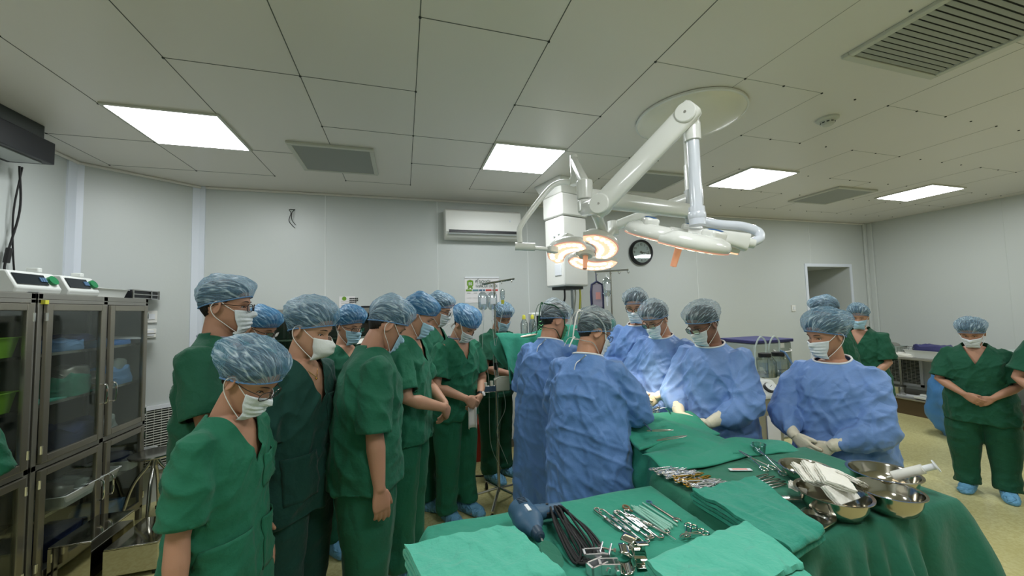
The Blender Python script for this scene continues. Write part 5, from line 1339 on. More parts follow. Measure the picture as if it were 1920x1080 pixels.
for i, (px, lb) in enumerate(((86, 'white trough tray nearest the door hinge on the lower shelf'), (118, 'white trough tray in the middle of the lower shelf'), (158, 'white trough tray beside the door handles on the lower shelf'))):
    c = (xs + 0.04, shelfy(px, xs), 0.451); tray(c, 0.26, 0.17, 0.075, 'tray_white', 'instrument_tray', lb, 'tray', 'white trays on the lower shelf')
    cloth_pile((c[0], c[1], c[2] + 0.02), (0.22, 0.13, 0.10), 2, 'steel_dull' if i != 1 else 'crate_solid', 'instrument_pack', ('grey wrapped pack in the tray by the hinge', 'grey wrapped pack in the middle trough tray', 'grey wrapped pack in the tray by the handles')[i], 'pack', 'wrapped packs in the white trays', seed=20 + i)
tray((xs + 0.03, shelfy(228, xs), 0.451), 0.28, 0.34, 0.07, 'tray_white', 'instrument_tray', 'large white box tray behind the narrow lower door', 'tray', flare=1.02)
cloth_pile((xs, shelfy(225, xs), 0.475), (0.22, 0.24, 0.11), 2, 'navy_cloth', 'instrument_pack', 'blue-grey bundle in the large white box tray', 'pack', seed=31)
w = MB(); c = Vector((xs + 0.02, shelfy(240, xs), 0.787)); w.lathe([(0.05, 0), (0.055, 0.07), (0.05, 0.08), (0.0, 0.08)], c, 24); tag(w.build('steel_pot', 'chrome'), 'small shiny pot behind the narrow door, beside the rolled cloth', 'pot')
w = MB(); c2 = c + Vector((0.0, 0.13, 0)); w.lathe([(0.04, 0), (0.042, 0.09), (0.03, 0.10), (0.0, 0.10)], c2, 24); tag(w.build('plastic_jar', 'tray_white'), 'white jar behind the narrow door, next to the shiny pot', 'jar')
def shelfy2(px, x=-2.25): return ONX(px, 700, x).y
for i, (z, lb) in enumerate(((1.45, 'upper lime green basket in the cut-off cabinet'), (1.14, 'lower lime green basket with clear packets in the cut-off cabinet'))):
    tray((-2.28, cy0 - 0.19, z + 0.001), 0.26, 0.28, 0.11, 'lime_basket', 'plastic_basket', lb, 'basket', 'lime green baskets')
cloth_pile((-2.28, cy0 - 0.19, 1.165), (0.2, 0.22, 0.15), 2, 'tray_white', 'packet_heap', 'clear white packets heaped in the lower lime basket', 'packets', seed=41)
tray((-2.28, cy0 - 0.20, 0.786), 0.24, 0.26, 0.14, 'poly_blue', 'plastic_bin', 'blue bin on the shelf below the lime baskets', 'bin')
tray((-2.28, cy0 - 0.20, 0.451), 0.26, 0.30, 0.05, 'steel', 'steel_tray', 'bright steel tray on the low shelf of the cut-off cabinet', 'tray')
# on top of the cabinets
def device(yc, L, label, z=1.821):
    t = thing('infusion_device', label, 'medical device', (-2.26, yc, z))
    mt = Matrix(((0, 0, 0, 0),) * 4)
    prof = [(0.14, 0), (0.15, 0.03), (0.10, 0.13), (-0.10, 0.14), (-0.13, 0.0)]
    mt = Matrix(((1, 0, 0, -2.26), (0, 0, 1, yc - L / 2), (0, 1, 0, z), (0, 0, 0, 1)))
    w = MB(); w.prism(prof, mt, L); w.build('body', 'tray_white', t, bevel=0.008)
    n = Vector((0.10, 0, 0.05)).normalized(); 
    w = MB(); w.box((-2.26 + 0.128, yc - L * 0.12, z + 0.083), (0.004, L * 0.66, 0.07), (0, math.radians(-27), 0)); w.build('display', 'screen', t, smooth=False)
    w = MB(); w.cyl((-2.26 + 0.124, yc + L * 0.34, z + 0.08), (-2.26 + 0.140, yc + L * 0.34, z + 0.088), 0.03, n=24); w.build('green_dial', 'tank_green', t)
    w = MB(); w.box((-2.26 + 0.05, yc + L * 0.3, z + 0.15), (0.06, 0.03, 0.03)); w.build('handle', 'tray_white', t, bevel=0.006)
    w = MB(); 
    for i in range(3): w.box((-2.26 + 0.132, yc + L * (0.08 + 0.05 * i), z + 0.085), (0.004, 0.012, 0.03), (0, math.radians(-27), 0))
    w.build('buttons', 'print_navy', t, smooth=False)
device(ONX(40, 540, -2.2).y, 0.30, 'white device with dark display on the cut-off cabinet, nearest the frame edge')
device(ONX(112, 540, -2.25).y, 0.26, 'smaller white device with green dial behind the first one on the cabinets')
tray((-2.25, ONX(172, 545, -2.25).y, 1.821), 0.24, 0.30, 0.06, 'tray_white', 'instrument_tray', 'white open tray on top of the cabinets beside the black case', 'tray')
t = thing('equipment_case', 'black case with silver edges on top of the cabinets', 'case', (-2.28, ONX(236, 548, -2.28).y, 1.821))
yc = ONX(236, 548, -2.28).y
MB().box2((-2.42, yc - 0.17, 1.821), (-2.14, yc + 0.17, 1.895)).build('shell', 'black_plastic', t, bevel=0.006)
w = MB()
for z in (1.824, 1.858, 1.892): w.box2((-2.137, yc - 0.172, z - 0.004), (-2.132, yc + 0.172, z + 0.004))
for y in (yc - 0.17, yc + 0.17, yc + 0.06): w.box2((-2.137, y - 0.006, 1.82), (-2.130, y + 0.006, 1.896))
w.build('edge_trim', 'steel', t, smooth=False)

# ------------------------------------------------------------------ steps and stools
def step(x0, x1, y0, y1, h, label):
    t = thing('step_platform', label, 'step', ((x0 + x1) / 2, (y0 + y1) / 2, 0), 0, 'low steel step platforms')
    MB().box2((x0, y0, h - 0.012), (x1, y1, h)).build('tread', 'steel_mirror', t, bevel=0.004)
    w = MB(); th = 0.006
    w.box2((x0, y0, 0.03), (x1, y0 + th, h - 0.012)); w.box2((x0, y1 - th, 0.03), (x1, y1, h - 0.012)); w.box2((x0, y0 + th, 0.03), (x0 + th, y1 - th, h - 0.012)); w.box2((x1 - th, y0 + th, 0.03), (x1, y1 - th, h - 0.012))
    w.build('skirt', 'steel_mirror', t, smooth=False)
    for x in (x0 + 0.02, x1 - 0.02):
        for y in (y0 + 0.02, y1 - 0.02): w = MB(); w.cyl((x, y, 0), (x, y, 0.03), 0.014, n=14); w.build('rubber_foot', 'rubber', t)
step(-2.065, -1.86, 3.03, 3.42, 0.29, 'taller polished steel step against the cabinet')
step(-1.83, -1.55, 3.08, 3.47, 0.20, 'lower polished steel step in front of the taller one')
def stool(c, zs, label, rot=0.3):
    t = thing('round_stool', label, 'stool', (c.x, c.y, 0))
    w = MB(); w.lathe([(0.0, zs - 0.02), (0.15, zs - 0.02), (0.155, zs - 0.01), (0.153, zs), (0.14, zs + 0.003), (0.0, zs)], (c.x, c.y, 0), 40); w.build('seat', 'steel', t)
    w = MB(); w.cyl((c.x, c.y, zs - 0.10), (c.x, c.y, zs - 0.02), 0.022, n=20); w.build('hub', 'steel', t)
    for k in range(4):
        a = rot + k * PI / 2; d = Vector((math.cos(a), math.sin(a), 0)); C_ = Vector((c.x, c.y, 0))
        w = MB(); w.tube(spline([C_ + d * 0.012 + Vector((0, 0, zs - 0.045)), C_ + d * 0.04 + Vector((0, 0, zs - 0.10)), C_ + d * 0.13 + Vector((0, 0, zs - 0.25)), C_ + d * 0.205 + Vector((0, 0, 0.012))], 6), 0.0125, 12); lg = w.build('leg', 'steel', t)
        w = MB(); w.cyl(C_ + d * 0.205, C_ + d * 0.205 + Vector((0, 0, 0.025)), 0.016, n=12); w.build('foot_tip', 'rubber', lg)
c = AT(290, 848, 3.0); stool(c, c.z, 'round steel stool standing beyond the low steel steps')
c = AT(356, 812, 3.4); stool(c, c.z, 'round steel stool mostly hidden behind the tallest man')
# return air grille in the slanted corner
r_ = ray(287, 820); nn = Vector((cdir.y, -cdir.x, 0)); tt = nn.dot(Vector((XL, CHY, 0))) / nn.dot(Vector((r_[0], r_[1], 0))); pc = Vector((r_[0] * tt, r_[1] * tt, 0)) + nn * 0.012
def wall_grille(pc, ang, w_, z0, z1, label):
    t = thing('wall_vent', label, 'air vent', (pc.x, pc.y, z0), ang)
    f = MB()
    for a in ((-w_ / 2, 0), (w_ / 2 - 0.035, 0)): f.box2((a[0], -0.012, 0), (a[0] + 0.035, 0.01, z1 - z0))
    f.box2((-w_ / 2, -0.012, 0), (w_ / 2, 0.01, 0.035)); f.box2((-w_ / 2, -0.012, z1 - z0 - 0.035), (w_ / 2, 0.01, z1 - z0)); f.build('frame', 'trim_white', t, world=False, smooth=False)
    MB().box2((-w_ / 2 + 0.035, 0.004, 0.035), (w_ / 2 - 0.035, 0.008, z1 - z0 - 0.035)).build('backing', 'grille_dark', t, world=False, smooth=False)
    s_ = MB(); n = int((z1 - z0 - 0.07) / 0.022)
    for i in range(n): s_.box((0, -0.002, 0.046 + 0.022 * i), (w_ - 0.07, 0.010, 0.003), (0.5, 0, 0))
    for i in range(int((w_ - 0.07) / 0.05)): s_.box((-w_ / 2 + 0.06 + 0.05 * i, -0.004, (z1 - z0) / 2), (0.003, 0.006, z1 - z0 - 0.07))
    s_.build('slats', 'frame_white', t, world=False, smooth=False)
wall_grille(pc, math.atan2(cdir.y, cdir.x), 0.32, 0.28, 0.86, 'low white wall grille between the cabinet and the tallest man')
_g0 = ONX(1693, 705, XR - 0.012)
wall_grille(Vector((XR - 0.013, _g0.y, 0)), -PI / 2, 0.50, 0.28, 0.86, 'low white wall grille under the steel bench')

# ------------------------------------------------------------------ bench along the far side wall
bx0, bx1, by0, by1 = 6.86, 7.68, 1.2, 4.0
by1 = ONX(1632, 668, 6.86).y + 0.1
t = thing('steel_bench', 'long steel bench with trays along the side wall', 'bench', ((bx0 + bx1) / 2, (by0 + by1) / 2, 0))
MB().box2((bx0, by0, 0.79), (bx1, by1, 0.82)).build('worktop', 'steel_dull', t, bevel=0.005)
MB().box2((bx0 + 0.02, by0, 0.215), (bx1, by1, 0.24)).build('lower_shelf', 'steel_dull', t, bevel=0.005)
for y in (by0 + 0.03, (by0 + by1) / 2, by1 - 0.03):
    for x in (bx0 + 0.03, bx1 - 0.03):
        w = MB(); w.cyl((x, y, 0), (x, y, 0.79), 0.019, n=14); w.build('leg', 'steel', t)
MB().box2((bx0 + 0.06, by0 + 0.05, 0.0), (bx0 + 0.08, by1 - 0.06, 0.212)).build('shade_board', 'shade_brown', t, smooth=False)  # added board; its dark colour stands in for shade under the lower shelf
def on_bench(px, py, z, x=7.0): return ONX(px, py, x).y
yb1 = on_bench(1740, 660, 0.8)
tray((7.10, yb1, 0.821), 0.30, 0.42, 0.10, 'tray_white', 'plastic_tub', 'white tub with purple cloth on the steel bench', 'tub')
cloth_pile((7.10, yb1, 0.90), (0.26, 0.36, 0.10), 2, 'purple', 'purple_cloth', 'purple cloth heaped in the white tub on the bench', 'cloth', seed=51)
yb2 = on_bench(1708, 655, 0.8)
def wire_basket(c, lx, ly, h, label):
    w = MB()
    for z in (0, h / 2, h): 
        w.tube([(c[0] - lx / 2, c[1] - ly / 2, c[2] + z), (c[0] + lx / 2, c[1] - ly / 2, c[2] + z), (c[0] + lx / 2, c[1] + ly / 2, c[2] + z), (c[0] - lx / 2, c[1] + ly / 2, c[2] + z)], 0.003, 6, closed=True)
    for i in range(8):
        f = -0.5 + i / 7
        for sx_ in (-1, 1): w.cyl((c[0] + sx_ * lx / 2, c[1] + f * ly, c[2]), (c[0] + sx_ * lx / 2, c[1] + f * ly, c[2] + h), 0.002, n=6); w.cyl((c[0] + f * lx, c[1] + sx_ * ly / 2, c[2]), (c[0] + f * lx, c[1] + sx_ * ly / 2, c[2] + h), 0.002, n=6)
        w.cyl((c[0] - lx / 2, c[1] + f * ly, c[2]), (c[0] + lx / 2, c[1] + f * ly, c[2]), 0.002, n=6)
    return tag(w.build('wire_basket', 'steel'), label, 'basket')
wire_basket((7.12, yb2, 0.824), 0.26, 0.30, 0.12, 'steel wire basket on the bench beside the white tub')
cloth_pile((6.99, on_bench(1680, 660, 0.8), 0.821), (0.24, 0.44, 0.05), 2, 'gauze', 'white_cloth', 'white cloth hanging over the bench edge', 'cloth', seed=52)
tray((7.12, on_bench(1655, 650, 0.8), 0.821), 0.26, 0.30, 0.13, 'crate_grey', 'plastic_tub', 'grey tub on the bench behind the woman in pale blue mask', 'tub')
cloth_pile((7.12, on_bench(1655, 650, 0.8), 0.83), (0.22, 0.25, 0.15), 2, 'steel_dull', 'instrument_pack', 'brown-grey pack in the grey bench tub', 'pack', seed=53)
cloth_pile((7.15, on_bench(1880, 650, 0.8, 7.15), 0.821), (0.36, 0.34, 0.15), 2, 'crate_grey', 'plastic_wrap_heap', 'pale blue plastic heap on the bench behind the woman standing alone', 'plastic heap', seed=54)
w = MB(); c = Vector((7.02, on_bench(1681, 740, 0.2, 7.0), 0.241)); w.lathe([(0.0, 0.0), (0.09, 0.0), (0.10, 0.13), (0.105, 0.135), (0.097, 0.135), (0.088, 0.006), (0.0, 0.006)], c, 32); tag(w.build('steel_pot', 'steel'), 'steel pot on the lower shelf of the bench', 'pot')
w = MB(); c = Vector((7.03, on_bench(1750, 745, 0.2, 7.03), 0.243)); w.box((c.x, c.y, c.z + 0.02), (0.26, 0.30, 0.03), (0.05, 0, 0.1)); w.box((c.x, c.y + 0.02, c.z + 0.05), (0.12, 0.2, 0.03), (0.0, 0.1, 0.3)); tag(w.build('bathroom_scale', 'tray_white', bevel=0.006), 'flat white device on the lower shelf, next to the blue bag', 'device')
tray((7.0, on_bench(1706, 748, 0.2, 7.0), 0.241), 0.12, 0.22, 0.02, 'trim_white', 'kidney_tray', 'small white tray on the lower shelf beside the steel pot', 'tray')
# blue waste bag
bb = G(1782, 800, 0.0); bb = Vector((6.35, 0, 0)); bb.y = ONX(1800, 760, 6.35).y
w = MB(); zs_ = np.linspace(0, 0.85, 22)
A_ = []
for z in zs_:
    k = z / 0.85; r0_ = 0.14 + 0.12 * math.sin(PI * min(1, k * 0.8 + 0.15)); r0_ *= (1 if k > 0.05 else 0.8)
    for i in range(44): a = 2 * PI * i / 44; A_.append((bb.x + r0_ * math.cos(a), bb.y + r0_ * math.sin(a), z))
A_ = np.array(A_); nz_ = noise3(A_ * np.array([9, 9, 3.5])) * 0.045 + (1 - 2 * np.abs(noise3(A_ * 8 + 7))) * 0.02; cc = A_ - np.array([bb.x, bb.y, 0]); cc[:, 2] = 0; cc /= np.linalg.norm(cc, axis=1)[:, None]
A_ = A_ + cc * nz_[:, None]; w.rings([[tuple(A_[j * 44 + i]) for i in range(44)] for j in range(22)])
tag(w.build('waste_bag', 'poly_blue', angle=70), 'big blue plastic waste bag beside the steel bench', 'bag')

# ------------------------------------------------------------------ back wall furniture
x0, x1 = ONY(505, 600, 4.0).x, ONY(700, 600, 4.0).x
def glass_cabinet(x0, x1, y0, y1, H, label, n=3):
    t = thing('steel_cabinet', label, 'cabinet', ((x0 + x1) / 2, (y0 + y1) / 2, 0))
    w = MB(); p = 0.04
    for x in [x0 + (x1 - x0 - p) * i / n for i in range(n + 1)]: w.box2((x, y0, 0.0), (x + p, y0 + p, H))
    for x in (x0, x1 - p): w.box2((x, y1 - p, 0), (x + p, y1, H))
    w.box2((x0, y0, H - 0.05), (x1, y1, H)); w.box2((x0, y0, 0.1), (x1, y1, 0.13)); w.box2((x0, y0, 0.8), (x1, y0 + p, 0.86)); w.build('frame', 'steel_dull', t, smooth=False)
    w = MB(); w.box2((x0 + p, y1 - 0.02, 0.13), (x1 - p, y1 - 0.01, H - 0.05)); w.box2((x0 + 0.005, y0 + p, 0.13), (x0 + 0.015, y1 - p, H - 0.05)); w.box2((x1 - 0.015, y0 + p, 0.13), (x1 - 0.005, y1 - p, H - 0.05)); w.build('panels', 'cab_inside', t, smooth=False)
    for z in (0.5, 1.1, 1.4): MB().box2((x0 + 0.02, y0 + 0.06, z), (x1 - 0.02, y1 - 0.03, z + 0.015)).build('shelf', 'steel', t, smooth=False)
    MB().box2((x0 + p, y0 + 0.012, 0.14), (x1 - p, y0 + 0.016, H - 0.06)).build('glass_pane', 'cab_glass', t, smooth=False)
    return t
zt_ = ONY(690, 577, 4.0).z
glass_cabinet(x0, x1, 4.0, 4.40, zt_, 'dark steel glass cabinet against the back wall behind the left group')
MB_ = MB(); MB_.box2((x1 - 0.12, 4.05, zt_ + 0.001), (x1 - 0.02, 4.3, zt_ + 0.02)); tag(MB_.build('binder', 'black_plastic', bevel=0.003), 'thin black binder lying on the back wall cabinet', 'binder')
a = ONY(655, 625, 3.9); 
cloth_pile((x1 - 0.12, 3.80, 1.18), (0.36, 0.24, 0.20), 2, 'gauze', 'white_bundle', 'white bundle on a trolley behind the woman in blue mask', 'cloth', seed=61)
t = thing('trolley', 'small white trolley in front of the back wall cabinet', 'trolley', (x1 - 0.12, 3.80, 0))
MB().box2((x1 - 0.34, 3.66, 1.15), (x1 + 0.10, 3.94, 1.178)).build('top', 'white_plastic', t, bevel=0.006)
for dx in (-0.2, 0.2):
    for dy in (-0.11, 0.11):
        w = MB(); w.cyl((x1 - 0.12 + dx, 3.80 + dy, 0.05), (x1 - 0.12 + dx, 3.80 + dy, 1.16), 0.012, n=10); w.ball((x1 - 0.12 + dx, 3.80 + dy, 0.03), 0.03, 8); w.build('leg', 'steel', t)

# anaesthesia machine with monitor
am = AT(1045, 640, 3.95); y0m = am.y
xa, xb = ONY(984, 640, y0m - 0.2).x, ONY(1095, 640, y0m - 0.2).x
zt_ = ONY(1040, 632, y0m - 0.2).z
t = thing('anaesthesia_machine', 'grey anaesthesia machine with blue top tray, under the medical gas column', 'anaesthesia machine', ((xa + xb) / 2, y0m, 0))
MB().box2((xa + 0.04, y0m - 0.18, 0.12), (xb - 0.04, y0m + 0.2, zt_ - 0.03)).build('body', 'steel_dull', t, bevel=0.02)
MB().box2((xa, y0m - 0.22, zt_ - 0.03), (xb, y0m + 0.22, zt_)).build('top_tray', 'blue_cloth', t, bevel=0.01)
MB().box2((xa + 0.05, y0m - 0.187, zt_ - 0.20), (xb - 0.05, y0m - 0.18, zt_ - 0.05)).build('control_panel', 'screen', t, smooth=False)
for dx in (0.08, 0.22):
    w = MB(); w.cyl((xb - dx, y0m - 0.20, zt_ - 0.25), (xb - dx, y0m - 0.18, zt_ - 0.25), 0.03, n=20); w.build('gauge', 'trim_white', t)
for sx_ in (xa + 0.08, xb - 0.08):
    for dy in (-0.14, 0.16):
        w = MB(); w.tube([(sx_ - 0.012, y0m + dy, 0.045), (sx_ + 0.012, y0m + dy, 0.045)], 0.045, 16); w.box((sx_, y0m + dy, 0.1), (0.03, 0.03, 0.06)); w.build('wheel', 'rubber', t)
ma = ONY(1000, 592, y0m - 0.05); mbp = ONY(1030, 632, y0m - 0.05)
t = thing('patient_monitor', 'small monitor with dark screen on the anaesthesia machine', 'monitor', ((ma.x + mbp.x) / 2, y0m - 0.05, zt_))
MB().box2((ma.x - 0.02, y0m - 0.06, zt_ + 0.001), (mbp.x, y0m + 0.06, ma.z + 0.03)).build('housing', 'tray_white', t, bevel=0.012)
MB().box2((ma.x + 0.03, y0m - 0.066, zt_ + 0.04), (mbp.x - 0.02, y0m - 0.060, ma.z - 0.0)).build('display', 'screen', t, smooth=False)
w = MB()
for i, z in enumerate((0.07, 0.11, 0.15)): w.tube([(ma.x + 0.05 + 0.012 * k, y0m - 0.068, zt_ + z + 0.008 * ((k * 7 + i) % 3)) for k in range(6)], 0.0015, 4)
w.build('trace_lines', 'glow_led_green', t)
for i, (px, lb) in enumerate(((975, 'clear bottle with yellow cap beside the monitor, farther from it'), (990, 'clear bottle with yellow cap beside the monitor, nearer to it'))):
    c = ONY(px, 632, y0m - 0.1); c.z = zt_ - 0.0; c.x = max(c.x, xa + 0.03 + i * 0.09)
    t = thing('wash_bottle', lb, 'bottle', (c.x, c.y, zt_), 0, 'yellow-capped bottles')
    w = MB(); w.lathe([(0.0, 0.001), (0.036, 0.001), (0.038, 0.14), (0.025, 0.17), (0.014, 0.19), (0.0, 0.19)], c, 24); w.build('bottle_body', 'clear', t)
    w = MB(); w.lathe([(0.0, 0.185), (0.018, 0.185), (0.018, 0.215), (0.008, 0.23), (0.0, 0.23)], c, 20); w.build('bottle_cap', 'yellow', t)

# crate on trolley, oxygen cylinder, suction unit
c0 = AT(1437, 688, 4.05)
ca, cb = AT(1378, 672, 4.0), AT(1482, 680, 4.0)
zc = AT(1440, 690, 4.0).z
t = thing('steel_trolley', 'steel trolley carrying the grey crate, behind the surgeon with earphones', 'trolley', (c0.x, c0.y, 0))
MB().box2((ca.x - 0.1, c0.y - 0.25, zc - 0.025), (cb.x + 0.04, c0.y + 0.25, zc)).build('top', 'steel', t, bevel=0.004)
MB().box2((ca.x - 0.1, c0.y - 0.25, 0.28), (cb.x + 0.04, c0.y + 0.25, 0.30)).build('lower_shelf', 'steel', t, bevel=0.004)
for x in (ca.x - 0.08, cb.x + 0.02):
    for dy in (-0.23, 0.23):
        w = MB(); w.cyl((x, c0.y + dy, 0.06), (x, c0.y + dy, zc - 0.02), 0.014, n=12); lg = w.build('leg', 'steel_dark', t)
        w = MB(); w.tube([(x - 0.01, c0.y + dy, 0.035), (x + 0.01, c0.y + dy, 0.035)], 0.035, 14); w.build('caster', 'rubber', lg)
t = thing('storage_crate', 'translucent grey crate with purple lid behind the suction jars', 'crate', (c0.x + 0.05, c0.y, zc))
xl1 = AT(1482, 660, 3.9).x + 0.02; xl0 = xl1 - 0.50; zl = AT(1440, 641, 3.95).z
MB().box2((xl0, c0.y - 0.2, zc + 0.001), (xl1, c0.y + 0.2, zl)).build('bin', 'crate_grey', t, bevel=0.015)
MB().box2((xl0 - 0.015, c0.y - 0.215, zl + 0.001), (xl1 + 0.015, c0.y + 0.215, zl + 0.035)).build('lid', 'purple', t, bevel=0.008)
w = MB(); w.tube(spline([(xl1 - 0.26, c0.y - 0.205, zl - 0.07), (xl1 - 0.24, c0.y - 0.235, zl - 0.09), (xl1 - 0.06, c0.y - 0.235, zl - 0.09), (xl1 - 0.04, c0.y - 0.205, zl - 0.07)], 4), 0.006, 8); w.box(((xl1 - 0.15), c0.y - 0.205, zl - 0.03), (0.06, 0.02, 0.05)); w.build('latch_handle', 'white_plastic', t)
gc = AT(1397, 664, 3.55); rr0 = 0.062
w = MB(); w.lathe([(0.0, 0.0), (rr0, 0.0), (rr0, 1.05), (rr0 * 0.9, 1.12), (rr0 * 0.5, 1.17), (0.015, 1.18), (0.0, 1.2)], (gc.x, gc.y, 0.0), 28)
tag(w.build('gas_cylinder', 'tank_green'), 'dark green gas cylinder standing next to the grey crate', 'gas cylinder')
sc_ = AT(1443, 745, 2.95)
xs0, xs1 = AT(1405, 745, 2.95).x, AT(1480, 745, 2.95).x; ys_ = sc_.y; zt1 = AT(1440, 712, 3.1).z; zt0 = AT(1440, 742, 2.95).z
t = thing('suction_unit', 'white suction unit with two glass jars and round gauge', 'suction unit', ((xs0 + xs1) / 2, ys_ + 0.15, 0))
prof = [(0, 0.0), (0, zt0), (0.10, zt1), (0.36, zt1), (0.36, 0.0)]
mt = Matrix(((0, 0, 1, xs0), (1, 0, 0, ys_), (0, 1, 0, 0.0), (0, 0, 0, 1)))
w = MB(); w.prism([(0.02, 0.04), (0.02, zt0 - 0.03), (0.36, zt0 - 0.03), (0.36, 0.04)], mt, xs1 - xs0); w.build('lower_cabinet', 'steel_dull', t, bevel=0.006)
w = MB(); w.prism([(0, zt0 - 0.028), (0, zt0), (0.10, zt1), (0.37, zt1), (0.37, zt0 - 0.028)], mt, xs1 - xs0 + 0.01); w.build('top_housing', 'tray_white', t, bevel=0.008)
sn = Vector((0, -(zt1 - zt0), 0.10)).normalized(); gp = AT(1447, 730, 2.98); gp = Vector((xs0 + (xs1 - xs0) * 0.66, ys_ + 0.045, zt0 + (zt1 - zt0) * 0.45))
w = MB(); w.lathe([(0.0, 0.0), (0.042, 0.0), (0.044, 0.02), (0.036, 0.024), (0.0, 0.018)], gp, 32, axis=sn); gg = w.build('gauge', 'black_plastic', t)
w = MB(); w.lathe([(0.0, 0.020), (0.035, 0.024), (0.035, 0.026), (0.0, 0.026)], gp, 28, axis=sn); w.build('gauge_dial', 'clock_face', gg)
w = MB(); w.tube([gp + sn * 0.028 + Vector((-0.015, 0, -0.01)), gp + sn * 0.028 + Vector((0.016, 0, 0.01))], 0.0018, 5); w.build('needle', 'black_plastic', gg)
w = MB(); w.cyl(gp + Vector((-0.13, -0.02, 0.0)), gp + Vector((-0.13, 0, 0)) + sn * 0.03, 0.022, n=20); w.build('control_knob', 'lamp_grey', t)
w = MB(); w.box2((xs0 + 0.13, ys_ + 0.012, zt0 - 0.42), (xs0 + 0.26, ys_ + 0.019, zt0 - 0.16)); w.build('paper_notice', 'paper', t, smooth=False)
w = MB(); w.box2((xs0 + 0.17, ys_ + 0.008, zt0 - 0.09), (xs0 + 0.24, ys_ + 0.02, zt0 - 0.06)); w.build('door_catch', 'black_plastic', t, bevel=0.003)
for k, px in enumerate((1443, 1478)):
    jx = AT(px, 690, 3.2).x; jy = ys_ + 0.22
    w = MB(); w.lathe([(0.0, 0.001), (0.080, 0.001), (0.085, 0.01), (0.085, 0.13), (0.06, 0.165), (0.045, 0.17), (0.045, 0.175), (0.0, 0.175)], (jx, jy, zt1), 32); jr = w.build('glass_jar', 'clear', t)
    w = MB(); w.lathe([(0.0, 0.17), (0.048, 0.17), (0.048, 0.2), (0.03, 0.205), (0.0, 0.205)], (jx, jy, zt1), 28); w.build('jar_lid', 'rubber', jr)
    w = MB(); w.lathe([(0.0, 0.004), (0.078, 0.004), (0.078, 0.035), (0.0, 0.035)], (jx, jy, zt1), 28); w.build('jar_liquid', 'clear_bag', jr)
    w = MB(); w.tube(spline([(jx + 0.02, jy, zt1 + 0.20), (jx + 0.02, jy, zt1 + 0.30), (jx - 0.04, jy, zt1 + 0.34), (jx - 0.10, jy, zt1 + 0.24), (jx - 0.105, jy, zt1 + 0.02)], 6), 0.007, 8); w.build('jar_tube', 'tube_pale', jr)
w = MB(); w.tube(spline([(jx - 0.03, jy - 0.05, zt1 + 0.22), (jx - 0.06, jy - 0.12, zt1 + 0.20), (jx - 0.10, ys_ - 0.01, zt1 + 0.05), (jx - 0.13, ys_ - 0.05, zt1 - 0.15), (jx - 0.16, ys_ - 0.1, 0.35), (jx - 0.16, ys_ - 0.12, 0.01)], 8), 0.008, 8); w.build('suction_hose', 'print_navy', t)
# red bin behind the watch wearer
rb = G(893, 838, 0.0); rb = Vector((rb.x * 0.93, rb.y * 0.93, 0))
t = thing('waste_bin', 'red waste bin on the floor behind the man with the watch', 'bin', rb)
w = MB(); w.lathe([(0.0, 0.0), (0.13, 0.0), (0.16, 0.36), (0.165, 0.37), (0.152, 0.37), (0.125, 0.01), (0.0, 0.01)], rb, 32); w.build('bin_body', 'red', t)
w = MB(); w.lathe([(0.168, 0.365), (0.168, 0.41), (0.09, 0.45), (0.0, 0.45)], rb, 32); w.build('bin_lid', 'red', t)
t2 = G(868, 860, 0.004); w = MB(); w.tube(spline([(0.45, 3.9, 0.008), (0.75, 3.75, 0.008), (1.0, 3.9, 0.008), (1.3, 4.1, 0.008)], 8), 0.007, 8); tag(w.build('floor_cable', 'rubber'), 'dark cable lying on the floor behind the drip stand', 'cable')
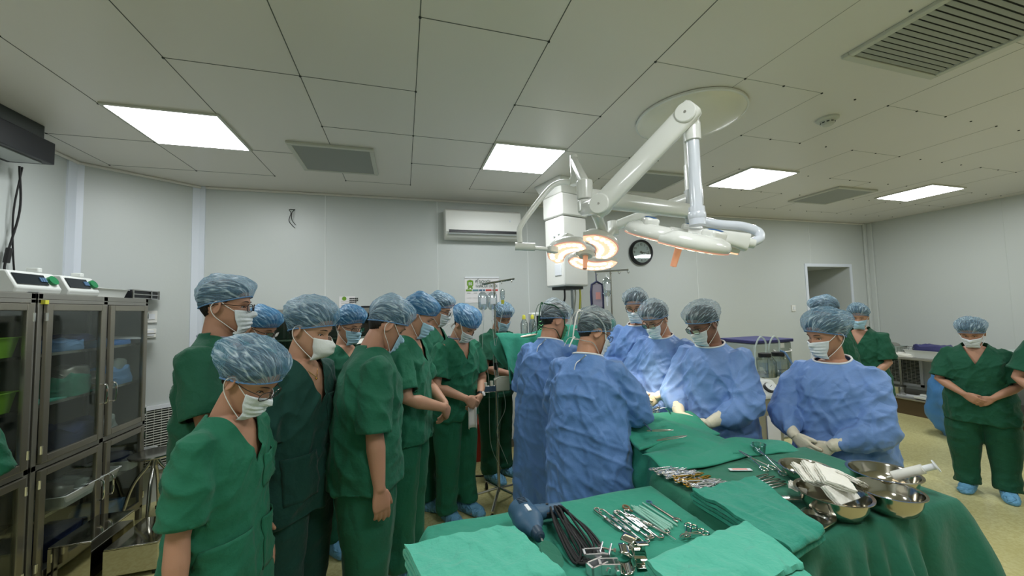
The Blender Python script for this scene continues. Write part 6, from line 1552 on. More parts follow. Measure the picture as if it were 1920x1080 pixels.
# ================================================================== TABLES
Z1, Z2, ZO = 0.87, 0.90, 0.93
def disp(A_, amp, f, sd=0.0):
    return noise3(A_ * f + sd) * amp
def draped_table(x0, x1, y0, y1, z, hang, name, label, m, seed, lip=0.0, fold=0.02, crease=()):
    t = thing(name, label, 'table', ((x0 + x1) / 2, (y0 + y1) / 2, 0))
    w = MB()
    for x in (x0 + 0.04, x1 - 0.04):
        for y in (y0 + 0.04, y1 - 0.04): 
            w = MB(); w.cyl((x, y, 0.03), (x, y, z - 0.03), 0.014, n=12); lg = w.build('leg', 'steel', t)
            w = MB(); w.tube([(x - 0.012, y, 0.032), (x + 0.012, y, 0.032)], 0.032, 14); w.build('caster', 'rubber', lg)
    MB().box2((x0 + 0.005, y0 + 0.005, z - 0.03), (x1 - 0.005, y1 - 0.005, z - 0.006)).build('table_top', 'steel', t, bevel=0.004)
    NP_ = 320; cx_, cy_ = (x0 + x1) / 2, (y0 + y1) / 2; hx, hy = (x1 - x0) / 2, (y1 - y0) / 2; r_ = 0.02
    per = []
    tot = 4 * (hx + hy)
    for i in range(NP_):
        sdist = tot * i / NP_
        if sdist < 2 * hx: p = (-hx + sdist, -hy)
        elif sdist < 2 * hx + 2 * hy: p = (hx, -hy + sdist - 2 * hx)
        elif sdist < 4 * hx + 2 * hy: p = (hx - (sdist - 2 * hx - 2 * hy), hy)
        else: p = (-hx, hy - (sdist - 4 * hx - 2 * hy))
        per.append(p)
    per = np.array(per); nrm_ = per / np.array([hx, hy]); nn_ = np.where(np.abs(nrm_) > 0.985, np.sign(nrm_), 0.0); nn_ /= np.maximum(1e-6, np.linalg.norm(nn_, axis=1))[:, None]
    # corner softening
    rows = []
    for k in np.linspace(0, 1, 26)[1:]: rows.append(np.column_stack([cx_ + per[:, 0] * k, cy_ + per[:, 1] * k, np.full(NP_, z)]))
    rows = [np.column_stack([cx_ + per[:, 0] * 0.004, cy_ + per[:, 1] * 0.004, np.full(NP_, z)])] + rows
    ang = np.arctan2(per[:, 1], per[:, 0])
    for j, dz in enumerate((0.004, 0.014, 0.03, 0.06, 0.10, 0.15, 0.2, 0.26, 0.32, 0.38, 0.44, 0.50, 0.56)):
        if dz > hang: break
        out = 0.006 + 0.004 * min(j, 3) + 0.10 * dz
        P_ = np.column_stack([cx_ + per[:, 0], cy_ + per[:, 1], np.full(NP_, z - dz)])
        wv = noise3(np.column_stack([per[:, 0] * 7, per[:, 1] * 7, np.full(NP_, seed + dz * 0.8)])) * 2.2 * fold * min(1, dz / 0.2) + 0.5 * fold * min(1, dz / 0.15) * np.sin(ang * 23 + seed)
        cornr = np.clip((np.abs(nrm_[:, 0]) + np.abs(nrm_[:, 1]) - 1.75) / 0.25, 0, 1)
        P_[:, :2] += nn_ * (out + wv + 0.05 * cornr * dz / 0.4)[:, None]
        rows.append(P_)
    A_ = np.concatenate(rows); top = A_[:, 2] >= z - 1e-6
    dz_ = disp(A_, 0.003, 6, seed) + 0.0035 * (1 - 2 * np.abs(noise3(np.column_stack([A_[:, 0] * 4 + A_[:, 1] * 2, A_[:, 1] * 5, A_[:, 2]]) + seed)))
    A_[:, 2] += np.where(top, np.maximum(dz_, -0.003) + 0.003, 0)
    for (ax_, val) in crease:
        d_ = np.abs(A_[:, 0 if ax_ == 'x' else 1] - val); A_[:, 2] += np.where(top, 0.003 * np.exp(-(d_ / 0.006) ** 2), 0)
    w = MB(); w.rings([[tuple(A_[r * NP_ + i]) for i in range(NP_)] for r in range(len(rows))], closed_caps=False)
    w.f.append(tuple(range(NP_ - 1, -1, -1))); w.fm.append(0)
    o = w.build('table_cover', m, angle=60)
    return t, o
t1x0, t1x1, t1y0, t1y1 = 0.075, 1.02, 0.56, 1.43
t2x0, t2x1, t2y0, t2y1 = 1.06, 1.975, 0.915, 1.47
_, o = draped_table(t1x0, t1x1, t1y0, t1y1, Z1, 0.5, 'instrument_table', 'instrument table in the foreground carrying the drill and turnbuckles', 'drape', 3.3, crease=(('y', 1.17),))
tag(o, 'green cover over the foreground table with the drill', 'table cover')
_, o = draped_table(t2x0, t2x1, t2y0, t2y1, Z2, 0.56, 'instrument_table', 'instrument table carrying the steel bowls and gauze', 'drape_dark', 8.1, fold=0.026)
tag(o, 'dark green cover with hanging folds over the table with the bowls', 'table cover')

# ------------------------------------------------------------------ operating table and drape
t = thing('operating_table', 'operating table hidden under green drapes between the surgeons', 'operating table', (1.42, 2.4, 0))
MB().box2((1.20, 1.62, 0.80), (1.62, 3.3, 0.86)).build('table_top', 'navy_cloth', t, bevel=0.02)
MB().box2((1.34, 2.2, 0.06), (1.50, 2.6, 0.80)).build('pedestal', 'steel', t, bevel=0.02)
MB().box2((1.20, 1.9, 0.0), (1.60, 2.9, 0.06)).build('base', 'steel', t, bevel=0.02)
nu, nv = 90, 130
U = np.linspace(-1, 1, nu); V = np.linspace(0, 1, nv)
oy0, oy1 = 1.475, 3.28
A_ = np.zeros((nv, nu, 3))
for j, v in enumerate(V):
    y = oy0 + (oy1 - oy0) * v
    for i, u in enumerate(U):
        a = abs(u); xc = 1.415
        bodyh = 0.125 * math.exp(-((v - 0.62) / 0.26) ** 2) + 0.045 * math.exp(-((v - 0.18) / 0.14) ** 2)
        hw = 0.235 + 0.03 * math.sin(v * 9)
        if a < 0.6:
            x = xc + u / 0.6 * hw; z = ZO + bodyh * (math.cos(min(1, a / 0.6) * PI) * 0.5 + 0.5) ** 0.8 - 0.015 * (a / 0.6) ** 4
        else:
            k = (a - 0.6) / 0.4; x = xc + math.copysign(hw + 0.02 * k + 0.018 * math.sin(k * 3), u); z = ZO - 0.015 - 0.42 * k
        if v < 0.03: z -= (0.03 - v) * 0.3
        A_[j, i] = (x, y, z)
Q = A_.reshape(-1, 3)
uu = np.tile(np.abs(U), nv)
Q[:, 2] += (0.010 * noise3(Q * np.array([7, 4, 5]) + 2) + 0.007 * (1 - 2 * np.abs(noise3(Q * np.array([9, 5, 6]) + 9)))) * (uu < 0.62)
side = uu >= 0.6
Q[:, 0] += np.where(side, np.sign(Q[:, 0] - 1.415) * 0.03 * noise3(np.column_stack([Q[:, 0] * 2, Q[:, 1] * 9, Q[:, 2] * 1.5])), 0)
w = MB(); w.v = [tuple(p) for p in Q]; w.f = [(j * nu + i, j * nu + i + 1, (j + 1) * nu + i + 1, (j + 1) * nu + i) for j in range(nv - 1) for i in range(nu - 1)]; w.fm = [0] * len(w.f)
tag(w.build('patient_drape', 'drape', solid=0.004, angle=80), 'wrinkled green drape over the patient on the operating table', 'surgical drape')
def cloth_sheet(name, m, fn, nu, nv, label, cat, thick=0.003, amp=0.004, f=10, sd=0.0, parent=None):
    P_ = np.array([tuple(fn(i / (nu - 1), j / (nv - 1))) for j in range(nv) for i in range(nu)])
    P_[:, 2] += amp * noise3(P_ * f + sd) + amp * 0.7 * (1 - 2 * np.abs(noise3(P_ * f * 0.7 + sd + 4)))
    w = MB(); w.v = [tuple(p) for p in P_]; w.f = [(j * nu + i, j * nu + i + 1, (j + 1) * nu + i + 1, (j + 1) * nu + i) for j in range(nv - 1) for i in range(nu - 1)]; w.fm = [0] * len(w.f)
    o = w.build(name, m, parent, solid=thick, angle=80)
    return tag(o, label, cat) if parent is None else o
# the drape's foot end laid over the far edge of the bowl table
def foot(u, v):
    x = 1.10 + 0.80 * u; y = 1.60 - 0.16 * v - 0.015 * math.sin(u * 7)
    z = ZO + 0.004 + 0.012 * math.sin(v * PI) - (0.018 * v) + 0.01 * math.sin(u * 11 + v * 4) * (1 - v)
    if u > 0.62: z -= (u - 0.62) * 0.03
    return Vector((x, y, z))
cloth_sheet('folded_drape', 'drape', foot, 60, 22, 'green drape edge folded across the far side of the bowl table', 'surgical drape', thick=0.006, amp=0.004)
def fold2(u, v):
    x = 1.17 + 0.56 * u - 0.05 * v; y = 1.98 - 0.33 * v + 0.06 * u
    return Vector((x, y, ZO + 0.052 + 0.012 * math.sin(u * 5) + 0.012 * math.sin(v * 6) - 0.035 * v * v))
cloth_sheet('folded_drape', 'drape', fold2, 50, 30, 'loose green drape with two dark forceps lying on it', 'surgical drape', thick=0.012, amp=0.005, sd=3)
def pale(u, v):
    x = 1.24 + 0.34 * u; y = 2.42 - 0.34 * v + 0.05 * u
    return Vector((x, y, ZO + 0.115 + 0.02 * math.sin(u * 7 + v * 3) - 0.05 * abs(u - 0.5) ** 2 * 4 - 0.02 * v))
cloth_sheet('wound_towel', 'drape_pale', pale, 40, 34, 'pale green towel under the lamp beam on the operating table', 'towel', thick=0.006, amp=0.010, f=14, sd=5)

def forceps(p, d, L, label, m='steel_dark', nm='tweezers', z_up=0.0, open_=0.010, parent=None, group=None):
    """plain dressing forceps: two springy blades joined at the back"""
    p = Vector(p); d = unit(d); x, y, _ = frame(d)
    t = thing(nm, label, 'forceps', p, 0, group)
    for s_ in (-1, 1):
        w = MB(); pts = [p, p + d * L * 0.15 + x * (s_ * open_ * 0.6), p + d * L * 0.5 + x * (s_ * open_), p + d * L * 0.85 + x * (s_ * open_ * 0.6), p + d * L + x * (s_ * open_ * 0.25)]
        w.tube(spline(pts, 5), [(0.0045 - 0.0028 * k / 20, 0.0022) for k in range(21)][:21], 8); w.build('blade', m, t)
    return t
def ring_forceps(p, q, label, m='chrome', nm='sponge_forceps', ring=0.016, group=None, curved=0):
    """scissor-handled clamp: p = tip, q = finger rings end"""
    p, q = Vector(p), Vector(q); d = (q - p); L = d.length; d.normalize(); x = d.cross(Vector((0, 0, 1))).normalized()
    t = thing(nm, label, 'clamp', p.lerp(q, 0.5), 0, group)
    for s_ in (-1, 1):
        w = MB(); j = p + d * L * 0.42
        w.tube(spline([p + x * (s_ * 0.003), p + d * L * 0.22 + x * (s_ * 0.006), j, p + d * L * 0.62 - x * (s_ * 0.010), q - d * ring * 1.1 - x * (s_ * 0.020)], 5), [0.0022 + 0.0012 * min(1, k / 8) for k in range(21)], 8)
        c = q - x * (s_ * 0.022); w.tube([c + d * (ring * 1.15 * math.cos(a)) + x * (ring * 0.85 * math.sin(a)) for a in [2 * PI * i / 20 for i in range(20)]], 0.0026, 8, closed=True); w.build('shank', m, t)
    w = MB(); w.cyl(p + d * L * 0.42 - Vector((0, 0, 0.004)), p + d * L * 0.42 + Vector((0, 0, 0.005)), 0.005, n=12); w.build('pivot', m, t)
    return t
a, b = G(1213, 808, ZO + 0.075), G(1262, 806, ZO + 0.075); forceps(b, a - b, (a - b).length, 'dark forceps on the loose drape, farther from the bowl table')
a, b = G(1232, 826, ZO + 0.07), G(1287, 817, ZO + 0.07); forceps(b, a - b, (a - b).length, 'dark forceps on the loose drape, nearer to the bowl table')
a, b = G(1196, 782, ZO + 0.12), G(1245, 764, ZO + 0.14)
t = thing('retractor', 'grey flat retractor blade held in the wound on the drape', 'retractor', a.lerp(b, 0.5))
w = MB(); w.tube(spline([a, a.lerp(b, 0.5) + Vector((0, 0, 0.01)), b, b + Vector((0.02, -0.03, -0.03))], 6), [(0.016, 0.003)] * 19, 12); w.build('blade', 'steel', t)
w = MB(); w.tube([a, G(1222, 808, ZO + 0.085)], 0.004, 8); w.build('handle', 'steel', t)
for i, (px, py) in enumerate(((1200, 772), (1208, 770), (1216, 773), (1205, 778))):
    a = G(px, py, ZO + 0.135)
    ring_forceps(a, a + Vector((0.05 + 0.01 * i, 0.10 - 0.03 * i, 0.012)), 'small clamp crowded round the lit wound', group='clamps around the wound', ring=0.010)

# ------------------------------------------------------------------ anaesthesia screen
sxa, sxb, sy_ = 0.80, 1.86, 3.12
t = thing('drape_screen', 'metal frame holding up the green screen drape at the head of the table', 'screen frame', (1.3, sy_, 0.85))
w = MB(); w.tube(spline([(sxa, sy_, 1.38), (1.2, sy_, 1.43), (sxb, sy_, 1.47)], 5), 0.012, 10); w.build('crossbar', 'steel', t)
w = MB(); w.cyl((1.62, sy_, 0.83), (1.62, sy_, 1.45), 0.012, n=12); w.cyl((1.22, sy_, 0.83), (1.22, sy_, 1.43), 0.012, n=12); w.build('upright', 'steel', t)
def scr(u, v):
    x = sxa - 0.05 + (sxb - sxa + 0.10) * u + 0.02 * math.sin(v * 4 + u * 9); zt_ = 1.43 + 0.09 * u + 0.02 * math.cos(u * 12)
    L = 0.56 - 0.15 * (1 - u) + 0.04 * math.sin(u * 14)
    fold = 0.028 * math.sin(u * 34 + v * 2.5) * min(1, v * 2) + 0.02 * math.sin(u * 15 + 1)
    return Vector((x + 0.10 * v * (1 - u) ** 2, sy_ - 0.020 * min(1, v * 12) - 0.10 * v - fold * 0.9, zt_ - L * v))
cloth_sheet('screen_drape', 'drape', scr, 120, 40, 'green drape hanging over the screen between anaesthetist and surgeons', 'surgical drape', amp=0.006, f=12, sd=6)
def scr2(u, v):
    x = sxa - 0.09 + 0.34 * u * (1 - 0.45 * v) + 0.15 * v ** 2; z = 1.37 - 0.25 * v - 0.40 * v * u + 0.05 * u
    return Vector((x, sy_ + 0.025 - 0.16 * v + 0.045 * math.sin(u * 13 + v * 2) * (0.3 + v), z + 0.03 * math.sin(u * 5)))
cloth_sheet('screen_drape', 'drape_dark', scr2, 50, 40, 'dark green drape corner tied to the drip stand', 'surgical drape', amp=0.008, f=11, sd=8)

# ------------------------------------------------------------------ drip stands
def drip_stand(c, ztop, bar, label, bw_, base=True):
    t = thing('drip_stand', label, 'drip stand', (c.x, c.y, 0))
    w = MB(); w.cyl((c.x, c.y, 0.10), (c.x, c.y, 1.15), 0.013, n=14); w.cyl((c.x, c.y, 1.10), (c.x, c.y, ztop), 0.009, n=12); w.build('pole', 'steel', t)
    w = MB(); w.cyl((c.x, c.y, 1.13), (c.x, c.y, 1.19), 0.019, n=16); w.build('height_clamp', 'rubber', t)
    for k in range(5):
        a = 0.5 + k * 2 * PI / 5; d = Vector((math.cos(a), math.sin(a), 0)); w = MB(); C_ = Vector((c.x, c.y, 0))
        w.tube([C_ + Vector((0, 0, 0.13)), C_ + d * 0.12 + Vector((0, 0, 0.105)), C_ + d * 0.29 + Vector((0, 0, 0.075))], (0.014, 0.012, 0.012), 8, flat=0.7); lg = w.build('leg', 'steel', t)
        w = MB(); w.tube([C_ + d * 0.28 + Vector((-0.01, 0, 0.028)), C_ + d * 0.28 + Vector((0.01, 0, 0.028))], 0.027, 14); w.cyl(C_ + d * 0.28 + Vector((0, 0, 0.03)), C_ + d * 0.28 + Vector((0, 0, 0.08)), 0.008, n=8); w.build('caster', 'rubber', lg)
    return t
pc1 = Vector((0.775, 3.20, 0)); zr = AT(937, 527, (0.28 * pc1.x + 0.958 * pc1.y)).z
t = drip_stand(pc1, zr, None, 'drip stand with wide steel rack, holding clear fluid bags', 0.28)
ra, rb_ = AT(905, 533, 3.32), AT(964, 523, 3.30)
d_ = (rb_ - ra); d_.z = 0; d_.normalize(); n_ = Vector((-d_.y, d_.x, 0))
w = MB()
for k in (-1, 0, 1): w.tube([ra + n_ * 0.035 * k, rb_ + n_ * 0.035 * k], 0.006, 8)
for f in (0, 0.25, 0.5, 0.75, 1.0): p = ra.lerp(rb_, f); w.tube([p - n_ * 0.035, p + n_ * 0.035], 0.006, 8)
w.build('hook_rack', 'steel', t)
w = MB()
for f in (0.04, 0.3, 0.62, 0.94):
    p = ra.lerp(rb_, f) - n_ * 0.035; w.tube(spline([p, p - Vector((0, 0, 0.02)), p - n_ * 0.015 - Vector((0, 0, 0.03)), p - n_ * 0.03 - Vector((0, 0, 0.015))], 4), 0.003, 6)
w.build('hooks', 'steel', t)
def fluid_bag(c, w_, h_, label, m='clear_bag', name='drip_bag'):
    t = thing(name, label, 'drip bag', (c.x, c.y, c.z - h_), 0)
    rs = []
    for i in range(14):
        f = i / 13; z = c.z - h_ * f; k = min(1, 0.35 + 4 * f) * min(1, 0.45 + 5 * (1 - f)); th = 0.028 * math.sin(PI * min(0.98, 0.05 + f)) ** 0.5 * (0.5 + 0.6 * f)
        rs.append([Vector((c.x + w_ / 2 * k * math.cos(a), c.y + th * math.sin(a), z)) for a in [2 * PI * q_ / 20 for q_ in range(20)]])
    MB().rings(rs).build('bag_body', m, t)
    w = MB(); w.box((c.x, c.y - 0.022, c.z - h_ * 0.5), (w_ * 0.55, 0.004, h_ * 0.35)); w.build('bag_label', 'trim_white' if m == 'clear_bag' else 'pink_label', t, smooth=False)
    w = MB(); w.cyl((c.x, c.y, c.z - 0.005), (c.x, c.y, c.z + 0.03), 0.004, n=8); w.build('hanger', 'trim_white', t)
    w = MB(); w.cyl((c.x, c.y, c.z - h_ - 0.05), (c.x, c.y, c.z - h_ + 0.01), 0.010, n=12); w.cyl((c.x, c.y, c.z - h_ - 0.09), (c.x, c.y, c.z - h_ - 0.05), 0.006, n=12); w.build('drip_chamber', 'trim_white', t)
    return t
for px, lb in ((905, 'clear fluid bag on the rack, farther from the pole'), (923, 'clear fluid bag on the rack, next to the pole')):
    fluid_bag(AT(px, 547, 3.26), 0.085, 0.16, lb)
b_ = AT(942, 545, 3.25)
t = thing('drip_bottle', 'slim drip bottle with yellow cap hanging at the pole', 'bottle', b_ - Vector((0, 0, 0.1)))
w = MB(); w.lathe([(0.0, -0.09), (0.014, -0.08), (0.02, -0.06), (0.02, 0.0), (0.005, 0.015), (0.0, 0.016)], b_, 18); w.build('bottle_body', 'clear_bag', t)
w = MB(); w.lathe([(0.0, -0.115), (0.012, -0.115), (0.016, -0.085), (0.0, -0.08)], b_, 16); w.build('bottle_cap', 'yellow', t)
for i, pts in enumerate(([(907, 600, 3.25), (905, 660, 3.22), (915, 700, 3.2), (917, 735, 3.2), (920, 830, 3.2), (940, 880, 3.15)],
                         [(922, 600, 3.25), (928, 650, 3.2), (934, 700, 3.2), (948, 760, 3.12), (932, 810, 3.15), (952, 870, 3.1)],
                         [(943, 580, 3.24), (931, 640, 3.2), (925, 680, 3.2), (935, 745, 3.18)])):
    w = MB(); w.tube(spline([AT(*p) for p in pts], 8), 0.0022, 6)
    tag(w.build('drip_line', 'tube_pale'), ('thin drip line from the farther fluid bag down past the bracket', 'thin drip line from the nearer fluid bag, looping beside the pole', 'thin drip line from the slim bottle')[i], 'tube')
# bracket with pump on the stand
t = thing('pump_bracket', 'grey bracket with small pump clamped to the drip stand', 'pump', AT(925, 738, 3.12))
zz = AT(925, 728, 3.12).z
w = MB(); w.box2((pc1.x - 0.20, pc1.y - 0.10, zz - 0.03), (pc1.x + 0.12, pc1.y - 0.07, zz + 0.02)); w.box2((pc1.x - 0.20, pc1.y - 0.10, zz - 0.035), (pc1.x + 0.12, pc1.y + 0.03, zz - 0.03)); w.build('rail', 'steel', t, bevel=0.003)
w = MB(); w.box2((pc1.x - 0.03, pc1.y - 0.11, zz - 0.03), (pc1.x + 0.09, pc1.y - 0.02, zz + 0.07)); w.build('pump_body', 'beige_machine', t, bevel=0.008)
w = MB()
for k in range(3): w.cyl((pc1.x - 0.17 + 0.05 * k, pc1.y - 0.105, zz + 0.02), (pc1.x - 0.17 + 0.05 * k, pc1.y - 0.105, zz + 0.04 + 0.01 * k), 0.014, n=14)
w.tube(spline([(pc1.x - 0.05, pc1.y - 0.12, zz + 0.07), (pc1.x, pc1.y - 0.13, zz + 0.09), (pc1.x + 0.07, pc1.y - 0.12, zz + 0.085), (pc1.x + 0.10, pc1.y - 0.1, zz + 0.06)], 5), 0.006, 8); w.build('clamps', 'beige_machine', t)

pc2 = AT(1148, 600, 3.72); pc2.z = 0; zr2 = AT(1148, 503, 3.72).z
t = drip_stand(pc2, zr2 + 0.02, None, 'second drip stand behind the operating table with a crossbar', 0.3)
w = MB(); a, b = AT(1115, 510, 3.72), AT(1178, 506, 3.72); w.tube([a, b], 0.009, 10)
for f in (0.03, 0.45, 0.7, 0.97): p = a.lerp(b, f); w.tube(spline([p, p - Vector((0, 0, 0.02)), p + Vector((0.012, 0, -0.032)), p + Vector((0.022, 0, -0.018))], 4), 0.003, 6)
w.build('crossbar', 'steel', t)
fluid_bag(AT(1137, 520, 3.66), 0.09, 0.19, 'clear drip bag on the second stand, beside the dark pouch')
# dark framed pouch
a = AT(1118, 528, 3.66); t = thing('pressure_pouch', 'dark-edged pouch with pink label hanging from the second stand', 'pouch', a - Vector((0, 0, 0.26)))
w = MB(); w.box(a - Vector((0, 0, 0.14)), (0.115, 0.03, 0.24)); w.build('pouch_body', 'bag_plum', t, bevel=0.012)
w = MB(); w.tube([a + Vector((x_, -0.008, z_)) for x_, z_ in ((-0.062, -0.27), (-0.066, -0.1), (-0.055, -0.03), (0, 0.0), (0.055, -0.03), (0.064, -0.1), (0.06, -0.27))], 0.011, 10); w.build('pouch_edge', 'bag_navy', t)
w = MB(); w.box(a + Vector((0.005, -0.018, -0.14)), (0.05, 0.004, 0.07)); w.build('pouch_label', 'pink_label', t, smooth=False)
w = MB(); w.tube([a, a + Vector((0, 0, 0.085))], 0.005, 8); w.build('strap', 'bag_navy', t)

# ================================================================== FOREGROUND INSTRUMENTS
def folded_towel(A, B, C, th, n, m, label, seed=0, name='folded_towel', curl=0.0, nu=56, D=None):
    """a sheet folded back and forth; layers show at the ends"""
    A, B, C = Vector(A), Vector(B), Vector(C); u = (B - A); Lu = u.length; u.normalize(); v = (C - B); Lv = v.length; v.normalize(); up = Vector((0, 0, 1))
    ti = th / n; path = []
    for k in range(n):
        z = ti * (k + 0.5); s0, s1 = (0, 1) if k % 2 == 0 else (1, 0); jit = 0.010 * math.sin(k * 2.3 + seed)
        for q in range(18):
            f = q / 17; ff = s0 + (s1 - s0) * f; path.append(((ff * (Lv - ti) + ti / 2) + jit * (ff if k < n - 1 else 0), z))
        if k < n - 1:
            c = path[-1]
            for q in (-60, -30, 0, 30, 60):
                a = math.radians(q); sg = 1 if s1 == 1 else -1; path.append((c[0] + sg * ti * 0.75 * math.cos(a), z + ti / 2 + ti / 2 * math.sin(a)))
    out = [];P2 = [Vector((p[0], p[1], 0)) for p in path]; h = ti * 0.36
    L_, R_ = [], []
    for i, p in enumerate(P2):
        d = (P2[min(i + 1, len(P2) - 1)] - P2[max(i - 1, 0)]); d = d.normalized() if d.length > 1e-9 else Vector((1, 0, 0)); nn = Vector((-d.y, d.x, 0)); L_.append(p + nn * h); R_.append(p - nn * h)
    loop = L_ + R_[::-1]; rs = []
    for i in range(nu):
        f = i / (nu - 1); D_ = Vector(D) if D is not None else A + (C - B); rs.append([(A.lerp(B, f)).lerp(D_.lerp(C, f), q.x / Lv) + up * q.y for q in loop])
    Q = np.array([tuple(p) for r in rs for p in r]); zr_ = (Q[:, 2] - A.z) / th
    Q[:, 2] += np.clip(zr_, 0, 1) * (0.012 * noise3(Q * np.array([8, 8, 2]) + seed) + 0.009 * (1 - 2 * np.abs(noise3(Q * np.array([13, 11, 2]) + seed + 3))))
    Q[:, 0] += 0.004 * noise3(Q * np.array([10, 10, 60]) + seed + 7); Q[:, 1] += 0.004 * noise3(Q * np.array([10, 10, 60]) + seed + 17)
    nl = len(loop); w = MB(); w.rings([[tuple(Q[i * nl + j]) for j in range(nl)] for i in range(nu)], closed_caps=False)
    for base_ in (0, (nu - 1) * nl):
        for j in range(len(P2) - 1): w.f.append((base_ + j, base_ + j + 1, base_ + nl - 2 - j, base_ + nl - 1 - j)); w.fm.append(0)
    return tag(w.build(name, m, angle=70), label, 'towel')
z = Z1 + 0.006
zt = 0.065
_b, _c = G(962, 983, z + zt), G(1038, 1052, z + zt); _dn = Vector((0, 0, zt))
folded_towel(G(757, 1018, z + zt) - _dn, _b - _dn, _b + (_c - _b) * 1.25 - _dn, zt, 4, 'towel', 'thick pale green folded towel beside the power drill', seed=1)
A_, B_, C_ = G(1212, 1048, z + 0.08), G(1398, 977, z + 0.08), G(1512, 1058, z + 0.08)
dn = Vector((0, 0, 0.08)); folded_towel(A_ - dn, B_ - dn, B_ - dn + (C_ - B_) * 1.0, 0.08, 5, 'towel', 'pale green folded towel beside the curved metal retractors', seed=4)
z2 = Z2 + 0.006
A_, B_, C_, D_ = G(1296, 918, z2 + 0.05), G(1415, 895, z2 + 0.05), G(1540, 985, z2 + 0.05), G(1475, 1022, z2 + 0.05); dn = Vector((0, 0, 0.05))
folded_towel(A_ - dn, B_ - dn, C_ - dn, 0.05, 4, 'towel_mid', 'mid green folded cloth on the corner of the bowl table', seed=9, D=D_ - dn)

# ------------------------------------------------------------------ drill
zd = Z1 + 0.045
dh, dt = G(985, 968, zd + 0.015), G(1012, 1010, zd + 0.005)     # motor body centre, chuck
ax1 = (dt - dh); ax1.z = -0.004; ax1.normalize()
t = thing('power_drill', 'blue power drill lying on the foreground table', 'drill', dh - Vector((0, 0, 0.045)))
bk = dh - ax1 * 0.055
w = MB(); w.tube([bk, bk + ax1 * 0.004, bk + ax1 * 0.05, bk + ax1 * 0.055, bk + ax1 * 0.085, bk + ax1 * 0.105, bk + ax1 * 0.125, bk + ax1 * 0.15], [0.040, 0.046, 0.047, 0.050, 0.050, 0.046, 0.030, 0.022], 28, flat=0.86); w.build('motor_body', 'drill_blue', t)
w = MB(); w.tube([bk + ax1 * 0.145, bk + ax1 * 0.175, bk + ax1 * 0.18], [0.021, 0.018, 0.012], 20); w.build('chuck', 'drill_dark', t)
w = MB(); w.tube([bk + ax1 * 0.175, bk + ax1 * 0.235], 0.0045, 10); w.build('drill_bit', 'chrome', t)
hs = G(1005, 960, zd); he = G(1040, 957, zd - 0.003); hd_ = (he - hs).normalized()
w = MB(); w.tube([bk + ax1 * 0.05, hs.lerp(he, 0.35), hs.lerp(he, 0.8), he + hd_ * 0.02, he + hd_ * 0.03], [(0.034, 0.030), (0.030, 0.025), (0.027, 0.023), (0.030, 0.025), (0.020, 0.016)], 20); w.build('handle', 'drill_blue', t)
sx2 = ax1.cross(Vector((0, 0, 1))).normalized()
w = MB(); w.box(hs.lerp(he, 0.45) + ax1 * 0.022, (0.03, 0.016, 0.02), (0, 0, math.atan2(hd_.y, hd_.x))); w.build('trigger', 'black_plastic', t, bevel=0.004)
w = MB()
for k in range(4): w.box(bk + ax1 * (0.012 + 0.009 * k) + Vector((0, 0, 0.040)), (0.004, 0.03, 0.004), (0, 0, math.atan2(ax1.y, ax1.x)))
w.build('vent_slots', 'drill_dark', t, smooth=False)
w = MB(); w.box(bk + ax1 * 0.080 + Vector((0, 0, 0.0425)), (0.040, 0.012, 0.003), (0, 0, math.atan2(ax1.y, ax1.x))); w.build('rating_label', 'trim_white', t, smooth=False)
w = MB()
for k in (0.2, 0.6): w.cyl(hs.lerp(he, k) + Vector((0, 0, 0.020)), hs.lerp(he, k) + Vector((0, 0, 0.0265)), 0.005, n=10)
w.build('screws', 'black_plastic', t)
# coiled cable
w = MB(); rr = random.Random(4); ca, cb = G(1045, 968, z + 0.02), G(1100, 1040, z + 0.012); dd = (cb - ca).normalized(); sd_ = dd.cross(Vector((0, 0, 1)))
pts = [he + hd_ * 0.025, he + hd_ * 0.05 + Vector((0, 0, -0.005))]
for k in range(8):
    o1, o2 = (k - 4) * 0.0065, (k - 3.5) * 0.0105 + rr.uniform(-.006, .006); zz = 0.006 + 0.005 * (k % 4) + rr.uniform(0, .006)
    pts += [ca + dd * 0.02 + sd_ * (o1 * 0.6 - 0.012) + Vector((0, 0, zz + 0.012)), ca.lerp(cb, 0.5) + sd_ * (-0.022 + o2) + Vector((0, 0, zz)), cb + dd * (0.022 * math.sin(k * 2.3)) + sd_ * (-0.018 + o2) + Vector((0, 0, zz * 0.5)),
            cb + dd * 0.018 + sd_ * (0.02 + o2), ca.lerp(cb, 0.5) + sd_ * (0.018 + o2) + Vector((0, 0, zz)), ca + sd_ * (o1 * 0.6 + 0.014) + Vector((0, 0, zz + 0.01))]
w.tube(spline(pts, 6), 0.0042, 8)
w.build('power_cord', 'rubber', t)
c = G(1034, 1040, z + 0.045)
w = MB(); w.lathe([(0.0, -0.003), (0.042, -0.003), (0.042, 0.003), (0.0, 0.003)], c, 36, axis=(0.5, -0.35, 0.8)); tag(w.build('round_pad', 'drape_dark'), 'dark green round pad leaning by the drill bit', 'pad')

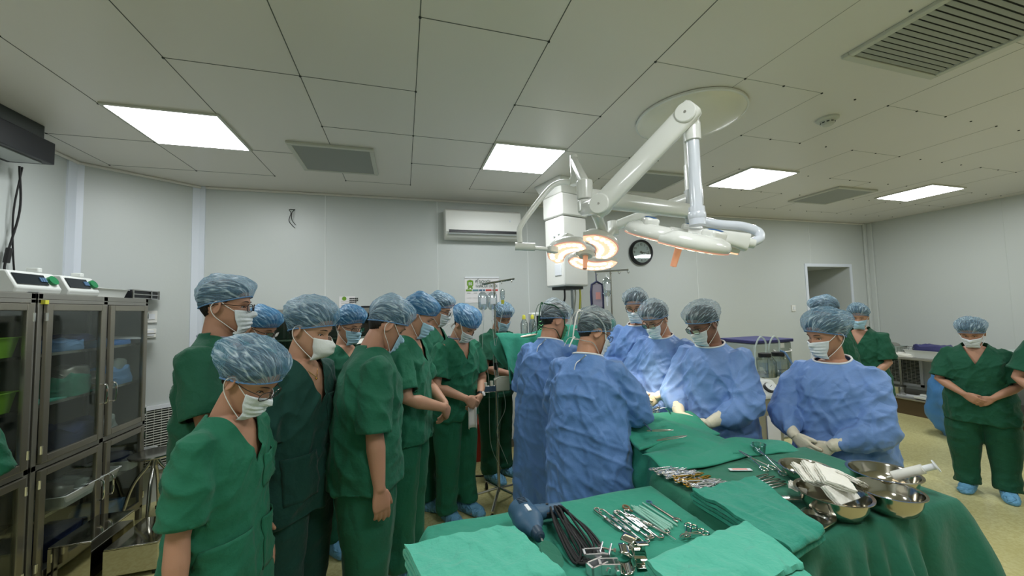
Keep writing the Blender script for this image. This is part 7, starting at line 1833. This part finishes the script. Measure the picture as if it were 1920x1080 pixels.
# ------------------------------------------------------------------ turnbuckles
def turnbuckle(a, b, label, f0, f1, h0=1, h1=1):
    a, b = Vector(a), Vector(b); d = (b - a); L = d.length; d.normalize(); x = d.cross(Vector((0, 0, 1))).normalized()
    t = thing('turnbuckle', label, 'turnbuckle', a.lerp(b, 0.5), 0, 'turnbuckles on the foreground table')
    p, q = a + d * L * f0, a + d * L * f1
    w = MB()
    for s_ in (-1, 1): w.tube([p + x * s_ * 0.0055, q + x * s_ * 0.0055], 0.0024, 8)
    w.tube([p - d * 0.006, p + d * 0.008], 0.0072, 12); w.tube([q - d * 0.008, q + d * 0.006], 0.0072, 12); w.build('body', 'chrome', t)
    for e_, s_, k, dd_ in ((p, a, h0, -d), (q, b, h1, d)):
        w = MB(); base_ = s_ - dd_ * 0.016; pts = [e_ - dd_ * 0.03, base_]
        r_ = 0.0105
        for g_ in range(1, 9): an = g_ / 8 * (4.2 if k else 6.0); pts.append(base_ + dd_ * (r_ * math.sin(an)) + x * (k if k else 1) * (r_ - r_ * math.cos(an)))
        w.tube(pts, 0.0031, 8); w.build('hook' if k else 'eye', 'steel', t)
    return t
zz = z + 0.008
TB = [((1110, 953), (1203, 1021), 0.30, 0.62), ((1128, 953), (1213, 1021), 0.28, 0.66), ((1147, 958), (1222, 1013), 0.30, 0.70), ((1158, 955), (1228, 1006), 0.26, 0.68), ((1166, 956), (1240, 1012), 0.24, 0.66), ((1174, 962), (1254, 1003), 0.18, 0.60)]
tl = ['turnbuckle nearest the drill cable', 'second turnbuckle counted from the drill cable', 'third turnbuckle counted from the drill cable', 'fourth turnbuckle counted from the drill cable', 'fifth turnbuckle, next to the last one beside the plastic tubes', 'turnbuckle lying closest to the clear plastic tubes']
for i, (a, b, f0, f1) in enumerate(TB): turnbuckle(G(*a, zz), G(*b, zz), tl[i], f0, f1, 1 if i % 2 else -1, -1 if i % 3 else 1)
# brown ring-handled needle
a, b = G(1174, 951, zz), G(1268, 1012, zz)
t = thing('wire_passer', 'long needle with brown ring handle beside the turnbuckles', 'instrument', a.lerp(b, 0.5))
d_ = (b - a).normalized(); x_ = d_.cross(Vector((0, 0, 1)))
w = MB(); w.tube([a + d_ * (0.014 * math.cos(q_)) + x_ * (0.010 * math.sin(q_)) for q_ in [2 * PI * i / 20 for i in range(20)]], 0.0038, 8, closed=True); w.tube([a + d_ * 0.014, a + d_ * 0.034], (0.004, 0.003), 8); w.build('ring_handle', 'brown_handle', t)
w = MB(); w.tube([a + d_ * 0.03, b], 0.0014, 6); w.build('needle', 'chrome', t)
# clear tubes
tb0, tb1 = [(1184, 948), (1189, 949), (1194, 950), (1199, 948), (1205, 951), (1188, 955), (1196, 956), (1203, 955)], [(1249, 1000), (1254, 996), (1258, 992), (1262, 989), (1261, 985), (1246, 995), (1252, 991), (1257, 987)]
for i, (a, b) in enumerate(zip(tb0, tb1)):
    w = MB(); p, q = G(*a, z + 0.004 + 0.003 * (i % 2)), G(*b, z + 0.004 + 0.003 * (i % 2)); w.tube([p, q], 0.0034, 10)
    tag(w.build('plastic_tube', 'tube_green'), 'clear plastic tube in the bundle beside the turnbuckles', 'tube', 'clear tubes in one bundle')
w = MB(); p, q = G(1205, 943, z + 0.005), G(1270, 985, z + 0.005); w.tube([p, q], 0.0034, 10); tag(w.build('plastic_tube', 'tube_green'), 'single clear tube lying apart, next to the wrench', 'tube')
# wrench
a, b = G(1217, 942, z + 0.004), G(1270, 975, z + 0.004); d_ = (b - a).normalized(); x_ = d_.cross(Vector((0, 0, 1)))
t = thing('wrench', 'chrome combination wrench near the edge of the foreground table', 'wrench', a.lerp(b, 0.5))
w = MB(); w.tube([a + d_ * 0.012, a.lerp(b, 0.5), b - d_ * 0.012], [(0.005, 0.0025), (0.0045, 0.0022), (0.006, 0.0025)], 10); w.build('shaft', 'chrome', t)
w = MB(); w.lathe([(0.0065, -0.003), (0.0115, -0.003), (0.0115, 0.003), (0.0065, 0.003)], a, 24, close=True); w.build('ring_end', 'chrome', t)
w = MB()
for s_ in (-1, 1): w.tube(spline([b - d_ * 0.012, b + x_ * s_ * 0.010 - d_ * 0.004, b + x_ * s_ * 0.0085 + d_ * 0.012], 4), [(0.0055, 0.003)] * 5 + [(0.0035, 0.0028)] * 4, 8)
w.build('open_end', 'chrome', t)
ring_forceps(G(1276, 1008, zz), G(1302, 990, zz), 'small clamp lying where the towel meets the foreground table cover', ring=0.012)
ring_forceps(G(1283, 1008, zz + 0.006), G(1311, 994, zz + 0.006), 'small clamp crossing the other one beside the pale towel', ring=0.012)
# slotted metal clamps
def slot_clamp(c, rz, label, s_=1.0):
    t = thing('pipe_clamp', label, 'clamp', c, rz)
    w = MB()
    w.box2((-0.03 * s_, -0.016, 0.0), (0.03 * s_, -0.011, 0.030)); w.box2((-0.03 * s_, 0.011, 0.0), (0.03 * s_, 0.016, 0.030)); w.box2((-0.03 * s_, -0.016, 0.0), (-0.022 * s_, 0.016, 0.030)); w.box2((-0.03 * s_, -0.011, 0.0), (0.0, 0.011, 0.004)); w.build('bracket', 'steel_bright', t, world=False, smooth=False, bevel=0.001)
    w = MB(); w.cyl((0.02 * s_, -0.025, 0.015), (0.02 * s_, 0.025, 0.015), 0.0035, n=12); w.cyl((0.02 * s_, -0.029, 0.015), (0.02 * s_, -0.022, 0.015), 0.007, n=6); w.cyl((0.02 * s_, 0.02, 0.015), (0.02 * s_, 0.026, 0.015), 0.007, n=6); w.build('bolt', 'chrome', t, world=False)
mat('steel_bright', '#d5d6d8', 0.25, metal=0.9)
for i, (px, py, rz, lb) in enumerate(((1112, 1052, -0.25, 'slotted metal clamp at the end of the black cable'), (1136, 1046, 0.9, 'slotted metal clamp tilted between cable and curved retractors'), (1142, 1072, -0.3, 'slotted metal clamp nearest the frame edge'), (1120, 1074, 0.2, 'slotted metal clamp partly under the others'))):
    slot_clamp(G(px, py, z + 0.002), rz, lb)
# curved retractors
def curved_blade(c, rz, R_, wd_, a0, a1, label, tilt=0.0):
    t = thing('curved_retractor', label, 'retractor', c, rz)
    w = MB(); n = 26
    def fn(u, v):
        a = a0 + (a1 - a0) * u; k = 1 + 0.5 * max(0, u - 0.6)
        return Vector((R_ * k * math.cos(a), (v - 0.5) * wd_ * (1 - 0.25 * u) + tilt * u, R_ * k * math.sin(a)))
    w.grid(fn, n, 8); zmin = min(p[2] for p in w.v); w.v = [(p[0], p[1], p[2] - zmin + 0.002) for p in w.v]
    w.build('blade', 'steel_mirror', t, world=False, solid=0.0022)
curved_blade(G(1184, 1045, z), 0.5, 0.030, 0.055, -2.6, 2.4, 'tall curled polished retractor beside the pale towel')
curved_blade(G(1172, 1068, z), -0.4, 0.028, 0.06, -2.2, 2.0, 'curled polished retractor nearest the slotted clamps')
curved_blade(G(1206, 1064, z), 1.3, 0.032, 0.045, -2.4, 1.9, 'curled polished retractor tucked against the pale towel')

# ------------------------------------------------------------------ on the bowl table
def heap_clamps():
    n = 22; base0, base1 = G(1232, 884, z2 + 0.02), G(1315, 918, z2 + 0.02)
    for i in range(n):
        f = i / (n - 1); p = base0.lerp(base1, f); p = p + Vector((0.004 * math.sin(i * 3), 0.006 * math.cos(i * 5), 0.012 * math.sin(i * 1.3) * 0.5))
        L = 0.155 + 0.01 * math.sin(i * 2); d_ = Vector((0.96, 0.22 + 0.012 * (i - 11) * -1, 0)).normalized()
        tip = p + d_ * L; tip.z = z2 + 0.006 + 0.004 * (i % 3)
        gold = 11 <= i <= 15
        t = ring_forceps(tip, p, 'gold-ringed clamp in the row of clamps on the bowl table' if gold else 'steel clamp in the long row of clamps on the bowl table', m='steel_bright', nm='artery_clamp', ring=0.011, group='gold-ringed clamps in the row' if gold else 'steel clamps in the row')
        if gold:
            for ch in t.children:
                if ch.name.startswith('shank'): ch.data.materials[0] = M['gold']
heap_clamps()
a = G(1388, 881, z2 + 0.004); t = thing('blade_packet', 'small white and pink blade packet on the bowl table', 'packet', a, -0.35)
MB().box2((-0.048, -0.011, 0), (0.048, 0.011, 0.003)).build('wrapper', 'trim_white', t, world=False, bevel=0.001)
MB().box2((-0.034, -0.007, 0.003), (0.030, 0.007, 0.0036)).build('print', 'pink_label', t, world=False, smooth=False)
tw = [((1388, 906), (1440, 889)), ((1392, 908), (1452, 893)), ((1400, 909), (1463, 898)), ((1410, 913), (1472, 902)), ((1416, 917), (1474, 907))]
tlb = ['uppermost tweezers in the fan beside the blade packet', 'second tweezers down in the fan beside the blade packet', 'middle tweezers in the fan beside the blade packet', 'second lowest tweezers in the fan, pointing at the gauze', 'lowest tweezers in the fan, closest to the folded cloth']
for i, (a, b) in enumerate(tw): a, b = G(*a, z2 + 0.006), G(*b, z2 + 0.008); forceps(a, b - a, (b - a).length, tlb[i], m='steel', group='fan of tweezers')
ring_forceps(G(1386, 845, z2 + 0.03), G(1440, 878, z2 + 0.008), 'long ring-handled clamp beside the blade packet', ring=0.016)
a, b = G(1408, 834, z2 + 0.03), G(1478, 888, z2 + 0.01)
ring_forceps(a, b, 'long ring-handled clamp reaching from the plastic cup to the small bowl', ring=0.016)
c = G(1424, 850, z2 + 0.004)
w = MB(); w.lathe([(0.0, 0.0), (0.024, 0.0), (0.030, 0.045), (0.032, 0.046), (0.029, 0.046), (0.023, 0.002), (0.0, 0.002)], c, 28); tag(w.build('plastic_cup', 'clear'), 'clear plastic cup at the far edge of the bowl table', 'cup')

def bowl(c, R_, h, label, m='steel_bowl'):
    w = MB(); w.lathe([(0.0, 0.0), (R_ * 0.62, 0.0), (R_ * 0.74, 0.006), (R_ * 0.90, h * 0.55), (R_ * 0.95, h - 0.004), (R_ * 1.05, h), (R_ * 1.05, h + 0.002), (R_ * 0.96, h + 0.001), (R_ * 0.93, h - 0.005), (R_ * 0.87, h * 0.55), (R_ * 0.71, 0.009), (R_ * 0.6, 0.004), (0.0, 0.004)], c, 56)
    return tag(w.build('steel_bowl', m, angle=50), label, 'bowl')
mat('steel_bowl', '#b8b3a6', 0.13, metal=1.0, bump=0.05, bscale=6)
zb2 = z2 + 0.002
def bc(px0, px1, py, zt): a, b = G(px0, py, zt), G(px1, py, zt); return a.lerp(b, 0.5), (b - a).length / 2
c, R_ = bc(1500, 1622, 922, zb2 + 0.07); c.z = zb2; BA = c.copy(); bowl(c, R_ * 0.97, 0.07, 'steel bowl under the stack of folded gauze')
c, R_ = bc(1614, 1720, 918, zb2 + 0.07); c.z = zb2; BB = c.copy(); bowl(c, R_ * 0.97, 0.07, 'empty steel bowl nearest the hanging corner of the dark green cover')
c, R_ = bc(1600, 1712, 884, zb2 + 0.07); c.z = zb2; BC = c.copy(); bowl(c, R_ * 0.97, 0.07, 'steel bowl holding the big white syringe')
c, R_ = bc(1464, 1560, 876, zb2 + 0.05); c.z = zb2; BD = c.copy(); bowl(c, R_ * 0.9, 0.05, 'small steel bowl behind the stack of gauze')
# gauze pads
def pad(c, lx, ly, h, rot, label):
    w = MB(); n = 4; R_ = Euler(rot).to_matrix()
    for k in range(n):
        zc = h * (k + 0.5) / n; ox, oy = 0.002 * math.sin(k * 2), 0.002 * math.cos(k * 3)
        P_ = [[R_ @ Vector((lx * (i / 9 - 0.5) + ox, ly * (j / 9 - 0.5) + oy, zc + sg * h / n * 0.42 + 0.0015 * math.sin(i * 1.7 + j + k))) + Vector(c) for i in range(10)] for sg in (-1, 1) for j in range(10)]
        o_ = len(w.v); w.v += [tuple(p) for r in P_ for p in r]
        def idx(sg, j, i): return o_ + sg * 100 + j * 10 + i
        for sg in (0, 1):
            for j in range(9):
                for i in range(9): w.f.append((idx(sg, j, i), idx(sg, j, i + 1), idx(sg, j + 1, i + 1), idx(sg, j + 1, i))); w.fm.append(0)
        for i in range(9):
            w.f += [(idx(0, 0, i), idx(0, 0, i + 1), idx(1, 0, i + 1), idx(1, 0, i)), (idx(0, 9, i), idx(0, 9, i + 1), idx(1, 9, i + 1), idx(1, 9, i)), (idx(0, i, 0), idx(0, i + 1, 0), idx(1, i + 1, 0), idx(1, i, 0)), (idx(0, i, 9), idx(0, i + 1, 9), idx(1, i + 1, 9), idx(1, i, 9))]; w.fm += [0] * 4
    return tag(w.build('gauze_pad', 'gauze', angle=60), label, 'gauze', 'gauze pads in the bowl')
gz = zb2 + 0.085
pad(G(1512, 893, gz + 0.01), 0.115, 0.060, 0.014, (0.35, -0.15, 1.0), 'gauze pad leaning at the tweezers side of the pile')
pad(G(1534, 893, gz + 0.018), 0.120, 0.070, 0.016, (0.30, -0.20, 0.95), 'gauze pad second from the tweezers, fully white')
pad(G(1562, 900, gz + 0.024), 0.125, 0.085, 0.018, (0.28, -0.10, 0.85), 'broad gauze pad on top of the pile')
pad(G(1595, 902, gz + 0.006), 0.110, 0.065, 0.016, (0.25, 0.40, 0.35), 'gauze pad leaning towards the empty bowl')
pad(G(1572, 926, gz - 0.008), 0.125, 0.060, 0.018, (0.75, 0.05, 0.15), 'gauze pad facing the camera at the front of the bowl')
pad(G(1494, 918, zb2 + 0.03), 0.080, 0.050, 0.018, (0.25, 0.2, 0.7), 'gauze pad lowest on the table beside the bowl')
# syringe
p, q = BC + Vector((0.02, 0.0, 0.045)), G(1758, 873, zb2 + 0.125)
d_ = (q - p).normalized(); L = (q - p).length
t = thing('syringe', 'big white syringe sticking out of the far steel bowl', 'syringe', p)
w = MB(); w.tube([p, p + d_ * 0.015], 0.003, 8); w.tube([p + d_ * 0.015, p + d_ * 0.02, p + d_ * L * 0.72], [0.006, 0.0165, 0.0165], 20); w.build('barrel', 'white_plastic', t)
w = MB(); w.tube([p + d_ * L * 0.72, p + d_ * (L * 0.735)], (0.028, 0.028), 20, flat=0.55); w.build('finger_flange', 'white_plastic', t)
w = MB(); w.tube([p + d_ * L * 0.735, p + d_ * L * 0.96], 0.011, 12); w.tube([p + d_ * L * 0.96, p + d_ * L * 0.985], 0.021, 20); w.build('plunger', 'trim_white', t)
# steel trays under the cloth
a = G(1530, 978, zb2); t = tray((a.x - 0.01, a.y, zb2), 0.10, 0.07, 0.012, 'steel', 'steel_tray', 'flat steel tray below the gauze bowl, by the cloth corner', 'tray', rz=0.2)
a = G(1492, 942, zb2); w = MB(); w.tube(spline([a + Vector((-0.06, 0.03, 0.012)), a + Vector((0.0, 0.0, 0.016)), a + Vector((0.06, -0.03, 0.010))], 6), [(0.016, 0.003)] * 13, 12); tag(w.build('flat_retractor', 'steel'), 'flat curved retractor beside the folded cloth', 'retractor')

# rolled paper in the hand of the watch wearer
wp = wpos(P9, (0.02, 0.24, 0.83))
w = MB(); n_ = Vector((0.3, 0, 1)).normalized()
def pr(u, v):
    a = -0.6 + 4.4 * u; r_ = 0.03 + 0.006 * u
    return wp + Vector((r_ * math.cos(a), r_ * math.sin(a) * 0.8, (v - 0.5) * 0.16))
w.grid(pr, 24, 6)
tag(w.build('rolled_paper', 'paper', solid=0.001), 'rolled white papers held by the man with the watch', 'paper')
# necklace of the woman in teal
w = MB()
pts = [wpos(P4, (x_, y_, z_)) for x_, y_, z_ in ((-0.060, -0.015, 1.475), (-0.066, 0.03, 1.448), (-0.048, 0.085, 1.405), (-0.015, 0.115, 1.365), (0.0, 0.122, 1.350), (0.015, 0.115, 1.365), (0.048, 0.085, 1.405), (0.066, 0.03, 1.448), (0.060, -0.015, 1.475))]
w.tube(spline(pts, 5), 0.0014, 6); w.ball(pts[4] - Vector((0, 0, 0.006)), 0.005, 6)
w.build('necklace', 'gold', P4[0], world=False)
_o = P4[0]; _n = [o for o in _o.children if o.name.startswith('necklace')][0]
_im = (Matrix.Translation(P4[4]) @ Matrix.Rotation(P4[3], 4, 'Z')).inverted(); _n.data.transform(_im)

for _o in bpy.data.objects:
    if '_o' in _o: del _o['_o']
